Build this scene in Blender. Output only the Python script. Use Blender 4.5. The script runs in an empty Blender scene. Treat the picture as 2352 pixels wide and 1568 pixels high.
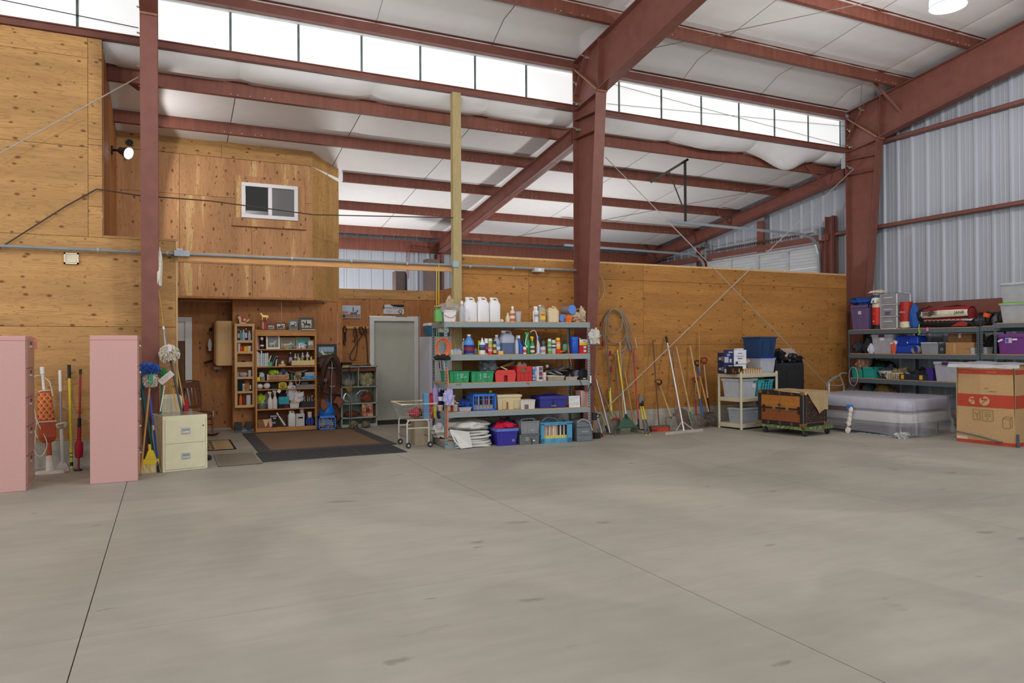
import bpy,bmesh,math,random
from mathutils import Vector as V,Matrix,noise
C=bpy.context.scene
COL=C.collection
R=math.radians
# ---------------- camera ----------------
FPX=1668.3
_y,_p,_r=R(25.3786),R(0.2964),R(-0.3486)
CAMO=V((0,0,1.6))
FW=V((math.sin(_y)*math.cos(_p),math.cos(_y)*math.cos(_p),math.sin(_p)))
_rt=V((math.cos(_y),-math.sin(_y),0));_up=_rt.cross(FW)
RT=_rt*math.cos(_r)+_up*math.sin(_r);UP=-_rt*math.sin(_r)+_up*math.cos(_r)
cd=bpy.data.cameras.new('camera');cam=bpy.data.objects.new('camera',cd);COL.objects.link(cam)
cd.sensor_width=36;cd.lens=FPX*36/2352;cd.clip_start=.05;cd.clip_end=200
M=Matrix((RT,UP,-FW)).transposed().to_4x4();M.translation=CAMO;cam.matrix_world=M
C.camera=cam
# ---------------- world, light, exposure ----------------
vs=C.view_settings;vs.view_transform='Standard';vs.look='None';vs.gamma=1;vs.use_curve_mapping=False
vs.exposure=0.24
C.cycles.use_denoising=True
C.cycles.max_bounces=8;C.cycles.diffuse_bounces=5;C.cycles.glossy_bounces=3;C.cycles.transmission_bounces=4
C.cycles.transparent_max_bounces=12;C.cycles.sample_clamp_indirect=6;C.cycles.caustics_reflective=False;C.cycles.caustics_refractive=False
w=bpy.data.worlds.new('sky');C.world=w;w.use_nodes=True
bg=w.node_tree.nodes['Background'];bg.inputs[0].default_value=(.93,.96,1,1);bg.inputs[1].default_value=1.15

def S(r,g=None,b=None):
    if g is None:r,g,b=r
    f=lambda c:(c/255/12.92 if c <= 10 else ((c/255+.055)/1.055)**2.4)
    return (f(r),f(g),f(b),1)
# ---------------- materials ----------------
MC={}
def mat(name,col,rough=.6,metal=0,alpha=1,var=.08,scale=8,bump=0,emis=0,trans=0,spec=.35,stretch=None,col2=None,thr=None):
    if name in MC:return MC[name]
    m=bpy.data.materials.new(name);m.use_nodes=True;MC[name]=m
    nt=m.node_tree;n=nt.nodes;L=nt.links;b=n['Principled BSDF']
    c=S(col);b.inputs['Roughness'].default_value=rough;b.inputs['Metallic'].default_value=metal
    b.inputs['Alpha'].default_value=alpha;b.inputs['Transmission Weight'].default_value=trans
    b.inputs['Specular IOR Level'].default_value=spec
    if emis:b.inputs['Emission Color'].default_value=c;b.inputs['Emission Strength'].default_value=emis
    tc=n.new('ShaderNodeTexCoord');mp=n.new('ShaderNodeMapping');L.new(tc.outputs['Object'],mp.inputs[0])
    if stretch:mp.inputs['Scale'].default_value=stretch
    nz=n.new('ShaderNodeTexNoise');nz.inputs['Scale'].default_value=scale;nz.inputs['Detail'].default_value=5;L.new(mp.outputs[0],nz.inputs[0])
    rp=n.new('ShaderNodeValToRGB');L.new(nz.outputs[0],rp.inputs[0])
    e=rp.color_ramp.elements;e[0].position,e[1].position=thr or (.32,.68)
    c2=S(col2) if col2 else tuple(min(1,x*(1+var)) for x in c[:3])+(1,)
    e[0].color=tuple(x*(1-var) for x in c[:3])+(1,) if not col2 else c;e[1].color=c2
    L.new(rp.outputs[0],b.inputs['Base Color'])
    if bump:
        bp=n.new('ShaderNodeBump');bp.inputs['Strength'].default_value=bump;bp.inputs['Distance'].default_value=.01
        L.new(nz.outputs[0],bp.inputs['Height']);L.new(bp.outputs[0],b.inputs['Normal'])
    return m
def K(r,g,b,rough=.5,**k):# plain coloured stuff, keyed by its colour
    return mat('paint_%d_%d_%d_%d' % (r,g,b,int(rough*100))+''.join('_%s%s' % (a,str(v)[:4]) for a,v in sorted(k.items())),(r,g,b),rough,**k)

def plywood(name,base,knot,vertical=False,light=None,kn=5.2):
    m=bpy.data.materials.new(name);m.use_nodes=True;nt=m.node_tree;n=nt.nodes;L=nt.links;b=n['Principled BSDF']
    b.inputs['Roughness'].default_value=.62;b.inputs['Specular IOR Level'].default_value=.25
    tc=n.new('ShaderNodeTexCoord');oi=n.new('ShaderNodeObjectInfo')
    ad=n.new('ShaderNodeVectorMath');ad.operation='MULTIPLY_ADD'
    cb=n.new('ShaderNodeCombineXYZ')
    for i in range(3):L.new(oi.outputs['Random'],cb.inputs[i])
    ad.inputs[1].default_value=(9,0,5);L.new(cb.outputs[0],ad.inputs[0]);L.new(tc.outputs['Object'],ad.inputs[2])
    g=n.new('ShaderNodeMapping');g.inputs['Scale'].default_value=(9,9,.9) if vertical else (.9,.9,9);L.new(ad.outputs[0],g.inputs[0])
    nz=n.new('ShaderNodeTexNoise');nz.inputs['Scale'].default_value=1.6;nz.inputs['Detail'].default_value=3;nz.inputs['Distortion'].default_value=1.3;L.new(g.outputs[0],nz.inputs[0])
    wv=n.new('ShaderNodeMath');wv.operation='MULTIPLY';wv.inputs[1].default_value=42;L.new(nz.outputs[0],wv.inputs[0])
    sn=n.new('ShaderNodeMath');sn.operation='SINE';L.new(wv.outputs[0],sn.inputs[0])
    r1=n.new('ShaderNodeMapRange');r1.inputs[1].default_value=.35;r1.inputs[2].default_value=1;r1.inputs[3].default_value=0;r1.inputs[4].default_value=.5;L.new(sn.outputs[0],r1.inputs[0])
    # broad veneer tone
    n2=n.new('ShaderNodeTexNoise');n2.inputs['Scale'].default_value=.55;n2.inputs['Detail'].default_value=3;L.new(g.outputs[0],n2.inputs[0])
    rp=n.new('ShaderNodeValToRGB');e=rp.color_ramp.elements;e[0].position,e[1].position=.35,.66
    bb=S(base);e[0].color=tuple(x*.86 for x in bb[:3])+(1,);e[1].color=tuple(min(1,x*1.14) for x in bb[:3])+(1,)
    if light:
        x=e.new(.63);x.color=tuple(min(1,y*1.1) for y in bb[:3])+(1,);e[-1].position=.655;e[-1].color=S(light)  # patches of light on the loft, painted into the veneer colour
    L.new(n2.outputs[0],rp.inputs[0])
    mx=n.new('ShaderNodeMix');mx.data_type='RGBA';L.new(r1.outputs[0],mx.inputs[0]);L.new(rp.outputs[0],mx.inputs[6]);mx.inputs[7].default_value=tuple(x*.52 for x in bb[:3])+(1,)
    # knots
    sx=n.new('ShaderNodeSeparateXYZ');L.new(ad.outputs[0],sx.inputs[0]);us=n.new('ShaderNodeMath');us.operation='ADD';L.new(sx.outputs[0],us.inputs[0]);L.new(sx.outputs[1],us.inputs[1]);cc_=n.new('ShaderNodeCombineXYZ');L.new(us.outputs[0],cc_.inputs[0]);L.new(sx.outputs[2],cc_.inputs[1])
    km=n.new('ShaderNodeMapping');km.inputs['Scale'].default_value=(1.3,.75,1) if vertical else (.75,1.3,1);L.new(cc_.outputs[0],km.inputs[0])
    vo=n.new('ShaderNodeTexVoronoi');vo.voronoi_dimensions='2D';vo.inputs['Scale'].default_value=kn;L.new(km.outputs[0],vo.inputs[0])
    sp=n.new('ShaderNodeSeparateColor');L.new(vo.outputs['Color'],sp.inputs[0])
    rad=n.new('ShaderNodeMapRange');rad.inputs[1].default_value=.22;rad.inputs[2].default_value=1;rad.inputs[3].default_value=.004;rad.inputs[4].default_value=.15;L.new(sp.outputs[0],rad.inputs[0])
    dv=n.new('ShaderNodeMath');dv.operation='DIVIDE';L.new(vo.outputs['Distance'],dv.inputs[0]);L.new(rad.outputs[0],dv.inputs[1])
    r2=n.new('ShaderNodeMapRange');r2.inputs[1].default_value=.45;r2.inputs[2].default_value=1.25;r2.inputs[3].default_value=.85;r2.inputs[4].default_value=0;L.new(dv.outputs[0],r2.inputs[0])
    m2=n.new('ShaderNodeMix');m2.data_type='RGBA';L.new(r2.outputs[0],m2.inputs[0]);L.new(mx.outputs[2],m2.inputs[6]);m2.inputs[7].default_value=S(knot)
    L.new(m2.outputs[2],b.inputs['Base Color'])
    bp=n.new('ShaderNodeBump');bp.inputs['Strength'].default_value=.12;bp.inputs['Distance'].default_value=.004;L.new(nz.outputs[0],bp.inputs['Height']);L.new(bp.outputs[0],b.inputs['Normal'])
    return m
PLY_H=plywood('plywood_horizontal',(190,146,92),(100,60,30))
PLY_R=plywood('plywood_warm',(172,120,62),(104,60,28),kn=5)
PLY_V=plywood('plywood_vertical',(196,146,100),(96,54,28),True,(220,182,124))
PLY_B=plywood('plywood_reddish',(178,122,74),(90,48,25),True)
PLY_D=plywood('plywood_knotty',(200,154,92),(90,50,24),True,kn=9)

def concrete():
    m=bpy.data.materials.new('concrete_floor');m.use_nodes=True;nt=m.node_tree;n=nt.nodes;L=nt.links;b=n['Principled BSDF']
    tc=n.new('ShaderNodeTexCoord')
    def NZ(sc,det,dist=0,mp=None):
        z=n.new('ShaderNodeTexNoise');z.inputs['Scale'].default_value=sc;z.inputs['Detail'].default_value=det;z.inputs['Distortion'].default_value=dist
        if mp:
            q=n.new('ShaderNodeMapping');q.inputs['Scale'].default_value=mp;q.inputs['Rotation'].default_value=(0,0,.5);L.new(tc.outputs['Object'],q.inputs[0]);L.new(q.outputs[0],z.inputs[0])
        else:L.new(tc.outputs['Object'],z.inputs[0])
        return z
    def RP(src,pts):
        r=n.new('ShaderNodeValToRGB');e=r.color_ramp.elements
        e[0].position,e[0].color=pts[0][0],pts[0][1];e[1].position,e[1].color=pts[-1][0],pts[-1][1]
        for p,c in pts[1:-1]:x=e.new(p);x.color=c
        L.new(src,r.inputs[0]);return r
    def MX(a,bcol,mode='MULTIPLY',fac=1):
        x=n.new('ShaderNodeMix');x.data_type='RGBA';x.blend_type=mode;x.inputs[0].default_value=fac;L.new(a,x.inputs[6]);L.new(bcol,x.inputs[7]);return x.outputs[2]
    G=lambda v:(v,v,v,1)
    big=RP(NZ(.55,6,.8,(1,.6,1)).outputs[0],[(.3,S(150,149,139)),(.5,S(160,158,148)),(.72,S(172,169,158))])
    pools=RP(NZ(.28,2,.3).outputs[0],[(.47,G(1)),(.485,G(.9)),(.56,G(.9)),(.60,G(1))])
    fine=RP(NZ(4,8,.5,(.5,2.2,1)).outputs[0],[(.35,G(.95)),(.65,G(1.03))])
    tint=RP(NZ(1.1,3).outputs[0],[(.4,(1.02,1,.98,1)),(.65,(1.02,.985,.965,1))])
    spots=RP(NZ(2.1,4,.2,(.45,1.2,1)).outputs[0],[(.255,G(.74)),(.30,G(1))])
    col=MX(big.outputs[0],pools.outputs[0]);col=MX(col,fine.outputs[0]);col=MX(col,tint.outputs[0]);col=MX(col,spots.outputs[0])
    L.new(col,b.inputs['Base Color'])
    rr=RP(NZ(1.3,5).outputs[0],[(.3,G(.5)),(.7,G(.66))]);L.new(rr.outputs[0],b.inputs['Roughness'])
    vo=n.new('ShaderNodeTexVoronoi');vo.voronoi_dimensions='2D';vo.inputs['Scale'].default_value=1.15;q=n.new('ShaderNodeMapping');q.inputs['Scale'].default_value=(.7,1.6,1);q.inputs['Rotation'].default_value=(0,0,-.3);L.new(tc.outputs['Object'],q.inputs[0])
    wz=NZ(6,3);wa=n.new('ShaderNodeVectorMath');wa.operation='MULTIPLY_ADD';wa.inputs[1].default_value=(.22,.22,0);L.new(wz.outputs['Color'],wa.inputs[0]);L.new(q.outputs[0],wa.inputs[2]);L.new(wa.outputs[0],vo.inputs[0])
    sc_=n.new('ShaderNodeSeparateColor');L.new(vo.outputs['Color'],sc_.inputs[0]);rd=n.new('ShaderNodeMapRange');rd.inputs[1].default_value=.55;rd.inputs[2].default_value=1;rd.inputs[3].default_value=.002;rd.inputs[4].default_value=.10;L.new(sc_.outputs[0],rd.inputs[0])
    dd=n.new('ShaderNodeMath');dd.operation='DIVIDE';L.new(vo.outputs['Distance'],dd.inputs[0]);L.new(rd.outputs[0],dd.inputs[1]);col=MX(col,RP(dd.outputs[0],[(.35,G(.68)),(1,G(1))]).outputs[0]);L.new(col,b.inputs['Base Color'])
    bp=n.new('ShaderNodeBump');bp.inputs['Strength'].default_value=.06;bp.inputs['Distance'].default_value=.01;L.new(NZ(14,6).outputs[0],bp.inputs['Height']);L.new(bp.outputs[0],b.inputs['Normal'])
    b.inputs['Specular IOR Level'].default_value=.3
    return m
CONC=concrete()
STEEL=mat('red_oxide_steel',(122,76,66),.5,var=.1,scale=6,stretch=(1,1,1),bump=.05)
STEEL_D=mat('red_oxide_purlin',(124,74,60),.55,var=.16,scale=14,stretch=(1,1,.15),bump=.05)
VINYL=mat('white_vinyl_insulation',(226,225,225),.5,var=.02,scale=5,bump=.15)
GALV=mat('galvanized_sheet',(172,178,188),.5,metal=.12,var=.04,scale=3,stretch=(2,2,.2))
CONW=mat('concrete_wall',(168,163,150),.85,var=.18,scale=9,bump=.4)
ZINC=mat('grey_painted_steel',(128,140,142),.45,metal=.15,var=.1,scale=12,bump=.04)
SLATE=mat('slate_painted_steel',(92,104,110),.45,metal=.1,var=.08,scale=12)
BOARD=mat('particle_board',(188,146,98),.8,var=.15,scale=60)
DARK=K(28,27,28,.7)
BLACK=K(22,22,24,.5)
WHITE=K(226,226,226,.5,var=.03)
CHROME=K(200,202,205,.25,metal=.8)
WOODL=mat('pale_wood',(205,170,118),.6,var=.12,scale=5,stretch=(8,8,.8),bump=.05)
WOODM=mat('oak_wood',(184,128,66),.5,var=.16,scale=5,stretch=(1,8,8),bump=.05)
WOODD=mat('dark_wood',(100,62,38),.5,var=.2,scale=7,stretch=(8,8,1),bump=.05)
HANDLE=mat('worn_handle_wood',(186,152,108),.65,var=.14,scale=9,stretch=(6,6,.7))
HANDLE_D=mat('aged_handle_wood',(142,112,82),.7,var=.18,scale=9,stretch=(6,6,.7))
CARDB=mat('cardboard',(186,150,104),.85,var=.06,scale=30)
CLEAR=mat('cloudy_clear_plastic',(205,210,218),.3,alpha=.55,var=.02)
FILM=mat('plastic_film',(215,217,228),.28,alpha=.27,var=.04,bump=.4,scale=18)
GLASSY=mat('clear_glass',(220,228,230),.08,alpha=.28,var=.01)

# ---------------- mesh building ----------------
class MB:
    def __init__(s):s.v=[];s.f=[];s.mi=[];s.m=0;s.T=None
    def add(s,vs,fs):
        o=len(s.v)
        s.v += [(s.T @ V(p)) if s.T else V(p) for p in vs]
        s.f += [tuple(i+o for i in f) for f in fs];s.mi += [s.m]*len(fs);return s
    def hexa(s,p):return s.add(p,[(0,3,2,1),(4,5,6,7),(0,1,5,4),(1,2,6,5),(2,3,7,6),(3,0,4,7)])
    def box(s,x0,x1,y0,y1,z0,z1):return s.hexa([(x0,y0,z0),(x1,y0,z0),(x1,y1,z0),(x0,y1,z0),(x0,y0,z1),(x1,y0,z1),(x1,y1,z1),(x0,y1,z1)])
    def tbox(s,w,d,h,w2,d2,z=0,x=0,y=0):
        a,b,c,e=w/2,d/2,w2/2,d2/2
        return s.hexa([(x-a,y-b,z),(x+a,y-b,z),(x+a,y+b,z),(x-a,y+b,z),(x-c,y-e,z+h),(x+c,y-e,z+h),(x+c,y+e,z+h),(x-c,y+e,z+h)])
    def bar(s,a,b,wd,dp,up=(0,0,1)):# rectangular bar from a to b
        a,b=V(a),V(b);t=(b-a).normalized();u=V(up)
        if abs(t.dot(u))>.98:u=V((1,0,0))
        x=t.cross(u).normalized()*wd/2;y=t.cross(x).normalized()*dp/2
        return s.hexa([a-x-y,a+x-y,a+x+y,a-x+y,b-x-y,b+x-y,b+x+y,b-x+y])
    def ibeam(s,a,b,fl,ha,hb,t=.012,up=(0,0,1),wd=(1,0,0)):# top edge a->b, depth ha/hb along -up, flange width along wd
        a,b,u,x=V(a),V(b),V(up),V(wd);h=x*fl/2;k=x*t/2
        def q(p0,p1,d0,d1,hh):s.hexa([p0-hh,p0+hh,p1+hh,p1-hh,p0-hh-u*d0,p0+hh-u*d0,p1+hh-u*d1,p1-hh-u*d1])
        q(a,b,t,t,h);q(a-u*(ha-t),b-u*(hb-t),t,t,h);q(a,b,ha,hb,k);return s
    def tube(s,pts,r,n=8,closed=False,caps=True,flat=1):
        pts=[V(p) for p in pts]
        if not closed and 4 <= len(pts)<= 14 and not isinstance(r,(list,tuple)) and n >= 5:
            a_=[pts[0]*2-pts[1]]+pts+[pts[-1]*2-pts[-2]];o_=[]
            for i in range(1,len(a_)-2):
                p0,p1,p2,p3=a_[i-1:i+3]
                for k in range(4):t=k/4;o_.append(((p1*2)+(p2-p0)*t+(p0*2-p1*5+p2*4-p3)*t*t+(p1*3-p0-p2*3+p3)*t**3)*.5)
            pts=o_+[pts[-1]]
        N=len(pts);rs=r if isinstance(r,(list,tuple)) else [r]*N
        prev=None;rings=[]
        for i,p in enumerate(pts):
            if closed:t=pts[(i+1)% N]-pts[i-1]
            else:t=pts[min(i+1,N-1)]-pts[max(i-1,0)]
            t.normalize()
            if prev is None:
                u=V((0,0,1)) if abs(t.z)<.9 else V((1,0,0));x=t.cross(u).normalized()
            else:
                x=prev-t*prev.dot(t)
                x=x.normalized() if x.length>1e-6 else t.orthogonal().normalized()
            prev=x;y=t.cross(x)
            rings.append([p+x*math.cos(k*2*math.pi/n)*rs[i]+y*math.sin(k*2*math.pi/n)*rs[i]*flat for k in range(n)])
        vs_=[q for rg in rings for q in rg];fs=[]
        for i in range(N if closed else N-1):
            for k in range(n):
                a,b_=i*n,((i+1)% N)*n;fs.append((a+k,a+(k+1)% n,b_+(k+1)% n,b_+k))
        if caps and not closed:fs += [tuple(range(n))[::-1],tuple((N-1)*n+k for k in range(n))]
        return s.add(vs_,fs)
    def lathe(s,prof,n=16,c=(0,0,0),sx=1,sy=1,e=1,caps=True):
        vs_=[];fs=[]
        for r,z in prof:
            for k in range(n):
                t=2*math.pi*k/n;cx,cy=math.cos(t),math.sin(t)
                if e != 1:cx=math.copysign(abs(cx)**e,cx);cy=math.copysign(abs(cy)**e,cy)
                vs_.append((c[0]+r*cx*sx,c[1]+r*cy*sy,c[2]+z))
        for i in range(len(prof)-1):
            for k in range(n):fs.append((i*n+k,i*n+(k+1)% n,(i+1)*n+(k+1)% n,(i+1)*n+k))
        if caps:fs += [tuple(range(n))[::-1],tuple((len(prof)-1)*n+k for k in range(n))]
        return s.add(vs_,fs)
    def grid(s,fn,nu,nv):
        vs_=[fn(i/nu,j/nv) for j in range(nv+1) for i in range(nu+1)]
        return s.add(vs_,[(j*(nu+1)+i,j*(nu+1)+i+1,(j+1)*(nu+1)+i+1,(j+1)*(nu+1)+i) for j in range(nv) for i in range(nu)])
    def prism(s,poly,fn0,fn1):# poly 2d -> two 3d copies
        n=len(poly);a=[fn0(*p) for p in poly];b=[fn1(*p) for p in poly]
        return s.add(a+b,[tuple(range(n))[::-1],tuple(range(n,2*n))]+[(i,(i+1)% n,n+(i+1)% n,n+i) for i in range(n)])
    def blob(s,w,d,h,seed=0,amp=.25,nu=20,nv=10,sc=2.2,z=0):
        def f(u,v):
            t=u*2*math.pi;ph=v*math.pi;p=V((math.cos(t)*math.sin(ph),math.sin(t)*math.sin(ph),-math.cos(ph)))
            k=1+amp*noise.noise(p*sc+V((seed*3.1,seed,0)))*1.6+amp*.4*noise.noise(p*sc*3+V((0,seed*2.3,0)))
            q=p*k;zz=max(-.75,q.z)
            return (q.x*w/2,q.y*d/2,z+(zz+.75)/1.75*h)
        return s.grid(f,nu,nv)
    def build(s,name,mt,parent=None,smooth=False,loc=None,rz=0,bevel=0,weld=False):
        me=bpy.data.meshes.new(name);me.from_pydata([tuple(p) for p in s.v],[],s.f)
        for m in (mt if isinstance(mt,(list,tuple)) else [mt]):me.materials.append(m)
        if any(s.mi):me.polygons.foreach_set('material_index',s.mi)
        if weld:
            bm=bmesh.new();bm.from_mesh(me);bmesh.ops.remove_doubles(bm,verts=bm.verts,dist=1e-5);bmesh.ops.recalc_face_normals(bm,faces=bm.faces);bm.to_mesh(me);bm.free()
        if smooth:me.polygons.foreach_set('use_smooth',[True]*len(me.polygons));me.set_sharp_from_angle(angle=R(40))
        me.update()
        o=bpy.data.objects.new(name,me);COL.objects.link(o)
        if parent:o.parent=parent
        if loc is not None:o.location=loc
        o.rotation_euler=(0,0,rz)
        if bevel:
            b=o.modifiers.new('bevel','BEVEL');b.width=bevel;b.segments=2;b.limit_method='ANGLE'
        return o
def tag(o,label=None,cat=None,group=None,kind=None):
    if label:o['label']=label
    if cat:o['category']=cat
    if group:o['group']=group
    if kind:o['kind']=kind
    return o
def thing(name,label,cat,loc=(0,0,0),rz=0,group=None):
    o=bpy.data.objects.new(name,None);COL.objects.link(o);o.empty_display_size=.1
    o.location=loc;o.rotation_euler=(0,0,rz);return tag(o,label,cat,group)
def struct(name,loc=(0,0,0),label=None):
    o=bpy.data.objects.new(name,None);COL.objects.link(o);o.location=loc;o.empty_display_size=.1
    o['kind']='structure'
    if label:o['label']=label
    return o
def text(body,size,parent,m,loc,rot=(R(90),0,0),align='CENTER',name='lettering',sx=1,bold=0):
    c=bpy.data.curves.new(name,'FONT');c.body=body;c.size=size;c.align_x=align;c.align_y='CENTER';c.extrude=.0004;c.offset=bold
    tmp_=bpy.data.objects.new(name,c);me=bpy.data.meshes.new_from_object(tmp_);bpy.data.objects.remove(tmp_);bpy.data.curves.remove(c);me.materials.clear();me.materials.append(m);o=bpy.data.objects.new(name,me);COL.objects.link(o);o.parent=parent;o.location=loc;o.rotation_euler=rot;o.scale=(sx,1,1);return o
def ray(px,py):return FW+RT*((px-1176)/FPX)-UP*((py-784)/FPX)
def at(px,py,X=None,Y=None,Z=None):# the world point on a real plane seen at a pixel of the photograph
    d=ray(px,py);i,v=(0,X) if X is not None else (1,Y) if Y is not None else (2,Z)
    return CAMO+d*((v-CAMO[i])/d[i])
class Frame:
    def __init__(s,x,y,deg=0):s.o=V((x,y,0));a=R(deg);s.a=a;s.ex=V((math.cos(a),math.sin(a),0));s.ey=V((-math.sin(a),math.cos(a),0))
    def hit(s,px,py,ly):
        d=ray(px,py);p0=s.o+s.ey*ly;return CAMO+d*((p0-CAMO).dot(s.ey)/d.dot(s.ey))
    def loc(s,lx,ly,z):return s.o+s.ex*lx+s.ey*ly+V((0,0,z))
    def lx(s,p):return (p-s.o).dot(s.ex)
class It:pass
def it(fr,z,x0,x1,yt,ly=.06,d=None,dk=1):
    q=It();a=fr.hit(x0,yt,ly);b=fr.hit(x1,yt,ly);m=fr.hit((x0+x1)/2,yt,ly)
    q.w=fr.lx(b)-fr.lx(a);q.h=m.z-z;q.d=d if d else q.w*dk;q.rz=fr.a
    q.loc=fr.loc((fr.lx(a)+fr.lx(b))/2,ly+q.d/2,z);return q
# =============== the building ===============
LZ=lambda Y:5.56-.15*(Y-11.5)      # top of the lean-to rafters
MZ=lambda Y:6.9+.148*(10.2-Y)      # top of the main rafters
YW=11.4
# floor: slabs between sawn joints
fl=struct('floor',label='broad stained grey concrete floor with sawn joints')
MB().box(-9,14.1,-14,19.2,-.06,-.012).build('joint_bed',K(70,66,58,.9),fl)
xs=[-9,-3.93,-.44,3.05,6.54,10.03,14.1];ys=[-14,-7.5,-2.2,4.66,10.35,19.2]
for i in range(6):
    for j in range(5):
        g=.006;gy=.0012
        MB().box(xs[i]+g*.55,xs[i+1]-g*.55,ys[j]+gy,ys[j+1]-gy,-.03,0).build('floor_slab',CONC,fl)
rr_=random.Random(5)
def panels(par,axis,c,u0,u1,z0,z1,pw,ph,m,t=.016,off=0,zt=None,name='plywood_panel',zoff=0,jit=.002):
    """plywood sheets on the plane axis=c; the sheet front faces the camera hall"""
    zs=[z0];z=z0+zoff if zoff else z0+ph
    while z<z1-.02:zs.append(z);z += ph
    zs.append(z1);us=[u0];u=u0+(off or pw)
    while u<u1-.02:us.append(u);u += pw
    us.append(u1)
    for a,b in zip(us,us[1:]):
        for p,q in zip(zs,zs[1:]):
            d=c-rr_.uniform(0,jit);k=.0025
            mb=MB()
            top=(lambda U:q if zt is None or q<z1 else zt(U))
            if axis== 'Y':P8=[(a+k,d,p+k),(b-k,d,p+k),(b-k,d+t,p+k),(a+k,d+t,p+k),(a+k,d,top(a)-k),(b-k,d,top(b)-k),(b-k,d+t,top(b)-k),(a+k,d+t,top(a)-k)]
            else:P8=[(d,a+k,p+k),(d+t,a+k,p+k),(d+t,b-k,p+k),(d,b-k,p+k),(d,a+k,top(a)-k),(d+t,a+k,top(a)-k),(d+t,b-k,top(b)-k),(d,b-k,top(b)-k)]
            o=mb.hexa(P8).build(name,m,par)
BACK=K(84,58,36,.8)
# main dividing wall, right of the timber post
wb=struct('wall_back')
MB().box(4.44,13.66,YW+.02,YW+.1,.37,3.09).build('wall_core',BACK,wb)
MB().box(4.30,13.9,YW-.02,YW+.16,0,.37).build('concrete_stem',CONW,wb)
panels(wb,'Y',YW,4.44,13.66,.37,3.10,2.44,1.22,PLY_R,off=1.30)
MB().box(4.44,13.66,YW-.004,YW+.12,3.10,3.135).build('top_plate',WOODL,wb)
# left wall: tall part and low part
wl=struct('wall_left')
MB().box(-9,-.82,YW+.02,YW+.1,.36,5.82).build('wall_core',BACK,wl)
MB().box(-.82,.09,YW+.02,YW+.1,.36,3.06).build('wall_core',BACK,wl)
MB().box(-9,.11,YW-.03,YW+.16,0,.36).build('concrete_stem',CONW,wl)
for z0,z1 in ((.36,1.89),(1.89,3.11)):panels(wl,'Y',YW,-9,.11,z0,z1,2.44,1.53,PLY_H,off=1.5)
panels(wl,'Y',YW,-9,-.97,3.11,5.83,2.44,1.22,PLY_H,off=.71)
panels(wl,'Y',YW,-.97,-.8,3.11,4.45,.5,.42,PLY_H);panels(wl,'Y',YW,-.97,-.8,4.45,5.83,.5,2,PLY_H)
MB().box(-.8,.125,YW-.01,YW+.62,3.11,3.14).build('ledge_board',PLY_H,wl)
MB().box(.11,.135,YW-.008,YW+.14,0.0,3.11).build('end_trim',WOODL,wl)
panels(wl,'X',.105,YW+.14,15.1,0,2.48,2.44,2.48,PLY_B)
# loft box
lf=struct('wall_loft')
ZS=2.49
MB().box(-.75,2.5,14.235,14.3,ZS+.02,5.3).build('wall_core',BACK,lf)
panels(lf,'X',-.8,YW+.017,14.22,3.14,5.76,2.83,2.7,PLY_B,zt=lambda y:LZ(y)+.14)
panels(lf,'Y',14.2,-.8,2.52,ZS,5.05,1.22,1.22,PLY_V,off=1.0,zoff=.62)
panels(lf,'Y',14.19,-.8,2.52,5.05,5.345,1.7,.5,PLY_H)
a,b=V((2.52,14.2,0)),V((3.19,15.0,0));e=(b-a).normalized();n_=V((e.y,-e.x,0))
for z0,z1,z2 in ((ZS,3.7,3.7),(3.7,5.05,4.98),(5.055,5.345,5.228)):
    p=[a+n_*0,b,b-n_*.016,a-n_*.016]
    MB().hexa([q+V((0,0,z0+.002)) for q in p]+[p[0]+V((0,0,z1-.002)),p[1]+V((0,0,z2-.002)),p[2]+V((0,0,z2-.002)),p[3]+V((0,0,z1-.002))]).build('plywood_panel',PLY_D,lf)
MB().prism([(.11,14.2),(2.52,14.2),(3.19,15.0),(3.19,15.15),(.11,15.15)],lambda x,y:(x,y,ZS-.005),lambda x,y:(x,y,ZS+.012)).build('soffit_panel',PLY_B,lf)
MB().box(.11,2.52,14.185,14.2,ZS-.01,ZS+.03).build('soffit_edge',PLY_B,lf)
# recess wall, bookcase wall, door wall
wr=struct('wall_recess')
panels(wr,'Y',15.15,.0,1.14,.03,ZS-.005,1.22,2.44,PLY_B)
panels(wr,'X',1.11,14.66,15.15,.02,ZS-.005,.6,2.5,PLY_B)
wk=struct('wall_bookcase')
panels(wk,'Y',14.65,1.12,3.17,.03,ZS-.005,1.08,2.5,PLY_B,off=.88)
panels(wk,'X',3.165,14.66,15.0,.02,2.48,.6,2.5,PLY_B)
wd_=struct('wall_door')
DX0,DX1,DZ=3.90,4.86,2.17
panels(wd_,'Y',15.0,3.17,DX0-.08,.02,2.58,1.22,2.6,PLY_B)
panels(wd_,'Y',15.0,DX0-.08,DX1+.06,DZ+.06,2.58,1.22,2.6,PLY_B)
panels(wd_,'Y',15.0,DX1+.06,5.28,.02,2.58,1.22,2.6,PLY_B)
panels(wd_,'Y',14.99,3.17,5.28,2.58,2.79,1.9,.5,PLY_H,off=.32)
MB().box(3.17,5.3,15.02,15.12,2.3,2.77).build('wall_core',BACK,wd_)
wp=struct('wall_partition')
panels(wp,'X',5.28,YW+.12,15.0,.02,2.79,1.22,2.8,PLY_B)
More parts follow.
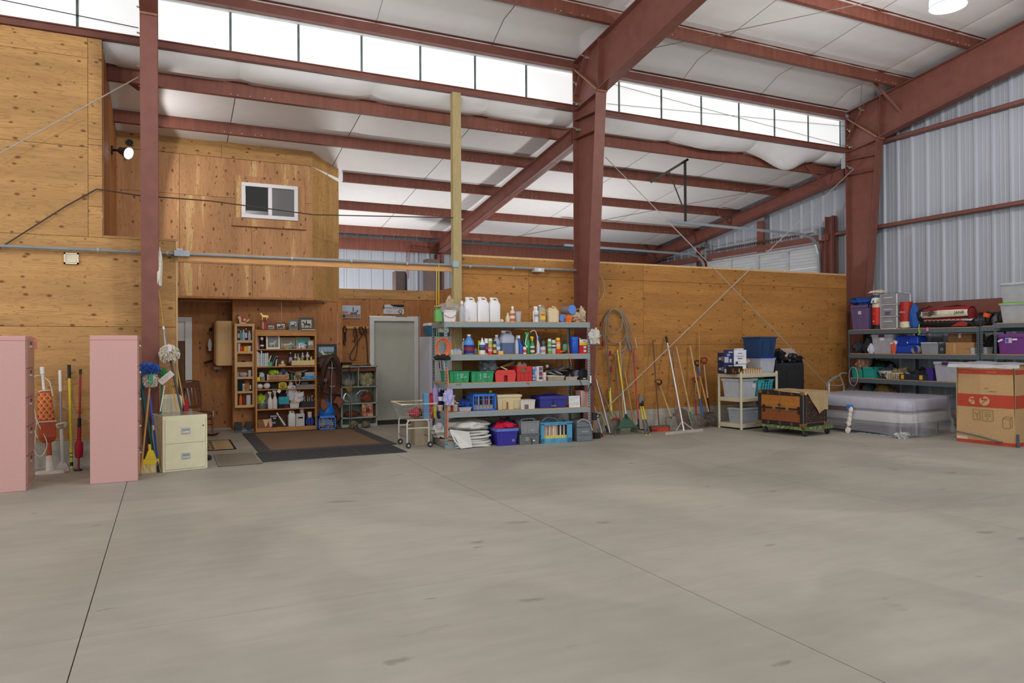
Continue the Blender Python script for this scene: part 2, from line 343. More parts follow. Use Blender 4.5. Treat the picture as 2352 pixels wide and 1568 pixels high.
# ---- steel frames ----
def frame_(X,label,lean=True):
    t=thing('steel_frame',label,'frame',(0,0,0),group='red oxide portal frames');t['kind']='structure'
    f=.105
    zi=[(0,11.13),(5.98,10.61)]
    m=MB()
    m.box(X-f,X+f,YW-.016,YW,0,6.62)                                     # back flange
    m.hexa([(X-f,11.13,0),(X+f,11.13,0),(X+f,11.145,0),(X-f,11.145,0),(X-f,10.6,5.98),(X+f,10.6,5.98),(X+f,10.615,5.98),(X-f,10.615,5.98)])
    m.hexa([(X-.005,11.14,0),(X+.005,11.14,0),(X+.005,YW-.01,0),(X-.005,YW-.01,0),(X-.005,10.61,5.98),(X+.005,10.61,5.98),(X+.005,YW-.01,6.62),(X-.005,YW-.01,6.62)])
    m.build('column',STEEL,t)
    MB().box(X-.16,X+.16,11.0,11.39,0,.02).build('base_plate',STEEL,t)
    m=MB()                                                                   # rafter, tapered
    y1=-4.0;top=lambda y:MZ(y)-.005;bot=[(10.60,5.98),(7.7,6.50),(y1,top(y1)-.62)]
    def web(ya,za,yb,zb,w=.01):
        m.hexa([(X-w/2,ya,za),(X+w/2,ya,za),(X+w/2,yb,zb),(X-w/2,yb,zb),(X-w/2,ya,top(ya)),(X+w/2,ya,top(ya)),(X+w/2,yb,top(yb)),(X-w/2,yb,top(yb))])
    web(YW-.02,6.62,10.6,5.98);web(10.6,5.98,7.7,6.5);web(7.7,6.5,y1,bot[2][1])
    for (ya,za),(yb,zb) in (((YW,top(YW)),(y1,top(y1))),(bot[0],bot[1]),(bot[1],bot[2])):
        m.hexa([(X-f,ya,za-.014),(X+f,ya,za-.014),(X+f,yb,zb-.014),(X-f,yb,zb-.014),(X-f,ya,za),(X+f,ya,za),(X+f,yb,zb),(X-f,yb,zb)])
    m.build('rafter',STEEL,t)
    pl=MB();pl.bar((X,YW-.02,6.60),(X,10.57,5.96),.21,.03,up=(0,.6,.8));pl.build('end_plate',mat('worn_plate',(150,106,84),.6,var=.2,scale=20),t)
    for (ya,za),(yb,zb) in (((10.63,5.93),(YW-.01,5.84)),((10.645,5.62),(YW-.01,5.66)),((10.67,5.3),(YW-.01,5.33))):
        MB().bar((X-.055,ya,za),(X-.055,yb,zb),.1,.012).build('stiffener',STEEL,t)
    MB().bar((X-.055,10.56,6.0),(X-.055,10.53,MZ(10.53)-.01),.012,.1,up=(1,0,0)).build('stiffener',STEEL,t)
    MB().bar((X-.055,11.36,6.12),(X-.055,10.93,MZ(10.93)-.01),.012,.1,up=(1,0,0)).build('stiffener',STEEL,t)
    bt=MB()
    for y,z in ((11.3,6.3),(11.3,5.94),(11.3,5.48),(11.0,6.68)):bt.tube([(X-.09,y,z),(X-.0,y,z)],.028,6);bt.tube([(X-.16,y,z+.03),(X-.06,y,z)],.012,6)
    bt.build('brace_bolts',K(186,178,164,.4,metal=.5),t)['kind']='stuff'
    if lean:
        m=MB();A=V((X,11.42,LZ(11.42)-.005));B=V((X,19.1,LZ(19.1)-.005));m.ibeam(A,B,.17,.31,.33);m.build('lean_to_rafter',STEEL,t)
        MB().ibeam((X,19.02,4.1),(X,19.02,0),.2,.25,.25,up=(0,1,0)).build('lean_to_post',STEEL,t)
        MB().bar((X-.045,11.5,LZ(11.5)-.3),(X-.045,11.5,LZ(11.5)),.012,.08,up=(1,0,0)).build('stiffener',STEEL,t)
    return t
frame_(-.21,'red oxide steel frame at the left beside the blue duster',lean=False)
frame_(6.76,'tall red oxide steel frame in the middle, behind the central shelving')
frame_(13.75,'red oxide steel frame in the far right corner by the corrugated wall')
# purlins
def purlin(label,X0,X1,Y,z,h=.21,gr=None,name='purlin',m=STEEL_D,flip=1,bolts=(),tilt=.15):
    t=thing(name,label,'purlin' if name== 'purlin' else 'beam',(0,0,0),group=gr)
    mb=MB();F=.075*flip
    mb.box(X0,X1,Y-.004,Y+.004,z,z+h)
    mb.hexa([(X0,Y,z),(X1,Y,z),(X1,Y+F,z),(X0,Y+F,z),(X0,Y,z+.006),(X1,Y,z+.006),(X1,Y+F,z+.006),(X0,Y+F,z+.006)])
    mb.box(X0,X1,Y+F-.004,Y+F+.004,z,z+.02)
    mb.hexa([(X0,Y,z+h),(X1,Y,z+h),(X1,Y-F,z+h),(X0,Y-F,z+h),(X0,Y,z+h-.006),(X1,Y,z+h-.006),(X1,Y-F,z+h-.006),(X0,Y-F,z+h-.006)])
    mb.build('web',m,t,weld=False)
    if bolts:
        b=MB()
        for x in bolts:
            for dx,dz in ((0,.03),(.1,.025),(.28,.03),(.5,.035),(.6,.035)):b.tube([(x+dx,Y-.012,z+dz),(x+dx,Y,z+dz)],.0085,6)
        tag(b.build('bolts',K(205,190,175,.4),t),kind='stuff')
    return t
GL='lean-to roof purlins'
ords=['highest','second highest','third highest','fourth highest','fifth highest','lowest']
for i,Y in enumerate((12.0,13.4,15.1,16.8,18.55)):
    x0=-.79 if Y<14 else 3.3
    purlin('%s red purlin under the sloping lean-to roof, %s' % (ords[i],'just under the white insulation roll' if i== 0 else 'above the plywood loft' if i== 1 else 'starting right of the plywood loft'),x0,14.05,Y,LZ(Y),.215,GL,bolts=(.9,5.4,7.2,12.3))
purlin('dark eave beam on top of the far corrugated lean-to wall',3.0,14.05,19.08,4.16,.3,GL)
GM='main roof purlins'
for Y,l in ((10.12,'nearest the clerestory'),(8.6,'second from the clerestory'),(7.05,'crossing the top right corner'),(5.5,None),(4.0,None),(2.4,None),(.8,None),(-.8,None),(-2.4,None)):
    purlin('red purlin of the main roof, ' +(l or 'overhead in front of the view'),-9,14.05,Y,MZ(Y),.21,GM,flip=1,bolts=(5.6,7.3,13.0))
m=MB().box(-9,13.66,YW-.005,YW+.005,6.575,6.77).box(-9,13.66,YW-.09,YW,6.575,6.582).box(-9,13.66,YW-.09,YW+.08,6.763,6.77)
tag(m.build('eave_beam',STEEL),'red steel eave beam along the top of the glowing clerestory','beam')
m=MB().box(-9,13.66,YW-.02,YW+.02,5.84,5.94).box(-9,13.66,YW-.05,YW+.09,5.925,5.94).box(-9,13.66,YW-.05,YW+.09,5.835,5.845)
tag(m.build('sill_beam',STEEL),'red steel sill beam along the bottom of the glowing clerestory','beam')
# clerestory
PANE=mat('translucent_panel',(240,243,243),.4,var=.01,emis=.52,scale=3)
w1=struct('window_1',label='band of translucent white clerestory panels')
x=-9.05+.11
MULL=mat('panel_lap',(96,112,106),.5,var=.3,scale=9)
while x<13.6:
    x1=min(x+.98,13.66)
    MB().box(x+.01,x1-.01,YW+.10,YW+.106,5.93,6.60).build('pane',PANE,w1)
    MB().box(x1-.016,x1+.016,YW+.085,YW+.11,5.93,6.60).build('mullion',MULL,w1)
    x += .98
MB().box(-9,13.66,YW+.05,YW+.11,6.56,6.60).build('head_flashing',K(222,226,228,.5),w1);MB().box(13.66,14.12,YW+.0,YW+.12,5.5,7.0).build('corner_infill',GALV,w1)
# ceilings: vinyl faced blankets between seams
def blanket(name,X0,X1,f,Ys,par,n=10):
    mb=MB();N=(len(Ys)-1)*5
    def g(u,v):
        k=v*N;i=min(int(k/5),len(Ys)-2);t=(k-i*5)/5;y=Ys[i]+(Ys[i+1]-Ys[i])*t
        sg=-math.sin(t*math.pi)*.022*(1-abs(2*u-1)**6*.6)
        wr_=.003*noise.noise(V((X0+u*(X1-X0),y,0))*3)
        return (X0+u*(X1-X0),y,f(y)+sg+wr_+(.004 if u in (0,1) else 0))
    mb.grid(g,n,N);mb.grid(lambda u,v:(g(u,v)[0],g(u,v)[1],g(u,v)[2]+.05),n,N)
    return mb.build(name,VINYL,par,smooth=True)
cm=struct('ceiling',label='white vinyl faced insulation of the main roof')
mf=lambda y:MZ(y)+.2 if y<10.9 else MZ(10.9)+.215-(y-10.9)*.52
X=-9+.10
sx=[1.0+2.03*k for k in range(-5,7)]+[14.1]
for a,b in zip(sx,sx[1:]):blanket('insulation_blanket',a+.006,b-.006,mf,[-4.0,-2.4,-.8,.8,2.4,4.0,5.5,7.05,8.6,10.12,11.42],cm)
MB().box(-9.2,14.1,-4,11.5,7.0,7.05).add([],[]) 
rf=MB();rf.hexa([(-9.2,-4,MZ(-4)+.3),(14.2,-4,MZ(-4)+.3),(14.2,10.9,MZ(10.9)+.3),(-9.2,10.9,MZ(10.9)+.3),(-9.2,-4,MZ(-4)+.34),(14.2,-4,MZ(-4)+.34),(14.2,10.9,MZ(10.9)+.34),(-9.2,10.9,MZ(10.9)+.34)]).hexa([(-9.2,10.9,MZ(10.9)+.3),(14.2,10.9,MZ(10.9)+.3),(14.2,11.6,6.86),(-9.2,11.6,6.86),(-9.2,10.9,MZ(10.9)+.34),(14.2,10.9,MZ(10.9)+.34),(14.2,11.6,6.90),(-9.2,11.6,6.90)]);rf.build('roof_sheet',GALV,cm)
cl=struct('ceiling_lean_to',label='white vinyl faced insulation of the lean-to roof')
sl=[-.8,1.0,3.03,5.06,7.09,9.12,11.15,13.18,14.1]
lfun=lambda y:LZ(y)+.195
for a,b in zip(sl,sl[1:]):blanket('insulation_blanket',a+.006,b-.006,lfun,[12.0,13.4,15.1,16.8,18.55,19.2],cl)
rf=MB();rf.hexa([(-9.2,11.55,LZ(11.55)+.3),(14.2,11.55,LZ(11.55)+.3),(14.2,19.4,LZ(19.4)+.3),(-9.2,19.4,LZ(19.4)+.3),(-9.2,11.55,LZ(11.55)+.34),(14.2,11.55,LZ(11.55)+.34),(14.2,19.4,LZ(19.4)+.34),(-9.2,19.4,LZ(19.4)+.34)]);rf.build('roof_sheet',GALV,cl)
def roll(a,b,droop=0):
    mb=MB()
    def g(u,v):
        pin=abs(2*u-1)**5;x=a+u*(b-a);t=v
        y=YW+.05+.58*t;zz=5.845+(LZ(12.02)+.21-5.845)*t
        bul=math.sin(min(1,t*1.05)*math.pi)*(.11*(1-.55*pin))
        dr=droop*math.exp(-((u-.5)/.24)**2)*math.sin(t*math.pi)**.6 if droop else 0
        wv=.012*noise.noise(V((x*2.5,t*4,1)))*(1-abs(2*t-1))+(.02*abs(noise.noise(V((x*7,t*3,1)))) if droop else 0)
        return (x,y-bul*.75+wv,zz-bul*.85-dr)
    mb.grid(g,24,10);return mb
ro=tag(bpy.data.objects.new('insulation_roll',None),'bulging white vinyl insulation hanging below the clerestory sill','insulation');COL.objects.link(ro)
for i,(a,b) in enumerate(zip(sl,sl[1:])):
    roll(a,b,.30 if i== 6 else .06 if i== 5 else 0).build('insulation_blanket',VINYL,ro,smooth=True)
# ---- corrugated walls ----
def corr(par,axis,c,u0,u1,zt,sgn=1,z0=0,pw=.99,cut=None):
    """rib profile every .33 m; sheets of three ribs; sgn = towards the hall"""
    prof=[(0,0),(.03,.032),(.065,.032),(.095,0),(.155,0),(.163,.003),(.176,.003),(.184,0),(.235,0),(.243,.003),(.256,.003),(.264,0),(.33,0)]
    u=u0
    while u<u1-.01:
        mb=MB();pts=[]
        for r in range(3):
            for a,h in prof[:-1]:
                if u+r*.33+a <= u1:pts.append((u+r*.33+a,h))
        pts.append((min(u+.99,u1),0))
        zb=z0
        if cut and cut[0]<= u+.3 and u+.6 <= cut[1]:zb=cut[2]
        n=len(pts);vs_=[]
        for a,h in pts:
            for z in (zb,zt(a)):
                vs_.append((c-sgn*h,a,z) if axis== 'X' else (a,c-sgn*h,z))
        mb.add(vs_,[(2*i,2*i+2,2*i+3,2*i+1) for i in range(n-1)])
        mb.build('metal_sheet',GALV,par);u += .99
we=struct('wall_right',label='grey corrugated metal end wall')
corr(we,'X',14.12,-4.1,11.4,lambda y:MZ(y)+.25)
corr(we,'X',14.12,11.41,19.2,lambda y:LZ(y)+.24,cut=(12.35,16.4,3.97))
wf=struct('wall_far',label='grey corrugated metal wall behind the lean-to')
corr(wf,'Y',19.2,-9,14.1,lambda x:4.6)
def girt(z,y0,y1,label,X=14.0,h=.075,g='wall girts'):
    m=MB().box(X-.10,X-.094,y0,y1,z-.06,z).box(X-.10,X+.08,y0,y1,z-.006,z).box(X-.10,X+.08,y0,y1,z-.066,z-.06)
    tag(m.build('girt',STEEL),label,'beam',g)
girt(5.98,-4,11.3,'uppermost red girt across the corrugated wall under the right rafter',X=14.02)
girt(4.16,-4,11.3,'middle red girt across the corrugated wall at the right',X=14.02)
girt(2.42,-4,11.3,'lowest red girt just above the things on the right shelves',X=14.02,h=.2)
girt(4.16,11.5,12.0,'short red girt between the far column and the garage door post',X=14.02)
MB_=MB().box(13.85,14.02,-4,11.3,2.16,2.36);tag(MB_.build('girt',STEEL),'deep red steel channel behind the bags on the right shelves','beam','wall girts')
# concrete curb along right wall
MB().box(13.98,14.15,-4,12.1,0,.3).build('concrete_stem',CONW,we)
# ---- garage door ----
MB().box(13.97,14.13,12.2,12.44,0,4.0).box(13.97,14.13,16.36,16.6,0,4.0).build('door_jamb',STEEL,we)
gd=thing('garage_door','white sectional garage door beyond the plywood wall','garage door')
gd['kind']='structure'
GW=mat('white_door_section',(198,202,206),.5,var=.03)
for k in range(8):
    z0=k*.49;z1=z0+.485
    mb=MB();N=6
    for r in range(N):
        za,zb=z0+(z1-z0)*r/N,z0+(z1-z0)*(r+1)/N
        mb.box(14.0,14.03,12.42,16.38,za+.006,zb-.002);mb.box(14.008,14.03,12.42,16.38,za,za+.006)
    mb.build('door_section',GW,gd)
for y in (12.45,13.4,14.4,15.4,16.34):MB().box(13.965,14.0,y-.035,y+.035,0,3.9).build('stile',K(186,190,194,.4),gd)
MB().box(13.95,14.0,12.42,16.38,3.9,3.95).build('top_rail',K(190,190,186,.4),gd)
RAIL=K(168,178,186,.35,metal=.5)
for yj,xe,lb in ((12.38,9.5,'near'),(16.40,9.3,'far')):
    pts=[(13.92,yj,0),(13.92,yj,3.3),(13.90,yj,3.72),(13.82,yj,3.95),(13.66,yj,4.09),(13.4,yj,4.14),(xe,yj,4.19)]
    tr=MB()
    for p,q in zip(pts,pts[1:]):tr.bar(p,q,.05,.055,up=(0,1,0))
    t=tag(thing('door_track','%s galvanized overhead track of the white garage door' % lb,'track'),group='garage door tracks')
    tr.build('rail',RAIL,t)
    MB().box(13.84,13.98,yj-.12,yj-.06,4.02,4.32).build('bearing_plate',RAIL,t)
    MB().tube([(13.86,yj-.05,4.22),(13.86,yj+.03,4.22)],.085,14).build('cable_drum',K(150,150,150,.5),t)
MB2=MB().tube([(13.86,12.45,4.22),(13.86,16.3,4.22)],.012,8)
pts=[]
for k in range(260):
    a=k*.9;pts.append((13.86+.035*math.cos(a),12.9+k*.0115,4.22+.035*math.sin(a)))
MB2.tube(pts,.009,4)
tag(MB2.build('torsion_spring',K(96,74,58,.5)),'coiled torsion spring over the white garage door','spring')
for y,x0,zt,l in ((12.06,13.80,4.55,'near'),(14.25,13.95,4.78,'middle'),(16.62,13.95,4.5,'far')):
    m=MB()
    if y<13 or y>16:m.ibeam((13.95,y-.1,zt if y<13 else 4.4),(13.95,y-.1,0),.18,.2,.2,up=(0,-1,0))
    else:m.box(13.9,13.96,y-.11,y+.11,3.98,4.78)
    tag(m.build('door_post',STEEL),'%s red steel post at the white garage door' % l,'post','garage door posts')
tag(MB().box(13.88,14.06,12.1,18.9,4.0,4.14).build('header_beam',STEEL),'red steel header over the white garage door','beam')
h=thing('track_hanger','dark steel angle hanger holding up the garage door track','hanger')
ANG=K(62,58,56,.5,metal=.4)
MB().bar((9.98,12.38,5.52),(9.98,12.38,4.2),.04,.04).build('drop_angle',ANG,h)
MB().bar(at(1580,366,Y=12.38),at(1495,418,Y=12.6),.05,.05).build('head_angle',ANG,h)
MB().bar(at(1537,395,Y=12.45),at(1571,482,Y=12.38),.03,.015).build('strut',ANG,h)
# flange braces
for (a,b,X,l) in (((1848,380),(1895,424),13.3,'at the top end of the far lean-to rafter'),((1648,487),(1678,517),13.4,'half way down the far lean-to rafter'),((1990,168),(2085,277),13.5,'on the far right main rafter'),((245,150),(320,205),-.55,'by the spot lamp above the ledge'),((1476,568),(1510,600),13.45,'at the low end of the far lean-to rafter')):
    if X>0:p=at(*a,X=X-.25);q=at(*b,X=X+.35)
    else:p=at(*a,Y=12.0);q=at(*b,Y=12.3)
    tag(MB().bar(p,q,.045,.045).build('flange_brace',STEEL),'short red diagonal brace ' +l,'brace','flange braces')
# timber post, ledger, conduit
TP=mat('treated_timber',(168,152,108),.75,var=.12,scale=6,stretch=(8,8,.8))
tag(MB().box(4.285,4.43,11.27,11.39,0,5.81).build('timber_post',TP,bevel=.004),'tall greenish treated timber post at the end of the plywood wall','post')
t=thing('ledger_board','long wooden board carrying grey conduit across the gap','board')
MB().box(.14,4.30,11.352,11.39,2.83,2.96).build('plank',mat('ledger_pine',(204,152,98),.7,var=.12,scale=6,stretch=(.6,6,8)),t)
t=thing('conduit','long grey electrical conduit running across all the plywood','pipe')
CG=K(140,146,150,.45,metal=.2)
MB().tube([(-8.9,11.325,2.925),(-.34,11.325,2.925)],.022,10).tube([(-.08,11.325,2.925),(6.66,11.325,2.945)],.021,10).build('pipe',CG,t)
for x_ in (-3,-.85,.0,1.7,2.6,3.5,4.6,5.4):MB().tube([(x_-.015,11.325,2.93),(x_+.015,11.325,2.93)],.028,8).build('pipe_clip',K(190,196,200,.3,metal=.5),t)
MB().box(.09,.29,11.28,11.38,2.89,2.97).build('junction_box',K(158,172,182,.4),t);MB().box(.12,.2,11.29,11.37,2.97,3.0).build('box_cover',K(190,190,188,.4),t)
MB().box(4.27,4.37,11.25,11.35,2.9,3.0).build('junction_box',K(158,172,182,.4),t)
ob=thing('outlet_box','small grey electrical box on the conduit near the middle column','box')
p=at(1237,620,Y=11.3);MB().box(p.x-.09,p.x+.09,11.26,11.39,p.z-.035,p.z+.035).build('box_body',K(186,190,192,.4),ob);MB().box(p.x-.03,p.x+.03,11.25,11.26,p.z-.025,p.z+.025).build('cover',WHITE,ob)
# vent, spot lamp, cables
v=thing('vent_cover','small cream louvred vent on the left plywood wall','vent')
p=at(147,580,Y=11.39);q=at(181,607,Y=11.39);CR=K(226,218,192,.5)
for a_ in ((p.x,q.x,p.z-.02,p.z),(p.x,q.x,q.z,q.z+.02),(p.x,p.x+.02,q.z,p.z),(q.x-.02,q.x,q.z,p.z)):MB().box(a_[0],a_[1],11.365,11.395,a_[2],a_[3]).build('frame',CR,v)
for k in range(4):
    z=q.z+.025+k*(p.z-q.z-.04)/4;MB().hexa([(p.x+.02,11.375,z),(q.x-.02,11.375,z),(q.x-.02,11.395,z+.02),(p.x+.02,11.395,z+.02),(p.x+.02,11.38,z+.028),(q.x-.02,11.38,z+.028),(q.x-.02,11.398,z+.034),(p.x+.02,11.398,z+.034)]).build('slat',CR,v)
sp=thing('spot_lamp','grey lit spot lamp on the plywood return high at left','lamp')
p=at(262,345,Y=12.9);q=at(280,348,Y=12.75)
MB().tube([(-.78,12.9,p.z+.0),(-.62,12.87,p.z)],.018,8).box(-.785,-.76,12.85,12.95,p.z-.06,p.z+.06).build('bracket',BLACK,sp)
d=V((.75,-.55,-.35)).normalized();c0=V((-.66,12.86,p.z));
MB().tube([c0,c0+d*.06,c0+d*.16],[.05,.06,.10],16).build('shade',K(84,86,94,.35,metal=.3),sp,smooth=True)
EM=mat('lamp_glow',(255,255,255),.4,emis=6,var=0)
MB().tube([c0+d*.161,c0+d*.17],.088,16).build('lens',EM,sp)
l=bpy.data.lights.new('bulb','SPOT');l.energy=55;l.spot_size=R(150);l.spot_blend=.08;l.shadow_soft_size=.06;l.color=(1,.97,.94);o=bpy.data.objects.new('bulb',l);COL.objects.link(o);o.parent=sp;o.location=c0+d*.2;o.rotation_euler=V((.93,-.05,-.15)).to_track_quat('-Z','Y').to_euler()
tag(MB().tube([at(298,327,Y=14.15),at(298,327,Y=14.18)],.055,14).build('vent_pipe',BLACK),'round black vent opening behind the lit spot lamp','vent')
WIRE=K(120,112,104,.5);WIREL=K(176,168,158,.5)
def wire(label,pts,r=.006,m=WIRE,name='cable',sag=0,cat='cable',g=None):
    P_=[]
    for a,b in zip(pts,pts[1:]):
        a,b=V(a),V(b)
        for k in range(8):t=k/8;P_.append(a.lerp(b,t)-V((0,0,sag*4*t*(1-t))))
    P_.append(V(pts[-1]));return tag(MB().tube(P_,r,6).build(name,m),label,cat,g)
wire('dark cable rising over the left plywood and across the loft window',[at(-30,588,Y=11.36),at(150,474,Y=11.36),at(222,434,Y=11.36),at(320,449,Y=11.36),at(480,461,Y=11.34),at(720,493,Y=11.33),at(1043,500,Y=11.28)],.009,K(70,58,50,.6))
wire('steel brace rod over the upper left plywood wall',[at(-10,357,Y=11.25),at(318,177,Y=11.25)],.009,WIREL,'brace_rod',cat='rod',g='brace rods')
wire('brace rod between the pink cabinets low at left',[at(60,890,Y=11.2),at(240,985,Y=11.2)],.008,WIREL,'brace_rod',cat='rod',g='brace rods')
wire('thin wire across the top left clerestory panels',[at(-10,-3,Y=11.45),at(318,64,Y=11.45)],.006,BLACK)
wire('pale brace rod falling from the middle column towards the trunk',[at(1391,361,Y=11.1),at(1906,890,Y=11.1)],.008,WIREL,'brace_rod',cat='rod',g='brace rods')
wire('pale brace rod falling from the far column towards the middle column',[at(1960,388,Y=11.1),at(1398,932,Y=11.1)],.008,WIREL,'brace_rod',cat='rod',g='brace rods')
wire('thin roof brace wire right of the middle rafter',[(6.86,10.2,6.45),at(2005,3,Z=6.75)],.006,WIRE,'brace_rod',cat='rod',g='brace rods')
wire('vertical hanging wire near the far right frame',[at(1975,264,Y=10.7),at(1993,-5,Y=9.3)],.006,WIRE)
wire('thin brace rod under the lean-to roof towards the far frame',[at(1095,560,Y=13.4),at(1905,407,Y=12.2)],.006,WIRE,'brace_rod',cat='rod',g='brace rods')
wire('upper thin wire across the right clerestory panels',[at(1396,190,Y=11.42),at(1940,335,Y=11.42)],.005,WIRE)
wire('lower thin wire across the right clerestory panels',[at(1394,238,Y=11.42),at(1940,290,Y=11.42)],.005,WIRE)
wire('yellow rope hanging from the ledger board above the shelving',[at(1003,612,Y=11.3),at(1003,760,Y=11.3),at(1004,860,Y=11.3)],.006,K(214,196,60,.6),'rope',cat='rope')
wire('second yellow rope beside the first above the shelving',[at(1008,606,Y=11.3),at(1008,760,Y=11.3),at(1008,800,Y=11.3)],.006,K(214,196,60,.6),'rope',cat='rope')
wire('pale cable loop against the wall right of the middle column',[at(1380,633,Y=11.33),at(1387,650,Y=11.33),at(1388,668,Y=11.33),at(1384,682,Y=11.33),at(1376,692,Y=11.33)],.008,WIREL)
# high bay lamps
def highbay(x,y,z,label):
    t=thing('high_bay_lamp',label,'lamp',(x,y,z),group='high bay lamps')
    LENS=mat('frosted_lens',(250,250,255),.3,emis=2.2,var=0)
    MB().lathe([(.225,0),(.228,.1),(.19,.28),(.12,.38),(.07,.42)],28,caps=False).build('shade',mat('prismatic_shade',(250,252,255),.25,emis=1.0,var=0),t,smooth=True)
    MB().lathe([(.0,-.045),(.12,-.035),(.2,-.01),(.226,0)],28,caps=False).build('lens',LENS,t,smooth=True)
    MB().lathe([(.228,-.004),(.236,.006),(.228,.016)],28,caps=False).build('ring',K(170,176,186,.3,metal=.6),t)
    MB().lathe([(.075,.42),(.09,.45),(.09,.62),(.03,.66)],18).build('ballast',K(150,152,156,.4,metal=.4),t)
    top=MZ(y)+.15
    MB().tube([(0,0,.66),(0,0,top-z)],.012,6).build('hanger_rod',K(120,120,124,.4),t)
    l=bpy.data.lights.new('bulb','POINT');l.energy=190;l.shadow_soft_size=.22;l.color=(1,.97,.94)
    o=bpy.data.objects.new('bulb',l);COL.objects.link(o);o.parent=t;o.location=(0,0,-.32)
highbay(9.68,6.4,6.2,'lit high bay lamp hanging under the roof at the top right')
for x_,y_ in ((2.2,7.3),(-4.4,6.4),(2.6,0),(9.68,0),(-4.4,0)):highbay(x_,y_,6.0 if y_>7 else 6.4,'lit high bay lamp outside the photograph')
# added fill lights on stands, hidden behind the walls to brighten the lean-to
for x_,y_,z_,l_ in ((9.0,15.2,1.1,'added fill light hidden behind the dividing wall, brightening the lean-to ceiling'),(3.9,17.2,1.2,'added fill light hidden behind the door wall, brightening the lean-to ceiling')):
    t=thing('added_fill_light',l_,'lamp',(x_,y_,0),group='added fill lights behind the walls')
    MB().tube([(0,0,0),(0,0,z_-.1)],.02,8).tube([(-.3,-.2,0),(0,0,.5),(.3,-.2,0)],.012,6).build('stand',BLACK,t)
    MB().tbox(.3,.2,.08,.4,.3,z_-.1).build('lamp_head',BLACK,t)
    l=bpy.data.lights.new('bulb','AREA');l.shape='RECTANGLE';l.size=.5;l.size_y=.3;l.energy=120;l.color=(1,.97,.95)
    o=bpy.data.objects.new('bulb',l);COL.objects.link(o);o.parent=t;o.location=(0,0,z_+.02);o.rotation_euler=(R(180),0,0)
# doors and loft window
d1=struct('door_1',label='pale grey door in a white frame')
DW=mat('door_frame_white',(224,226,222),.5,var=.03);DG=mat('pale_green_door',(186,190,178),.55,var=.02)
p=at(848,727,Y=14.98);q=at(961,960,Y=14.98);X0,X1,ZT=p.x,q.x,p.z
for a_ in ((X0,X0+.09,0.04,ZT),(X1-.09,X1,.04,ZT),(X0+.09,X1-.09,ZT-.09,ZT)):MB().box(a_[0],a_[1],14.93,15.0,a_[2],a_[3]).build('door_frame',DW,d1,bevel=.004)
MB().box(X0+.06,X0+.085,14.95,15.05,.04,ZT-.06).box(X1-.085,X1-.06,14.95,15.05,.04,ZT-.06).box(X0+.06,X1-.06,14.95,15.05,ZT-.085,ZT-.06).build('door_stop',DW,d1)
MB().box(X0+.09,X1-.09,15.02,15.06,.05,ZT-.09).build('door_leaf',DG,d1)
MB().box(X0+.0,X1+.02,14.88,15.04,0,.045).build('threshold',K(190,188,176,.6),d1)
MB().hexa([(X0-.35,14.5,0),(X1+.3,14.45,0),(X1+.3,14.87,0),(X0-.35,14.87,0),(X0-.35,14.8,.04),(X1+.3,14.8,.04),(X1+.3,14.87,.05),(X0-.35,14.87,.05)]).build('door_ramp',K(44,44,46,.8),d1)
d2=struct('door_2',label='narrow glimpse of a white framed door at the left of the recess')
MB().box(.30,.42,15.06,15.15,0,2.17).box(.11,.30,15.06,15.15,2.08,2.17).build('door_frame',DW,d2,bevel=.004)
MB().box(.11,.30,15.10,15.14,1.72,2.08).build('door_leaf',DW,d2);MB().box(.17,.26,15.08,15.10,0,1.72).build('dark_panel',K(96,78,62,.7),d2)
MB().box(.11,.165,15.08,15.13,0,1.7).build('door_leaf',DW,d2)
w2=struct('window_2',label='white sliding window in the plywood loft')
p=at(554,418,Y=14.18);q=at(684,508,Y=14.18);X0,X1,Z1,Z0=p.x,q.x,p.z,q.z
Xm=(X0+X1)/2-.0
for a_ in ((X0,X1,Z1-.07,Z1),(X0,X1,Z0,Z0+.07),(X0,X0+.07,Z0+.07,Z1-.07),(X1-.07,X1,Z0+.07,Z1-.07),(Xm-.035,Xm+.035,Z0+.07,Z1-.07)):MB().box(a_[0],a_[1],14.14,14.2,a_[2],a_[3]).build('window_frame',K(236,236,238,.35,var=.01),w2,bevel=.006)
WG=mat('window_glass',(72,60,56),.06,spec=.9,var=.02)
MB().box(X0+.06,Xm-.03,14.17,14.18,Z0+.06,Z1-.06).build('pane',WG,w2);MB().box(Xm+.03,X1-.06,14.17,14.18,Z0+.06,Z1-.06).build('pane',WG,w2)
MB().box(X0+.075,Xm-.04,14.163,14.168,Z0+.14,Z1-.075).build('pane_seal',BLACK,w2)
for px,dx in ((610,.05),(590,.0)):pass
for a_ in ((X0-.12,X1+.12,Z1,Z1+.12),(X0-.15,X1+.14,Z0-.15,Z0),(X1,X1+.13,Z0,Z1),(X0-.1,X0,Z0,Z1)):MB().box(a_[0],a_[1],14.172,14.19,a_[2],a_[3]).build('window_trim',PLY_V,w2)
# grooves under window lintel shown as thin dark battens
MB().box(X0-.17,X1+.15,14.165,14.185,Z0-.165,Z0-.15).build('sill_strip',K(120,78,44,.7),w2)
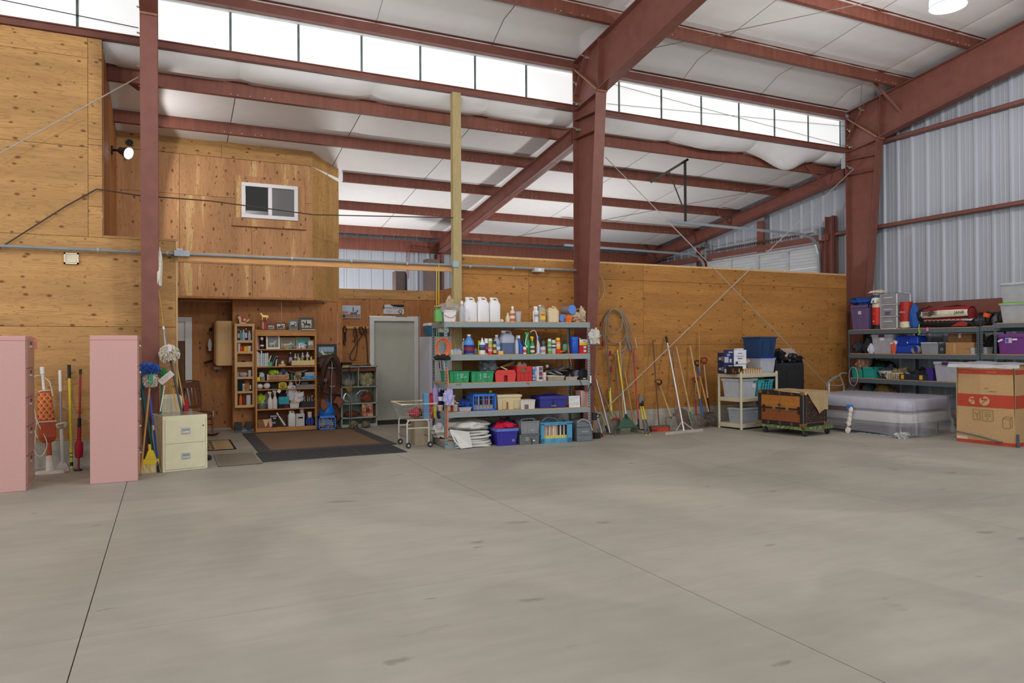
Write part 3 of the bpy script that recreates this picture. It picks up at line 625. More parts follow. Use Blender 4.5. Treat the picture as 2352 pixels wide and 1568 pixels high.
# far lean-to ducts
for (a,b,yy,l) in (((909,622),(934,668),17.2,'narrow brown metal duct standing beyond the door wall'),((980,594),(1014,668),18.6,'tall dark brown duct at the far lean-to post')):
    p=at(*a,Y=yy);q=at(*b,Y=yy);t=thing('metal_duct',l,'duct',((p.x+q.x)/2,yy,0));wd2=q.x-p.x
    BR=K(96,82,78,.6)
    MB().box(-wd2/2,wd2/2-.03,0,.3,0,p.z).build('duct_body',BR,t);MB().box(wd2/2-.03,wd2/2,-.02,.3,0,p.z-.08).build('dark_side',BLACK,t)
    MB().hexa([(wd2/2-.03,-.02,p.z-.08),(wd2/2,-.02,p.z-.1),(wd2/2,.3,p.z-.1),(wd2/2-.03,.3,p.z-.08),(wd2/2-.03,-.02,p.z),(wd2/2-.02,-.02,p.z-.02),(wd2/2-.02,.3,p.z-.02),(wd2/2-.03,.3,p.z)]).build('dark_cap',BLACK,t)
wire('orange air line on the far corrugated wall',[at(938,640,Y=19.0),at(940,572,Y=19.0),at(985,578,Y=19.0)],.012,K(150,80,66,.6),'air_line',cat='pipe')
# =============== kit of things ===============
def lid_(q,name,label,cat,grp=None):return thing(name,label,cat,q.loc,q.rz,grp)
def label_part(par,w,h,z,y,col,x=0,m2=None):
    MB().box(x-w/2,x+w/2,y-.0012,y,z,z+h).build('label',col if hasattr(col,'name') else K(*col,.5),par)
    if m2:MB().box(x-w*.42,x+w*.42,y-.002,y-.001,z+h*.55,z+h*.85).build('label_band',K(*m2,.5),par)
def jug(q,label,col,cap,grp=None,lab=None,lab2=None,m=None,name='jug',fluid=None,cat='jug',hside=1):
    """rectangular jug with sloping shoulder, moulded handle and offset neck"""
    t=lid_(q,name,label,cat,grp);w,h=q.w,q.h;d=q.d;mt=m or K(*col,.45,var=.03)
    mb=MB();mb.lathe([(.47*w,0),(.5*w,.02*h),(.5*w,.70*h),(.47*w,.74*h),(.30*w,.88*h)],20,sx=1,sy=d/w,e=.45)
    mb.T=None;mb.build('body',mt,t,smooth=True)
    hb=MB();hb.tube([(.30*w*hside,0,.80*h),(.34*w*hside,0,.90*h),(.20*w*hside,0,.965*h),(-.02*w*hside,0,.965*h),(-.12*w*hside,0,.86*h)],.06*w,8,flat=1).build('handle',mt,t,smooth=True)
    MB().lathe([(.15*w,.86*h),(.15*w,.94*h)],14,c=(-.2*w*hside,0,0)).build('neck',mt,t,smooth=True)
    MB().lathe([(.17*w,.93*h),(.18*w,.94*h),(.18*w,.99*h),(.16*w,h)],14,c=(-.2*w*hside,0,0)).build('cap',K(*cap,.4),t,smooth=True)
    if fluid:MB().lathe([(.475*w,.01*h),(.505*w,.025*h),(.505*w,.48*h)],20,sy=d/w,e=.45).build('fluid',K(*fluid,.3),t,smooth=True)
    if lab:label_part(t,.7*w,.4*h,.15*h,-d/2-.001,lab,m2=lab2)
    return t
PROF={
 'can':[(.96,0),(1,.01),(1,.80),(.92,.84)],'round':[(.9,0),(1,.03),(1,.62),(.78,.76),(.38,.86),(.36,.9)],
 'gallon':[(.94,0),(1,.03),(1,.52),(.9,.64),(.45,.84),(.3,.88),(.29,.92)],'squeeze':[(.9,0),(1,.04),(.97,.62),(.5,.74),(.34,.8)],
 'spray':[(.92,0),(1,.02),(1,.48),(.72,.58),(.38,.7),(.34,.76)],'jar':[(.9,0),(1,.04),(1,.72),(.86,.8)],'tub':[(.8,0),(.82,.02),(1,.86)],'flask':[(.94,0),(1,.02),(1,.66),(.7,.74),(.42,.78),(.42,.84)],
 'cup':[(.72,0),(.74,.02),(1,1)],'bell':[(.55,0),(.9,.02),(1,.3),(.8,.6),(.4,.8),(.34,.88)]}
CAPF={'can':(.86,.84,1),'round':(.42,.9,1),'gallon':(.36,.91,1),'squeeze':(.4,.8,.86),'jar':(1.0,.8,1),'tub':(1.04,.86,1),'flask':(.5,.84,1),'bell':(.4,.88,1)}
def bottle(q,label,kind,col,cap=None,lab=None,lab2=None,grp=None,name='bottle',cat='bottle',m=None,e=1,body2=None,fz=(.2,.42)):
    t=lid_(q,name,label,cat,grp);r,h=q.w/2,q.h;mt=m or K(*col,.4,var=.03);dy=min(1,q.d/q.w) if q.w else 1
    if kind== 'spray':r *= .92
    MB().lathe([(a*r,z*h) for a,z in PROF[kind]],18,e=e,sy=dy).build('body',mt,t,smooth=True)
    if kind== 'spray':
        c=K(*cap,.4);MB().lathe([(.36*r,.74*h),(.36*r,.82*h)],12).build('collar',c,t)
        MB().hexa([(-.95*r,-.2*r,.90*h),(.55*r,-.2*r,.86*h),(.55*r,.2*r,.86*h),(-.95*r,.2*r,.90*h),(-.95*r,-.2*r,1*h),(.5*r,-.2*r,.98*h),(.5*r,.2*r,.98*h),(-.95*r,.2*r,1*h)]).box(-.25*r,.25*r,-.2*r,.2*r,.8*h,.9*h).build('spray_head',c,t,bevel=.003)
        MB().bar((-.55*r,0,.9*h),(-.75*r,0,.76*h),.25*r,.12*r).build('trigger',c,t)
    elif cap and kind in CAPF:
        a,z0,z1=CAPF[kind];MB().lathe([(a*r,z0*h),(a*r,z1*h-.1*(z1-z0)*h),(a*r*.86,z1*h)],16,sy=dy,e=e).build('cap',K(*cap,.4),t,smooth=True)
        if kind== 'squeeze':MB().lathe([(.3*r,.86*h),(.12*r,1*h)],10).build('nozzle',K(*cap,.4),t)
    if lab:
        z0,z1=fz;rr=PROF[kind][2][0]*r*1.012
        MB().lathe([(rr,z0*h),(rr,(z0+z1)*h)],18,e=e,sy=dy,caps=False).build('label',K(*lab,.5),t,smooth=True)
        if lab2:MB().lathe([(rr*1.01,(z0+z1*.35)*h),(rr*1.01,(z0+z1*.7)*h)],18,e=e,sy=dy,caps=False).build('label_band',K(*lab2,.5),t,smooth=True)
    return t
def tote(q,label,col,grp=None,rim=None,lid=None,taper=.86,ribs=0,m=None,name='storage_bin',cat='bin',latch=None,handle=None,fill=None,lab=None,rh=.06):
    """open or lidded tapered bin with a rolled rim"""
    t=lid_(q,name,label,cat,grp);w,d,h=q.w,q.d,q.h;mt=m or K(*col,.45,var=.03);tk=.004
    W,D,w0,d0=w*.95,d*.95,w*taper*.95,d*taper*.95;hh=h*(.93 if lid else 1)
    mb=MB();o=[(-1,-1),(1,-1),(1,1),(-1,1)]
    vs_=[(x*w0/2,y*d0/2,0) for x,y in o]+[(x*W/2,y*D/2,hh) for x,y in o]+[(x*(W/2-tk),y*(D/2-tk),hh) for x,y in o]+[(x*(w0/2-tk),y*(d0/2-tk),tk) for x,y in o]
    fs=[(3,2,1,0)]
    for a in range(4):
        b=(a+1)% 4;fs += [(a,b,b+4,a+4),(a+4,b+4,b+8,a+8),(a+8,b+8,b+12,a+12)]
    fs.append((12,13,14,15));mb.add(vs_,fs);mb.build('body',mt,t,bevel=min(.012,h*.06))
    rm=MB();z0,z1=hh-h*rh,hh
    for x0,x1,y0,y1 in ((-w/2,w/2,-d/2,-D/2+tk),(-w/2,w/2,D/2-tk,d/2),(-w/2,-W/2+tk,-d/2,d/2),(W/2-tk,w/2,-d/2,d/2)):rm.box(x0,x1,y0,y1,z0,z1)
    rm.build('rim',K(*rim,.45) if rim else mt,t)
    if ribs:
        for k in range(ribs):
            x=(-.5+(k+.5)/ribs)*w0*.95;x2=x*W/w0
            MB().hexa([(x-.012,-d0/2-.004,.02*h),(x+.012,-d0/2-.004,.02*h),(x+.012,-d0/2+.004,.02*h),(x-.012,-d0/2+.004,.02*h),(x2-.012,-D/2-.006,z0),(x2+.012,-D/2-.006,z0),(x2+.012,-D/2+.004,z0),(x2-.012,-D/2+.004,z0)]).build('rib',mt,t)
    if lid:MB().tbox(w*1.01,d*1.01,h*.05,w*.98,d*.98,z=hh).tbox(w*.9,d*.9,h*.02,w*.86,d*.86,z=hh+h*.05).build('lid',lid if hasattr(lid,'name') else K(*lid,.45),t,bevel=.003)
    if latch:MB().box(-w*.13,w*.13,-d/2-.012,-d/2+.006,h*.84,h*.97).build('latch',K(*latch,.4),t,bevel=.003)
    if handle:MB().tube([(-w*.25,0,h*.98),(-w*.2,0,h*1.12),(w*.2,0,h*1.12),(w*.25,0,h*.98)],.012,8).build('handle',K(*handle,.45),t,smooth=True)
    if fill:MB().tbox(w0*.93,d0*.93,h*fill[3],w0*.98,d0*.98,z=tk*2).build('contents',K(*fill[:3],.8),t)
    if lab:label_part(t,lab[3]*w,lab[4]*h,lab[5]*h,-(d0+(D-d0)*lab[5])/2-.004,lab[:3],x=(lab[6] if len(lab)>6 else 0)*w)
    return t
def crate(q,label,col,grp=None,nx=6,nz=3,name='milk_crate',cat='crate',rim=.14,open_=None):
    t=lid_(q,name,label,cat,grp);w,d,h=q.w,q.d,q.h;mt=K(*col,.4,var=.03);mb=MB();b=.012
    for s in (-1,1):
        y=s*(d/2-.006)
        mb.box(-w/2,w/2,y-.006,y+.006,0,h*rim*.8).box(-w/2,w/2,y-.006,y+.006,h*(1-rim),h)
        for sx_ in (-1,1):mb.box(sx_*w/2-(.03 if sx_>0 else 0),sx_*w/2+(.03 if sx_<0 else 0),y-.006,y+.006,0,h)
        x=s*(w/2-.006);mb.box(x-.006,x+.006,-d/2,d/2,0,h*rim*.8).box(x-.006,x+.006,-d/2,d/2,h*(1-rim),h)
        for sy_ in (-1,1):mb.box(x-.006,x+.006,sy_*d/2-(.03 if sy_>0 else 0),sy_*d/2+(.03 if sy_<0 else 0),0,h)
    mb.box(-w/2,w/2,-d/2,d/2,0,.008);mb.build('frame',mt,t)
    g=MB()
    for s in (-1,1):
        for k in range(1,nx):x=-w/2+w*k/nx;g.box(x-.004,x+.004,s*(d/2-.006)-.004,s*(d/2-.006)+.004,0,h)
        for k in range(1,nz):z=h*k/nz;g.box(-w/2,w/2,s*(d/2-.006)-.004,s*(d/2-.006)+.004,z-.004,z+.004);g.box(s*(w/2-.006)-.004,s*(w/2-.006)+.004,-d/2,d/2,z-.004,z+.004)
        for k in range(1,nx):y=-d/2+d*k/nx;g.box(s*(w/2-.006)-.004,s*(w/2-.006)+.004,y-.004,y+.004,0,h)
    g.build('lattice',mt,t);return t
def carton(q,label,col=None,grp=None,name='cardboard_box',cat='box',tape=None,flaps=0,m=None,print_=None):
    t=lid_(q,name,label,cat,grp);w,d,h=q.w,q.d,q.h;mt=m or (K(*col,.8) if col else CARDB);k=.004
    if flaps:
        mb=MB();mb.box(-w/2,w/2,-d/2,-d/2+k,0,h).box(-w/2,w/2,d/2-k,d/2,0,h).box(-w/2,-w/2+k,-d/2,d/2,0,h).box(w/2-k,w/2,-d/2,d/2,0,h).box(-w/2,w/2,-d/2,d/2,0,k);mb.build('body',mt,t)
        MB().hexa([(-w/2,-d/2,h-.002),(w/2,-d/2,h-.002),(w/2,-d/2+k,h),(-w/2,-d/2+k,h),(-w/2,-d/2-flaps*.6,h-flaps*.5),(w/2,-d/2-flaps*.6,h-flaps*.5),(w/2,-d/2-flaps*.6,h-flaps*.5+k),(-w/2,-d/2-flaps*.6,h-flaps*.5+k)]).build('flap',mt,t)
    else:MB().box(-w/2,w/2,-d/2,d/2,0,h).build('body',mt,t,bevel=.003)
    if tape:MB().box(-.025,.025,-d/2-.001,d/2,h,h+.001).box(-.025,.025,-d/2-.0015,-d/2,h*.5,h).build('tape',K(*tape,.35),t)
    if print_:
        for (x,z,ww,hh_,c) in print_:MB().box((x-ww/2)*w,(x+ww/2)*w,-d/2-.0015,-d/2,z*h,(z+hh_)*h).build('print',K(*c,.6),t)
    return t
def heap(q,label,col,name='cloth',cat='cloth',grp=None,seed=1,amp=.28,m=None,sc=2.6,bump=.5):
    mt=m or mat('cloth_%d_%d_%d' % col,col,.85,var=.12,bump=bump,scale=16)
    o=MB().blob(q.w,q.d,q.h,seed,amp,28,14,sc).build(name,mt,smooth=True,loc=q.loc,rz=q.rz);return tag(o,label,cat,grp)
def part(o,t,loc=(0,0,0)):# make a built thing-less mesh a part
    o.parent=t;o.location=loc;return o
HORSE=[(-.50,.46),(-.44,.56),(-.34,.60),(-.12,.57),(.08,.60),(.20,.66),(.30,.82),(.38,.88),(.42,.84),(.50,.72),(.49,.67),(.42,.70),(.34,.62),(.30,.48),(.24,.38),(.27,.22),(.25,.02),(.20,.02),(.20,.22),(.15,.36),(-.16,.34),(-.24,.38),(-.27,.22),(-.22,.02),(-.27,.02),(-.34,.22),(-.36,.38),(-.40,.40),(-.46,.26),(-.50,.28)]
def picture(q,label,fcol,bw,sky,ground,sub=None,tilt=.12,grp=None,name='framed_picture',rider=False,stand=True,sc=1,flip=1,m=None,hz=.4):
    t=lid_(q,name,label,'picture',grp);w,h=q.w,q.h
    M_=Matrix.Rotation(-tilt,4,'X') if stand else Matrix.Identity(4)
    fb=MB();fb.T=M_
    for a_ in ((-w/2,w/2,h-bw,h),(-w/2,w/2,0,bw),(-w/2,-w/2+bw,bw,h-bw),(w/2-bw,w/2,bw,h-bw)):fb.box(a_[0],a_[1],-.012,.008,a_[2],a_[3])
    fb.build('frame',m or K(*fcol,.45),t)
    zg=h*hz
    a=MB();a.T=M_;a.box(-w/2+bw*.9,w/2-bw*.9,-.002,.002,zg,h-bw*.9).build('print',mat('print_%d_%d_%d' % sky,sky,.5,var=.16,scale=22),t)
    a=MB();a.T=M_;a.box(-w/2+bw*.9,w/2-bw*.9,-.0022,.002,bw*.9,zg).build('print',mat('print_%d_%d_%d' % ground,ground,.5,var=.2,scale=30),t)
    if sub:
        iw,ih=(w-2*bw)*.8*sc,(h-2*bw)*.9*sc
        g=MB();g.T=M_;g.prism(HORSE,lambda x,z:(x*iw*flip,-.0026,bw+z*ih),lambda x,z:(x*iw*flip,-.004,bw+z*ih))
        if rider:g.prism([(-.08,.52),(.06,.52),(.08,.72),(.05,.86),(.08,.92),(.03,1.0),(-.04,1.0),(-.06,.9),(-.07,.7)],lambda x,z:(x*iw*flip,-.003,bw+z*ih),lambda x,z:(x*iw*flip,-.0045,bw+z*ih))
        g.build('printed_figure',K(*sub,.5),t)
    return t
def pole(a,b,r,m,par,name='handle',n=10,r2=None):return MB().tube([a,b],[r,r2 or r],n).build(name,m,par,smooth=True)
def rack(fr,w,d,zs,label,m,posts,board=BOARD,bh=.075,top=None,name='shelving_unit',x0s=None):
    t=thing(name,label,'shelf',fr.loc(0,0,0),fr.a);P_=.042
    H=top or zs[0]
    for x,y in posts:
        mb=MB();sx_=1 if x <= w/2 else -1;sy_=1 if y<d/2 else -1
        mb.box(min(x,x+sx_*P_),max(x,x+sx_*P_),y-.0015,y+.0015,0,H);mb.box(x-.0015,x+.0015,min(y,y+sy_*P_),max(y,y+sy_*P_),0,H)
        o=mb.build('post',m,t);sl_=MB();z=.06
        while z<H-.05:
            for dx in (.013,.029):sl_.box(x+sx_*dx-.004,x+sx_*dx+.004,y-.003,y-.0012,z,z+.022)
            z += .045
        tag(sl_.build('slots',BLACK,o),kind='stuff')
    for z in zs:
        for y in (0,d):MB().box(P_*.2,w-P_*.2,y-.004 if y== 0 else y-.03,y+.03 if y== 0 else y+.004,z-bh-.012,z-.012).build('beam',m,t)
        for x in (.006,w-.006):MB().box(x-.012,x+.012,.004,d-.004,z-bh-.012,z-.012).build('side_beam',m,t)
        MB().box(.004,w-.004,.002,d-.002,z-.014,z).build('shelf_board',board,t)
    return t
# =============== central shelving ===============
ORD='first second third fourth fifth sixth seventh eighth ninth tenth eleventh twelfth thirteenth'.split()
RUST=mat('rusty_grey_steel',(134,148,152),.5,metal=.12,scale=5,stretch=(1.2,1,2.5),col2=(140,104,84),thr=(.62,.68),bump=.05)
F1=Frame(3.885,10.625,-5.05)
ZA,ZB,ZC,ZD=1.975,1.455,1.015,.565
rack(F1,2.50,.80,[ZA,ZB,ZC,ZD],'rust spotted grey steel shelving crowded with bottles and bins',RUST,[(0,0),(2.5,0),(0,.8),(2.5,.8)])
t=thing('bottom_shelf','short bottom shelf at floor level of the central shelving','shelf',F1.loc(0,0,0),F1.a)
MB().box(.0,.40,.03,.78,.095,.11).build('shelf_board',BOARD,t);MB().box(0.003,.027,.04,.76,.01,.095).build('side_beam',RUST,t);MB().box(.045,.42,.0,.03,.0,.095).build('beam',RUST,t)
A=lambda *a,**k:it(F1,ZA,*a,**k);B=lambda *a,**k:it(F1,ZB,*a,**k);D3=lambda *a,**k:it(F1,ZC,*a,**k);D4=lambda *a,**k:it(F1,ZD,*a,**k)
# top shelf
GJ='bottles and jugs on top of the central shelving';G2='cleaning bottles on the second shelf'
q=A(999.5,1018,706,ly=.12);jug(q,'green dusty plastic bottle at the left end of the top shelf',(96,158,84),(110,160,90),GJ,name='plastic_bottle',cat='bottle')
q=A(1000,1020,700,ly=.13,d=.15);q.loc.z += q.h*.86;q.h=.03;heap(q,'crumpled brown paper lying on the green bottle',(190,168,132),'paper','paper',amp=.2,seed=4)
q=A(1018.5,1049.5,712,ly=.08);t=tote(q,'white pail with red wire handle and a plastic bag on the top shelf',(222,218,222),taper=.84,name='pail',cat='bucket',rh=.1)
w_,h_=q.w,q.h
MB().tube([(-w_*.48,-q.d*.3,h_*.8),(-w_*.3,-q.d*.56,h_*.45),(0,-q.d*.6,h_*.34),(w_*.3,-q.d*.56,h_*.45),(w_*.48,-q.d*.3,h_*.8)],.004,6).build('handle',K(120,40,48,.5),t)
q2=A(1014,1058,694,ly=.06);q2.loc.z += h_*.72;q2.h -= h_*.72;heap(q2,'white plastic bag bulging out of the pail',(226,226,230),'plastic_bag','bag',amp=.35,seed=9,m=FILM)
q2=A(1026,1045,683,ly=.1);q2.loc.z += h_*.85;q2.h -= h_*.85;heap(q2,'brown paper sack sticking up out of the white pail',(176,156,122),'paper_sack','bag',amp=.3,seed=2)
bottle(A(1056.5,1068.5,690.6,ly=.1),'clear bottle half wrapped in film on the top shelf','flask',(196,176,160),(220,220,216),grp=GJ,m=CLEAR)
heap(A(1066,1080,708,ly=.05),'loose clear wrapping film beside the white jugs',(220,220,222),'wrapping_film','plastic',amp=.4,seed=7,m=FILM)
for a_,b_,y_,l in ((1069,1097.5,681.5,'white jug with an orange streak, first of three on the top shelf'),(1097.8,1125.5,681,'white jug standing between the two other white jugs'),(1126,1151,682.5,'white jug nearest the empty middle of the top shelf')):
    t=jug(A(a_,b_,y_,ly=.07),l,(226,227,230),(232,232,232),'white jugs on the top shelf')
    if a_== 1069:q=A(a_,b_,y_,ly=.07);MB().box(q.w*.485,q.w*.503,-.012,.02,q.h*.5,q.h*.78).build('stain',K(214,168,96,.6),t)
heap(A(1151,1158,733,ly=.05),'scrap of white paper by the last white jug',(214,206,210),'paper_scrap','paper',seed=3)
bottle(A(1162.7,1174,718,ly=.1),'small pale yellow tub on the top shelf','bell',(206,200,168),(214,206,150),grp=GJ,name='tub',cat='tub')
bottle(A(1173.8,1184.2,703,ly=.07),'slim bottle with white cap and a busy red label','flask',(206,196,190),(226,226,220),(196,96,66),(222,208,190),grp=GJ,fz=(.05,.5))
bottle(A(1185,1200.5,715,ly=.09),'clear plastic measuring cup on the top shelf','cup',(208,208,212),m=CLEAR,name='measuring_cup',cat='cup')
bottle(A(1225.5,1234,703,ly=.14),'narrow white bottle behind the yellow labelled jug','flask',(228,228,230),(236,236,236),grp=GJ)
bottle(A(1229,1238.5,703.5,ly=.07),'white spray bottle with a grey label on the top shelf','flask',(222,222,226),(236,236,236),(206,210,216),(140,150,164),grp=GJ)
jug(A(1238.5,1254.8,700,ly=.07),'clear jug with yellow and red label on the top shelf',(172,170,150),(238,238,236),GJ,(226,192,60),(208,92,52),m=mat('amber_plastic',(172,168,150),.25,alpha=.85))
jug(A(1260,1286,703,ly=.08),'beige milk jug with red cap on the top shelf',(208,186,148),(176,60,50),GJ,m=mat('milky_plastic',(214,196,160),.4,alpha=.95))
for (a_,b_,y0,y1,l) in ((1287,1304,719,737,'lower'),(1308,1328,703,718,'upper')):
    q=A(a_,b_,y0,ly=.06);q3=A(a_,b_,y1,ly=.06);r_=q.w/2;cz=(q.h+q3.h)/2
    t=thing('jar_lid_pot',l+' of two clear pots with round blue lids lying on their sides','jar',q.loc+V((0,0,cz if l== 'upper' else r_)),q.rz,'blue lidded pots')
    MB().tube([(0,0,0),(-.08,.2,.0)],r_*.86,18).build('body',mat('smoky_plastic',(150,130,134),.3,alpha=.7),t,smooth=True)
    MB().tube([(0.005,-.02,0),(-.003,.01,0)],r_,18).build('lid',K(98,140,214,.4),t,smooth=True)
heap(A(1303,1316,723,ly=.03),'bright orange plastic wrapper on the top shelf',(226,112,44),'wrapper','plastic',seed=11,amp=.4)
heap(A(1314,1349,716,ly=.08),'heap of dirty beige rags at the right end of the top shelf',(186,164,140),'rags','cloth',seed=12,amp=.4)
q=A(1332,1348,707,ly=.2);heap(q,'stained canvas work gloves on the rag heap',(200,184,150),'work_gloves','gloves',seed=5,amp=.35)
wire('thin metal rod sticking out of the rags on the top shelf',[F1.hit(1322,711,.15),F1.hit(1342,706,.12)],.006,K(150,140,130,.4),'metal_rod',cat='rod')
# second shelf
carton(B(1041,1061,805,ly=.07,d=.14),'flat clear food container on the second shelf',(176,190,206),name='food_container',cat='container',m=CLEAR)
heap(B(1044,1060,800,ly=.12),'crumpled blue plastic bag on the food container',(140,168,204),'plastic_bag','bag',seed=21,amp=.35)
bottle(B(1062,1070,777,ly=.2),'grey bottle behind the blue gallon jug','round',(170,168,166),(226,226,226),grp=G2)
bottle(B(1034,1042,803,ly=.05),'small pale green pot by the left post','jar',(190,206,176),(224,228,216),grp=G2)
bottle(B(1069,1092,767.5,ly=.07),'gallon jug of bright blue fluid on the second shelf','gallon',(86,142,208),(232,236,240),(40,44,110),(150,34,44),grp=G2,name='gallon_jug',cat='jug',fz=(.06,.42),m=mat('blue_fluid',(84,142,210),.25,var=.06))
heap(B(1090,1098,800,ly=.2),'clear plastic wrap behind the blue jug',(200,200,200),'plastic_wrap','plastic',seed=4,m=FILM)
bottle(B(1098.5,1104,782,ly=.13),'thin yellow green bottle left of the glue bottle','can',(176,184,44),(176,184,44),grp=G2)
bottle(B(1102.5,1117,775,ly=.07),'white squeeze bottle with a blue and black label','squeeze',(226,226,226),(230,230,228),(66,98,150),(60,60,56),grp=G2,fz=(.08,.5))
bottle(B(1113,1122.5,777,ly=.13),'white can with blue and red stripes','can',(222,224,228),(230,230,234),(60,60,150),(190,50,60),grp=G2,fz=(.1,.6))
bottle(B(1122.5,1133,777,ly=.12),'lime green spray can behind the small red can','can',(160,176,76),(216,226,216),(190,200,120),grp=G2,name='spray_can',cat='can')
bottle(B(1122.5,1132.5,798,ly=.05),'small red and white can on the second shelf','can',(206,44,40),(206,44,40),(228,228,220),(206,44,40),grp=G2,name='can',cat='can',fz=(.5,.35))
bottle(B(1133.5,1141.5,783,ly=.07),'small dark bottle with yellow label and navy cap','can',(52,48,66),(40,40,66),(206,186,110),(96,74,60),grp=G2,fz=(.1,.65))
bottle(B(1134,1154,768.6,ly=.13),'clear gallon jug with a light blue label','gallon',(176,188,208),(232,234,238),(96,160,216),(226,232,240),grp=G2,name='gallon_jug',cat='jug',m=mat('clear_bluish',(176,186,206),.3,alpha=.88),fz=(.1,.42))
bottle(B(1146,1157,804,ly=.04),'small orange box on the second shelf','can',(230,178,92),grp=G2,name='small_box',cat='box',e=.3)
bottle(B(1150,1158,769,ly=.3),'white capped bottle hidden behind the big grey jug','round',(210,210,216),(236,236,236),grp=G2)
jug(B(1152.5,1184.5,758.5,ly=.07),'large cloudy jug half full of dark blue fluid',(150,156,172),(226,218,200),G2,m=mat('cloudy_grey',(158,164,180),.35),fluid=(78,94,130))
bottle(B(1182,1196,770,ly=.15),'white flat bottle beside the large cloudy jug','squeeze',(222,226,226),(230,230,200),grp=G2)
t=thing('cleaner_bottle','bent blue toilet cleaner bottle with a white cap','bottle',B(1191,1203,770,ly=.07).loc,F1.a,G2);q=B(1191,1203,770,ly=.07);w_,h_=q.w,q.h
MB().tube([(w_*.15,0,0),(w_*.15,0,h_*.4),(-w_*.1,0,h_*.62),(-w_*.25,0,h_*.85)],[w_*.36,w_*.36,w_*.24,w_*.2],14).build('body',K(38,84,190,.35),t,smooth=True)
MB().tube([(-w_*.25,0,h_*.84),(-w_*.27,0,h_)],w_*.26,12).build('cap',K(206,220,236,.35),t)
bottle(B(1186,1192,769,ly=.25),'dark blue spray head bottle behind the white bottle','spray',(60,80,170),(40,60,170),grp=G2,name='spray_bottle')
bottle(B(1203,1210.5,796,ly=.05),'small white jar with a red label','jar',(228,226,224),(230,230,226),(206,70,66),grp=G2,name='jar',cat='jar')
bottle(B(1200,1208,771,ly=.2),'dark green bottle behind the green sprayer','round',(30,92,58),(30,100,50),grp=G2)
t=bottle(B(1207,1222,762,ly=.12),'tall bright green sprayer with a white hose','spray',(40,150,84),(60,190,90),grp=G2,name='sprayer')
q=B(1207,1222,762,ly=.12);MB().tube([(-.02,-.03,q.h*.9),(-.06,-.05,q.h*.45),(-.03,-.07,q.h*.3)],.009,6).build('hose',K(222,226,228,.4),t)
hp=[F1.hit(*p_,.06) for p_ in ((1218,763),(1224,758),(1230,760),(1234,772),(1234,790),(1237,800),(1236,810),(1228,813.5),(1219,814))]
t2=wire('white hose looping from the green sprayer',hp,.006,K(224,228,230,.4),'hose',cat='hose')
bottle(B(1219.5,1230,772,ly=.07),'green trigger bottle with a yellow head and a tag','spray',(56,130,84),(230,196,50),(210,214,200),(90,60,60),grp=G2,name='spray_bottle',fz=(.1,.35))
bottle(B(1233.5,1242,771,ly=.08),'clear spray bottle with a blue head','spray',(186,192,212),(44,84,206),grp=G2,name='spray_bottle')
bottle(B(1245,1254,777,ly=.13),'dark spray can with a black cap behind a small tub','can',(86,92,96),(34,36,38),(70,74,80),(190,190,186),grp=G2,name='spray_can',cat='can')
bottle(B(1243.5,1255.5,797,ly=.05),'small pink, blue and white tub','jar',(206,206,210),(216,210,190),(110,140,190),(214,130,130),grp=G2,name='tub',cat='tub')
bottle(B(1259.5,1268,778,ly=.08),'green and yellow spray can with a white cap','can',(110,168,92),(228,230,224),(170,196,120),(80,130,170),grp=G2,name='spray_can',cat='can')
bottle(B(1268.5,1278.5,780.5,ly=.07),'silver spray can with a dark label and white base label','can',(176,186,186),(206,212,212),(44,62,64),(206,214,214),grp=G2,name='spray_can',cat='can',fz=(.4,.35))
bottle(B(1278.5,1289,775.5,ly=.08),'tall yellow and red insect spray can','can',(214,62,44),(214,206,66),(232,170,60),(226,196,170),grp=G2,name='spray_can',cat='can',fz=(.3,.45))
bottle(B(1294.5,1304.5,779,ly=.08),'dark green oval oil bottle with a black cap','flask',(34,58,44),(30,34,32),(60,160,96),(120,130,124),grp=G2,fz=(.25,.42))
q=B(1288,1301,803,ly=.04);o=MB().tube([(-q.w/2,0,.03),(q.w/2,-.02,.045)],[.018,.008],8).build('nozzle',K(226,92,60,.4),loc=q.loc,rz=q.rz);tag(o,'orange plastic spout lying in front of the spray cans','nozzle')
bottle(B(1311.5,1320,783,ly=.14),'dark flat bottle with a red and yellow label','flask',(52,48,60),(220,190,150),(150,60,56),(220,190,70),grp=G2,fz=(.05,.5))
bottle(B(1314.5,1330.5,773,ly=.07),'large blue handled antifreeze bottle at the shelf end','jar',(30,84,186),(36,96,206),grp=G2,name='handled_bottle',e=.6)
q=B(1331,1351,778.5,ly=.08,d=.1);t=carton(q,'rectangular red, yellow and white metal can by the right post',(196,38,46),name='metal_can',cat='can',print_=[(0,.58,1,.2,(228,208,60)),(0,.78,1,.2,(222,224,222)),(.12,.36,.3,.16,(236,236,230)),(.12,.1,.3,.16,(236,236,230)),(0,.84,.4,.05,(80,80,84))]);MB().tube([(-.04,0,q.h),(0,0,q.h+.03),(.05,0,q.h)],.004,6).build('handle',K(60,60,60,.5),t)
MB().tube([(-.05,0,q.h),(-.05,0,q.h+.02)],.014,10).build('cap',WHITE,t)
wire('orange and cream cord drooping over the edge of the second shelf',[F1.hit(1305,790,.05),F1.hit(1307,812,.0),F1.hit(1310,826,-.015),F1.hit(1312,838,-.015)],.006,K(218,106,60,.5),'extension_cord',cat='cord')
q=F1.hit(1311,843,-.015);tag(MB().tube([(0,0,-.035),(0,0,.03)],[.016,.011],8).build('cord_plug',K(50,70,60,.5),loc=q),'dark plug at the end of the orange cord','plug')
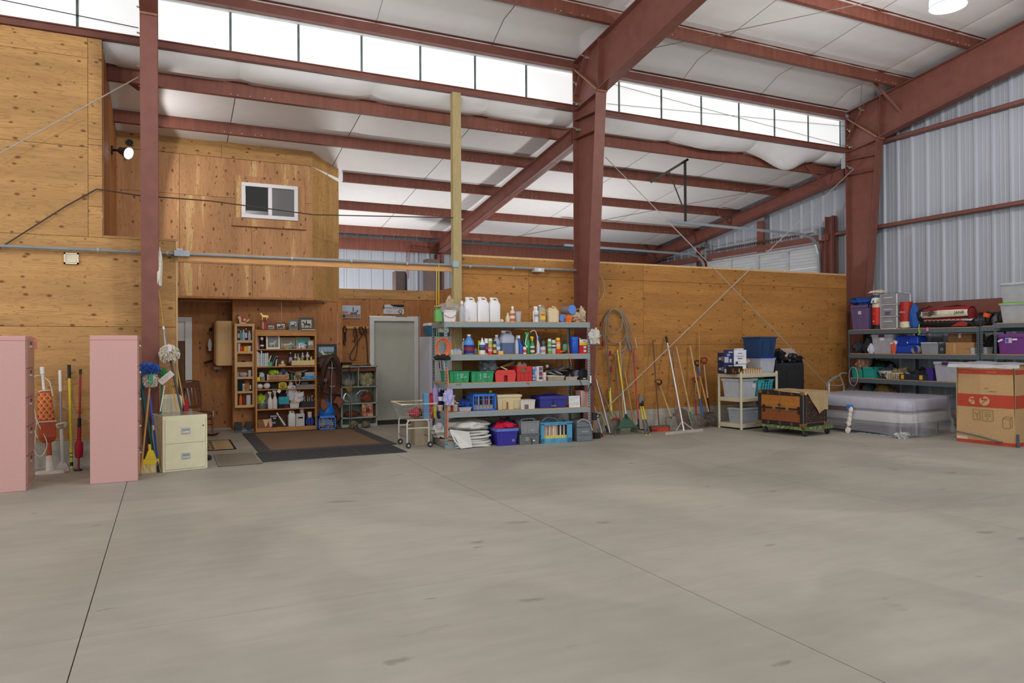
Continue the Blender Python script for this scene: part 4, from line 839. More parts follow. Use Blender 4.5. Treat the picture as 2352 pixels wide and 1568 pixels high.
# third shelf
GG='green totes on the third shelf'
for a_,b_,l in ((1032.5,1080,'green plastic tote with a white printed logo behind the left post'),(1082,1136.5,'green plastic tote with a white logo next to the red toolbox')):
    q=D3(a_,b_,853,ly=.03,d=.62)
    if a_<1040:q.w += .0
    t=tote(q,l,(52,152,106),GG,ribs=0,taper=.93,rim=(56,160,112),name='green_tote')
    for x in (-.27,.2):MB().box(q.w*x-.004,q.w*x+.004,-q.d/2+.002,-q.d/2+.014,0,q.h*.93).build('rib',K(44,136,94,.45),t)
    text('HAPPY\nCITY\nHARVEST',.024,t,K(220,232,226,.5),(q.w*.03,-q.d*.475-.006,q.h*.62),align='LEFT')
    MB().lathe([(.0,-.004),(.016,0),(.0,.004)],10).build('logo',K(220,232,226,.5),t,loc=(-q.w*.1,-q.d*.475-.004,q.h*.62))
    tag(MB().box(-q.w*.105,-q.w*.095,-q.d*.475-.007,-q.d*.475-.004,q.h*.3,q.h*.85).build('logo_stem',K(220,232,226,.5),t))
heap(D3(1108,1144,843,ly=.2),'rumpled grey foil and plastic scraps on the second green tote',(120,124,130),'plastic_scraps','plastic',seed=31,amp=.45).location.z += .16
wire('cream handle of a tool lying across the green tote',[F1.hit(1150,842,.1),F1.hit(1165,849,.05)],.01,K(206,196,160,.5),'hand_tool',cat='tool')
q=D3(1153,1181,836,ly=.3);o=MB().hexa([(-.12,0,-.02),(.14,0,.0),(.14,.25,.0),(-.12,.25,-.02),(-.12,0,-.012),(.16,0,.09),(.16,.25,.09),(-.12,.25,-.012)]).build('cardboard_wedge',CARDB,loc=q.loc+V((0,0,.24)),rz=q.rz);tag(o,'folded piece of cardboard tray standing on the red toolbox','cardboard')
q=D3(1139,1184.5,849.5,ly=.02,d=.3);t=lid_(q,'red_toolbox','red plastic tote tray with a notched front on the third shelf','toolbox');RD=K(206,62,58,.45,var=.03)
w_,h_,d_=q.w,q.h,q.d
MB().prism([(-.5,0),(-.1,0),(-.1,.55),(.09,.55),(.09,0),(.47,0),(.52,.72),(.43,1),(-.43,1),(-.53,.75)],lambda x,z:(x*w_,-d_/2,z*h_),lambda x,z:(x*w_,-d_/2+.02,z*h_)).build('front_panel',RD,t)
MB().box(-.48*w_,.46*w_,-d_/2+.05,d_/2,0,.7*h_).build('body',K(150,40,40,.5),t);MB().box(-.5*w_,.5*w_,-d_/2-.004,-d_/2,.71*h_,.75*h_).build('moulding',RD,t)
q=D3(1186.5,1222.5,841,ly=.03,d=.32);t=lid_(q,'red_crate','red square crate with a three lobed hand hole','crate');w_,h_,d_=q.w,q.h,q.d;RC=K(190,42,44,.45)
hole=[(-.14,.78),(-.16,.88),(-.02,.9),(.12,.88),(.1,.78),(.03,.72),(-.02,.64),(-.07,.72)]
mb=MB();
mb.box(-w_/2,w_/2,-d_/2,-d_/2+.01,0,h_*.62).box(-w_/2,-.17*w_,-d_/2,-d_/2+.01,h_*.62,h_).box(.13*w_,w_/2,-d_/2,-d_/2+.01,h_*.62,h_).box(-.17*w_,.13*w_,-d_/2,-d_/2+.01,h_*.9,h_)
mb.box(-w_/2,w_/2,d_/2-.01,d_/2,0,h_).box(-w_/2,-w_/2+.01,-d_/2,d_/2,0,h_).box(w_/2-.01,w_/2,-d_/2,d_/2,0,h_).box(-w_/2,w_/2,-d_/2,d_/2,0,.01).build('body',RC,t)
gr_=MB()
for k in range(1,4):gr_.box(-w_/2+w_*k/4-.003,-w_/2+w_*k/4+.003,-d_/2-.003,-d_/2,0,h_*.62);gr_.box(-w_/2,w_/2,-d_/2-.003,-d_/2,h_*k/4-.003 if k<3 else h_*.62-.006,h_*k/4+.003 if k<3 else h_*.62)
tag(gr_.build('grid_lines',K(160,30,34,.45),t),kind='stuff')
heap(D3(1188,1222,835,ly=.1),'brown and white offcuts heaped in the red crate',(176,150,120),'wood_offcuts','offcuts',seed=8,amp=.5)
bottle(D3(1223,1230,842,ly=.06),'blue and white spray can beside the red crate','can',(90,130,196),(180,190,200),(190,196,204),(70,110,180),grp='paint cans',name='spray_can',cat='can',fz=(.1,.3))
bottle(D3(1229.5,1236,842,ly=.07),'grey blue paint can next to the tall white tin','can',(150,170,196),(170,180,190),(206,214,220),grp='paint cans',name='spray_can',cat='can',fz=(.4,.3))
q=D3(1233.5,1247,841,ly=.05,d=.12);t=carton(q,'tall white rectangular tin with a round dark label',(206,204,206),name='solvent_tin',cat='tin',print_=[(.12,.1,.6,.2,(70,60,84)),(.12,.35,.6,.3,(130,60,70)),(.12,.7,.6,.25,(96,96,120))]);MB().tube([(-.05,0,q.h),(-.03,0,q.h+.03),(.04,0,q.h+.03),(.06,0,q.h)],.004,6).build('handle',K(70,60,54,.5),t)
bottle(D3(1247.5,1256.5,855,ly=.06),'small pinkish plastic jar on the third shelf','jar',(206,190,190),(222,216,214),grp='paint cans',name='jar',cat='jar')
q=D3(1258,1298.5,863,ly=.03,d=.3);tote(q,'ribbed foil tray filled with tools and hose fittings',(186,184,174),taper=.9,name='foil_tray',cat='tray',ribs=9,m=mat('foil',(190,186,176),.35,metal=.5),rh=.12)
rg=random.Random(3)
TL=[(70,74,96),(160,156,150),(120,90,60),(46,48,60),(190,186,176),(60,80,130)]
for k in range(9):
    x=1262+rg.uniform(0,30);c=F1.hit(x,856-rg.uniform(0,12),.15+.02*k);d_=V((rg.uniform(-1,1),rg.uniform(-.3,.3),rg.uniform(-.35,.1))).normalized()*.09
    o=MB().tube([c-d_,c,c+d_],[.011,.014,.008],8).build('hose_fitting',K(*TL[k % 6],.4,metal=.3 if k % 2 else 0));tag(o,'%s hose fitting or tool heaped on the foil tray' % ORD[k],'tool','loose tools in the foil tray')
c=F1.hit(1257.5,840.5,.18);tag(MB().tube([c-V((.01,.01,0)),c+V((.01,.02,0))],.026,14).build('tape_roll',K(190,190,186,.4)),'small round silver roll on top of the heaped tools','roll')
q=D3(1277,1306,846,ly=.45,d=.2);carton(q,'grey board propped at the back of the third shelf',(150,148,142),name='grey_board',cat='board')
q=D3(1299.5,1328,864.5,ly=.03,d=.24);tote(q,'shallow grey plastic tray on the third shelf',(168,168,162),taper=.9,name='plastic_tray',cat='tray',ribs=2,rh=.12)
bottle(D3(1307,1313,858,ly=.1),'small red capped bottle standing in the grey tray','round',(150,60,56),(160,40,40),name='bottle')
heap(D3(1296,1330,847,ly=.2),'black bag slumped behind the grey tray',(26,28,30),'black_bag','bag',seed=14,amp=.2)
q=D3(1327,1355,846,ly=.04);t=thing('fan_heater','round black fan heater at the right end of the third shelf','heater',q.loc,q.rz);r_=q.h*.47
MB().tube([(.02,-.05,r_*1.12),(.02,.1,r_*1.12)],[r_,r_*.9],24).build('housing',BLACK,t,smooth=True);MB().tube([(-.075,-.03,r_*1.1),(-.075,.1,r_*1.1)],[r_*.72,r_*.7],20).build('side_drum',K(92,96,106,.4),t,smooth=True)
g=MB()
for k in range(-5,6):g.box(.02+k*r_*.14-.003,.02+k*r_*.14+.003,-.056,-.05,r_*1.12-r_*.6,r_*1.12+r_*.6)
tag(g.build('grille',K(44,44,48,.4),t),kind='stuff');MB().box(-r_*.9,r_*1.05,-.06,.1,0,r_*.25).build('base',BLACK,t,bevel=.008);MB().box(.01,.06,-.062,-.06,.012,.028).build('badge',WHITE,t)
wire('black power cable looping under the third shelf',[F1.hit(1331,869,-.01),F1.hit(1337,886,-.02),F1.hit(1344,899,-.02),F1.hit(1350,900,-.02),F1.hit(1354,890,-.02),F1.hit(1357,880,-.02),F1.hit(1362,891,-.03),F1.hit(1364,896,-.03)],.005,BLACK)
# fourth shelf
for (a_,b_,y_,l,c_) in ((1007,1019.5,930.5,'lower clear and brown yogurt pail at the left end of the fourth shelf',(196,176,150)),(1008,1019,911,'white pail stacked on the brown yogurt pail',(222,222,222))):
    q=D4(a_,b_,y_,ly=.25)
    if y_<920:q.loc.z += .16;q.h -= .16
    bottle(q,l,'tub',c_,(226,228,228),name='pail',cat='bucket')
heap(D4(1012,1028,893,ly=.5),'dark blue jacket stuffed behind the pails',(28,34,74),'jacket','clothing',seed=44,amp=.25)
heap(D4(1004,1014,904,ly=.55),'red cloth stuffed behind the pails',(140,30,40),'cloth','cloth',seed=45,amp=.3)
bottle(D4(1040,1053.5,929,ly=.08),'clear jar with a yellow ring on the fourth shelf','jar',(206,200,180),(226,214,80),name='jar',cat='jar',m=CLEAR)
bottle(D4(1030,1042,930,ly=.2),'big cream plastic jar behind the left post','jar',(206,198,178),(204,196,176),name='jar',cat='jar')
q=D4(1054,1084.5,935,ly=.02,d=.2);tote(q,'small clear tub full of blue plastic things',(190,196,204),m=CLEAR,name='clear_tub',cat='tub',taper=.86,rh=.1)
heap(D4(1056,1084,920,ly=.06),'blue plastic straps heaped in the small clear tub',(36,62,140),'blue_straps','straps',seed=50,amp=.5)
wire('pair of cream scissors handles leaning in the jars',[F1.hit(1040,915,.05),F1.hit(1047,924,.05),F1.hit(1053,926,.03)],.008,K(216,204,178,.4),'hand_tool',cat='tool')
heap(D4(1036,1041,917,ly=.06),'little red plastic scrap by the cream handles',(190,40,40),'red_scrap','scrap',seed=2)
q=D4(1085,1140,904.5,ly=.02,d=.36);crate(q,'bright blue milk crate packed with paint brushes on the fourth shelf',(44,106,196),nx=7,nz=3)
w_=q.w;cols=[(206,184,150),(90,66,50),(196,196,196),(44,40,44),(186,140,90),(160,40,50),(206,190,160),(60,56,60)]
for k in range(8):
    x=-w_*.38+k*w_*.11;o=MB().tbox(.03,.05,q.h*.55,.022,.03,z=q.h*.3,x=x,y=-.06).build('paint_brush',K(*cols[k],.6),loc=q.loc,rz=q.rz);tag(o,'%s paint brush from the left in the blue milk crate' % ORD[k],'brush','paint brushes in the blue crate')
tag(MB().box(-w_*.4,w_*.4,-.12,.1,.012,q.h*.34).build('cardboard_liner',K(206,176,128,.7),loc=q.loc,rz=q.rz),'pale box liner in the bottom of the blue milk crate','box')
bottle(D4(1124,1132,896.5,ly=.3),'small can with a lime label behind the blue milk crate','can',(200,204,190),(200,226,90),name='can',cat='can')
q=D4(1141,1199,906,ly=.05,d=.34);t=tote(q,'cream toolbox with a broken lid on the fourth shelf',(206,190,150),lid=(212,196,156),taper=.88,name='cream_toolbox',cat='toolbox',rh=.1)
for x in (-.18,.26):MB().box(q.w*x-.035,q.w*x+.035,-q.d*.45-.012,-q.d*.42,q.h*.05,q.h*.62).build('latch',K(190,174,136,.5),t)
MB().box(-q.w*.12,-q.w*.05,-q.d*.455-.012,-q.d*.44,q.h*.05,q.h*.5).build('brown_mark',K(140,92,50,.6),t)
q=D4(1195.5,1230.5,918,ly=.02,d=.2);t=tote(q,'small off-white bin with a grated window',(204,200,192),taper=.93,name='white_bin',ribs=0,rh=.08);MB().box(-q.w*.22,q.w*.02,-q.d/2-.001,-q.d/2+.008,q.h*.04,q.h*.5).build('grated_window',K(112,96,100,.6),t)
q=D4(1238,1304.5,909,ly=.03,d=.36);t=tote(q,'large navy blue toolbox on the fourth shelf',(48,50,132),lid=(46,50,138),taper=.93,name='blue_toolbox',cat='toolbox',handle=(36,38,110),rh=.2)
MB().box(-q.w*.02,q.w*.01,-q.d*.475-.004,-q.d*.46,0,q.h*.75).build('seam',K(30,30,90,.5),t);MB().box(-.04,.05,-q.d*.475-.008,-q.d*.46,q.h*.14,q.h*.24).build('latch',K(150,130,70,.4,metal=.5),t)
q=D4(1308,1332.5,909,ly=.03,d=.03);picture(q,'small white framed sheet of lists leaning on the fourth shelf',(228,230,230),.014,(206,208,206),(200,202,202),tilt=.1,name='framed_sheet')
q=D4(1334,1354,898,ly=.07,d=.24);t=tote(q,'pink ribbed waste basket at the right end of the fourth shelf',(220,176,172),taper=.8,ribs=9,name='waste_basket',cat='basket',rh=.04)
# floor under the rack
F0=lambda *a,**k:it(F1,0,*a,**k)
q=F0(1036,1140,974,ly=-.06,d=.75)
t=thing('folded_tarp','big folded stack of translucent white sheeting under the shelving','tarp',q.loc,q.rz);TM=mat('tarp_plastic',(206,206,200),.4,var=.05,bump=.6,scale=7)
for k in range(7):
    z=.012+k*.036;s=1-.02*k;rs_=random.Random(k)
    def g(u,v,k=k,z=z,s=s):
        a=u*2*math.pi;r=1+.12*noise.noise(V((math.cos(a)*1.3,math.sin(a)*1.3,k*.7)));th=(v-.5)*.034
        rr=r*(1-abs(v-.5)**3*.5)*s;e_=lambda c:math.copysign(abs(c)**.6,c)
        return (e_(math.cos(a))*rr*q.w*.5+(.03*math.sin(k*2)),e_(math.sin(a))*rr*q.d*.5,max(.002,z+th+.012*math.sin(a*3+k)))
    mb=MB().grid(g,40,4);n0=len(mb.v);mb.f.append(tuple(range(4*41,5*41-1)));mb.mi.append(0);mb.build('fold',TM,t,smooth=True)
MB().blob(q.w*.95,q.d*.9,.17,5,.22,40,16,1.7,z=.25).build('top_layer',TM,t,smooth=True)
MB().add([(-q.w*.5,-q.d*.42,.30),(-q.w*.12,-q.d*.54,.26),(-q.w*.30,-q.d*.60,.01),(-q.w*.05,-q.d*.56,.02)],[(0,1,3,2)]).tube([(-q.w*.5,-q.d*.42,.29),(-q.w*.42,-q.d*.52,.12),(-q.w*.30,-q.d*.60,.012)],.014,6).build('hanging_flap',TM,t)
q=F0(998,1036,975,ly=.3,d=.4);q.loc.z=.13;q.h=.22;heap(q,'loose grey end of the sheeting sticking out at the left',(196,194,188),'sheeting_end','tarp',seed=61,amp=.4,m=TM)
q=F0(1139.5,1192,984,ly=-.06,d=.36);t=tote(q,'indigo blue bin full of clothes under the shelving',(54,48,146),taper=.84,name='blue_bin',rh=.16,rim=(84,120,200));text('22',.05,t,K(206,206,226,.5),(q.w*.26,-q.d*.45,q.h*.3))
q2=F0(1140,1190,969,ly=0,d=.3);q2.loc.z=q.h*.8;q2.h -= q.h*.8;heap(q2,'crimson garment spilling out of the indigo bin',(196,18,58),'red_garment','clothing',seed=66,amp=.45)
q2=F0(1150,1188,964,ly=.08,d=.3);q2.loc.z=q.h*.75;q2.h -= q.h*.75;heap(q2,'dark navy garment on top of the indigo bin',(30,34,66),'navy_garment','clothing',seed=67,amp=.4)
q2=F0(1128,1150,978,ly=.2,d=.3);heap(q2,'dark blue sheet bunched behind the indigo bin',(40,60,120),'blue_sheet','cloth',seed=68,amp=.3)
GR=K(122,126,128,.5,var=.03)
q=F0(1193,1241,997,ly=-.05,d=.4);t=tote(q,'dark grey lower tote with white prints, under another tote',(104,106,108),taper=.95,name='grey_tote',rh=.1,grp='grey totes under the shelving')
text('TOY\nBAG',.03,t,K(226,226,226,.5),(-q.w*.12,-q.d*.48,q.h*.55));MB().box(.03,.04,-q.d*.482,-q.d*.47,0,q.h*.55).build('slot',BLACK,t)
MB().box(q.w*.16,q.w*.24,-q.d*.485,-q.d*.47,q.h*.3,q.h*.42).build('logo',WHITE,t)
hh=q.h;q=F0(1196,1241,967,ly=-.03,d=.38);q.loc.z=hh;q.h -= hh
t=tote(q,'light grey tote stacked on the dark one, with arched handles',(134,138,140),taper=.94,name='grey_tote',rh=.06,ribs=4,grp='grey totes under the shelving');text('BAG',.022,t,K(226,226,226,.5),(q.w*.1,-q.d*.475,q.h*.3))
for k in range(3):MB().tube([(-q.w*.4+k*.06,-.1+k*.08,q.h*.95),(-q.w*.3+k*.06,-.1+k*.08,q.h*1.12),(q.w*.2+k*.05,-.1+k*.08,q.h*1.12),(q.w*.3+k*.05,-.1+k*.08,q.h*.95)],.012,8).build('handle',K(110,114,116,.5),t,smooth=True)
q=F0(1243,1314,969,ly=-.05,d=.36);t=lid_(q,'blue_wooden_crate','chalky blue crate with an open front full of packed slats','crate');BW=mat('chalky_blue',(86,150,184),.8,var=.14,scale=10);w_,h_,d_=q.w,q.h,q.d
mb=MB();mb.box(-w_/2,w_/2,-d_/2,-d_/2+.02,0,h_*.22).box(-w_/2,w_/2,-d_/2,-d_/2+.02,h_*.86,h_).box(-w_/2,-w_/2+w_*.1,-d_/2,-d_/2+.02,0,h_).box(w_/2-w_*.16,w_/2,-d_/2,-d_/2+.02,0,h_)
mb.build('front_frame',BW,t);MB().box(-w_/2,w_/2,-d_/2+.02,d_/2,0,.015).box(-w_/2,-w_/2+.015,-d_/2+.02,d_/2,0,h_).box(w_/2-.015,w_/2,-d_/2+.02,d_/2,0,h_).box(-w_/2,w_/2,d_/2-.015,d_/2,0,h_).build('box_body',BW,t);MB().box(-w_/2-.01,w_/2+.02,-d_/2-.008,-d_/2+.04,h_*.95,h_).build('top_rail',BW,t)
sc_=[(180,176,170),(206,196,180),(190,130,90),(212,206,196),(196,140,100),(214,210,202),(206,200,190),(200,150,110),(50,48,48),(206,200,190),(44,42,42),(200,180,160),(40,40,40)]
for k in range(13):
    x=-w_*.37+k*w_*.058;o=MB().box(x-.012,x+.012,-d_/2+.04,-d_/2+.08,.03,h_*.9).build('paint_stirrer',K(*sc_[k],.6),loc=q.loc,rz=q.rz)
    MB().box(x-.012,x+.012,-d_/2+.036,-d_/2+.04,h_*.2,h_*.36).build('yellow_tip',K(226,214,110,.5),o);tag(o,'%s upright slat from the left in the chalky blue crate' % ORD[k],'slat','slats in the chalky blue crate')
q2=F0(1248,1290,959,ly=.05,d=.2);tag(MB().tube([(-q2.w*.5,0,h_*.95),(-q2.w*.3,0,h_*1.12),(0,.02,h_*1.16),(q2.w*.35,.03,h_*1.08),(q2.w*.5,.04,h_*.9)],.016,8).tube([(-q2.w*.3,.1,h_*.95),(0,.1,h_*1.14),(q2.w*.6,.12,h_*1.1)],.016,8).build('grey_hoses',K(120,124,126,.5),loc=q2.loc,rz=q2.rz,smooth=True),'grey ribbed hoses arched over the chalky blue crate','hose')
q=F0(1325,1361,963,ly=-.04,d=.42);q.h *= .96;t=lid_(q,'grey_step_box','upright grey plastic case with an arched strap by the right post','case');w_,h_,d_=q.w,q.h,q.d
MB().tbox(w_*.96,d_,h_*.8,w_*.98,d_*.96).tbox(w_*.94,d_*.9,h_*.2,w_*.7,d_*.6,z=h_*.8).build('body',K(108,114,118,.55),t,bevel=.012)
MB().box(-w_*.48,w_*.48,-d_/2-.004,-d_/2,h_*.3,h_*.31).box(-w_*.48,w_*.48,-d_/2-.004,-d_/2+.02,h_*.68,h_*.7).build('seam',K(80,84,88,.5),t);MB().tube([(-w_*.4,-d_*.4,h_*.88),(-w_*.1,-d_*.42,h_*1.04),(w_*.3,-d_*.46,h_*.9),(w_*.47,-d_*.52,h_*.5)],.012,8).build('strap',K(150,156,160,.5),t,smooth=True)
text('THE BOX',.03,t,K(206,210,210,.5),(0,-d_/2-.006,h_*.46))
# hangers on the left post and right post
oc=thing('orange_cord_coil','coil of orange extension cord hanging on the left post','cord',F1.hit(1015,797,-.05),F1.a)
for k in range(5):
    rx,rz_=.075+.012*k,.115+.006*k;MB().tube([(rx*math.cos(a*math.pi/12)+.004*k,-.008*k,rz_*math.sin(a*math.pi/12)) for a in range(24)],.0065,6,closed=True).build('loop',K(220,104,56,.5),oc,smooth=True)
MB().box(-.03,.02,-.03,.0,-.2,-.12).build('plug',K(150,170,200,.4),oc)
q=F1.hit(1016,824,-.06);heap(type('q',(),dict(w=.22,d=.1,h=.09,loc=q-V((0,0,.02)),rz=F1.a))(),'black tool roll hanging off the second shelf corner',(34,36,38),'black_tool_roll','bag',seed=71,amp=.3)
for k in range(3):
    o=wire('%s of three tool handles hanging below the black tool roll' % ('leftmost','middle','rightmost pale')[k],[F1.hit(1008+k*6,828,-.05),F1.hit(1010+k*6,846+3*k,-.05)],.008,BLACK if k<2 else K(170,170,172,.4),'hand_tool',cat='tool',g='tools hanging from the tool roll')
for k,(c_,x_) in enumerate((((222,120,70),1029),((206,90,70),1026),((60,130,100),1022.5),((236,160,110),1031))):
    wire('%s cord tied down along the left post of the shelving' % ('orange','red','green','peach')[k],[F1.hit(x_-3,845,-.02),F1.hit(x_,880,-.03),F1.hit(x_-2,930,-.02),F1.hit(x_-2,1005,-.012)],.0045,K(*c_,.5),'cord',cat='cord')
heap(type('q',(),dict(w=.16,d=.1,h=.24,loc=F1.hit(1031,930,-.06),rz=F1.a))(),'lilac mesh bag hanging on the left post',(170,168,210),'lilac_mesh_bag','bag',seed=74,amp=.4)
heap(type('q',(),dict(w=.18,d=.08,h=.24,loc=F1.hit(1365,790,-.03),rz=F1.a))(),'crumpled clear plastic bag tied to the right post',(196,190,180),'plastic_bag','bag',seed=75,amp=.5,m=mat('bag_film',(206,202,192),.35,alpha=.85,bump=.8,scale=25))
tag(MB().box(-.012,.012,-.012,0,-.06,.06).build('white_tag',WHITE,loc=F1.hit(1356,871,-.02),rz=F1.a),'white tag on the right post at the third shelf','tag')
# fridge, cooler, left of rack
q=it(Frame(0,13.0),0,989,1050,772.5,ly=0,d=.7);t=lid_(q,'refrigerator','tall white refrigerator behind the left end of the shelving','refrigerator');FW_=K(196,200,212,.35,var=.02)
q.d=.7;MB().box(-q.w/2,q.w/2,-.28,.35,.0,q.h).build('body',FW_,t,bevel=.01);MB().box(-q.w/2,-q.w/2+.28,-.35,-.285,.08,q.h-.01).build('door',FW_,t,bevel=.01);MB().box(-q.w/2+.29,q.w/2,-.35,-.285,.08,q.h*.48).build('door',FW_,t,bevel=.01);MB().box(-q.w/2+.29,q.w/2,-.35,-.285,q.h*.49,q.h-.01).build('door',FW_,t,bevel=.01)
q=it(Frame(0,13.2),1.68,985,1036,741,ly=0,d=.4);q.loc.z=at(1000,772.5,Y=13.1).z;q.h=at(1000,741,Y=13.2).z-q.loc.z;t=lid_(q,'cooler','teal blue and white cooler on top of the refrigerator','cooler');MB().tbox(q.w*.9,.38,q.h*.78,q.w,.4,0).build('body',K(46,96,122,.4),t,bevel=.02);MB().tbox(q.w,.4,q.h*.22,q.w*.94,.36,z=q.h*.78).build('lid',K(216,218,222,.4),t,bevel=.015)
MB().box(-q.w*.1,q.w*.4,-.212,-.2,q.h*.3,q.h*.95).build('latch_plate',K(206,208,212,.4),t,bevel=.01);MB().tube([(q.w*.12,-.212,q.h*.58),(q.w*.12,-.22,q.h*.58)],.035,16).build('logo',K(196,170,60,.5),t)
for (a_,b_,y0,l,c_,nm) in ((968,980,902,'light blue plastic panel beside the refrigerator',(96,146,186),'blue_panel'),(977,991,899,'red and white patterned bag hanging beside the shelving',(176,40,52),'patterned_bag'),(988,1003,884,'lilac rolled mat with a teal strap beside the shelving',(160,140,190),'rolled_mat'),(990,998,915,'yellow flowered bag behind the laundry cart',(196,190,60),'yellow_bag'),(998,1008,900,'navy umbrella leaning by the shelving',(36,40,90),'umbrella')):
    p=F1.hit(a_,y0,.45);p2=F1.hit(b_,y0,.45);hgt=.42 if nm != 'yellow_bag' else .3
    q=type('q',(),dict(w=(p2-p).length,d=.09,h=hgt,loc=V(((p.x+p2.x)/2,p.y-.1,p.z-hgt)),rz=F1.a))()
    if nm== 'blue_panel':carton(q,l,c_,name='plastic_sheet',cat='sheet')
    else:heap(q,l,c_,nm,'bag' if 'bag' in nm else 'mat' if 'mat' in nm else 'umbrella',seed=a_,amp=.15)
q=F0(966,1000,965,ly=.55,d=.3);q.loc.x -= .1;q.h=.42;carton(q,'brown cardboard box on the floor behind the laundry cart',(158,142,120),flaps=0)
# laundry cart
t=thing('laundry_cart','wire laundry basket on a white tubular wheeled frame','cart',(3.56,11.2,0),R(-3));TB=K(206,200,180,.4,metal=.2);BW_=.17;BD=.28
zb,zt_=at(945,965,Y=10.95).z,at(943,928,Y=10.9).z
for sx_ in (-1,1):
    for sy_ in (-1,1):
        x,y=sx_*.175,sy_*.27;l=MB().tube([(x,y,.09),(x,y,zb-.04),(x-sx_*.03,y,zb)],.012,10).build('leg',TB,t,smooth=True)
        w_=MB();w_.T=Matrix.Translation((x+.02,y,.045))@ Matrix.Rotation(R(90),4,'X');w_.lathe([(.02,-.012),(.042,-.012),(.045,0),(.042,.012),(.02,.012)],16).build('caster_wheel',K(40,40,42,.6),l)
        w_=MB();w_.T=Matrix.Translation((x+.02,y,.045))@ Matrix.Rotation(R(90),4,'X');w_.lathe([(.0,-.014),(.018,-.014),(.018,.014),(0,.014)],12).build('wheel_hub',CHROME,l)
    MB().tube([(sx_*.175,-.27,.17),(sx_*.175,.27,.17)],.006,8).build('side_rod',K(90,90,90,.5),t)
for y in (-.27,.27):MB().tube([(-.175,y,.31),(.175,y,.31)],.01,8).build('cross_rail',TB,t);MB().tube([(-.175,y,zb),(.175,y,zb)],.012,8).build('top_rail',TB,t)
WI=K(170,168,160,.4,metal=.3);W0,W1=.19,.275;D0,D1=.28,.34
def ring(z,k):a=W0+(W1-W0)*k;b=D0+(D1-D0)*k;return [(-a,-b,z),(a,-b,z),(a,b,z),(-a,b,z)]
wr_=MB()
for k in (0,.33,.66):wr_.tube(ring(zb+.02+(zt_-zb)*k,k),.003,5,closed=True)
lo,hi=ring(zb+.02,0),ring(zt_,1)
for e_ in range(4):
    a0,a1,b0,b1=V(lo[e_]),V(lo[(e_+1)% 4]),V(hi[e_]),V(hi[(e_+1)% 4]);n_w=14 if e_ % 2== 0 else 18
    for k in range(n_w):wr_.tube([a0.lerp(a1,k/n_w),b0.lerp(b1,k/n_w)],.0018,4)
for k in range(10):x=-W0+2*W0*k/9;wr_.tube([(x,-D0,zb+.02),(x,D0,zb+.02)],.0018,4)
tag(wr_.build('wire_basket',WI,t),kind='stuff')
hi=ring(zt_,1.05)
MB().tube(hi,.013,8,closed=True).build('rim',K(222,206,174,.6),t)
for (dx,dz,c_,l) in ((-.02,.0,(190,60,70),'red and white cloth in the laundry cart'),(.1,.0,(196,110,60),'orange cloth in the laundry cart'),(.05,.0,(60,56,60),'dark cloth at the back of the laundry cart')):
    heap(type('q',(),dict(w=.16,d=.26,h=.12,loc=V((3.56+dx+.05,11.25+dx,zb+.03)),rz=0))(),l,c_,'laundry','cloth',seed=int(dx*100)+90,amp=.4)
# =============== right hand racks ===============
F3=Frame(13.15,10.95,-90)
Z1,Z2,Z3=1.885,1.385,.868
rack(F3,2.77,.80,[Z1,Z2,Z3],'slate grey steel shelving along the corrugated wall, behind the wrapped mattress',SLATE,[(0,0),(2.77,0),(0,.8),(2.77,.8),(1.0,.8)],bh=.085)
F3b=Frame(13.15,8.155,-90);rack(F3b,.36,.8,[Z1+.01,Z2+.01],'narrow slate grey shelving bay between the two right hand racks',SLATE,[(0,0),(.36,.8)],bh=.085)
px_=at(2283,760,X=12.98);F4=Frame(12.98,px_.y,-90);Z4=F4.hit(2300,741,0).z;Z5=F4.hit(2300,813.5,0).z
rack(F4,1.5,.9,[Z4,Z5,.6],'nearest slate grey shelving at the right edge with a big purple tote',SLATE,[(0,0),(1.5,0),(0,.9),(1.5,.9)],bh=.075)
T1=lambda *a,**k:it(F3,Z1,*a,**k);T2=lambda *a,**k:it(F3,Z2,*a,**k);T3=lambda *a,**k:it(F3,Z3,*a,**k)
q=T1(1951,1995,700.5,ly=.06,d=.5);t=tote(q,'purple tote under a blue bag at the far end of the right shelving',(104,88,130),taper=.84,rh=.1,ribs=2,lab=(206,196,206,.16,.2,.62));
q2=T1(1942,1999,681,ly=.08,d=.45);z0=q.h;q2.loc.z += z0;q2.h -= z0;heap(q2,'blue sailcloth bag lying on the purple tote',(34,76,150),'blue_bag','bag',seed=101,amp=.28)
q=T1(1996,2020,696,ly=.06);t=thing('drink_cooler','red round drink cooler with cream lid and black base','cooler',q.loc,q.rz);r_,h_=q.w/2,q.h
MB().lathe([(r_*1.02,0),(r_*1.02,h_*.17)],22).build('base',BLACK,t,smooth=True);MB().lathe([(r_*.96,h_*.17),(r_*.96,h_*.84)],22).build('body',K(206,44,38,.35),t,smooth=True)
MB().lathe([(r_*.97,h_*.84),(r_*.95,h_*.97),(r_*.8,h_)],22).build('lid',K(224,214,196,.4),t,smooth=True);MB().tube([(0,-r_*.97,h_*.6),(0,-r_*.995,h_*.6)],.022,14).build('emblem',K(206,90,80,.4),t);tag(MB().prism([(0,-.02),(.02,.005),(.012,.018),(0,.01),(-.012,.018),(-.02,.005)],lambda x,z:(x-.02,-r_*.965,h_*.3+z),lambda x,z:(x-.02,-r_*.985,h_*.3+z)).build('heart_sticker',K(226,206,180,.5),t))
zc_=q.h
q=T1(1997,2020,667,ly=.06);t=thing('racing_helmet','white helmet with blue goggles perched on the red drink cooler','helmet',q.loc+V((0,0,zc_)),q.rz);h_=q.h-zc_;r_=q.w*.5
MB().blob(r_*2,r_*2.2,h_*.9,1,.03,22,12,1,z=0).build('shell',K(222,212,198,.35),t,smooth=True)
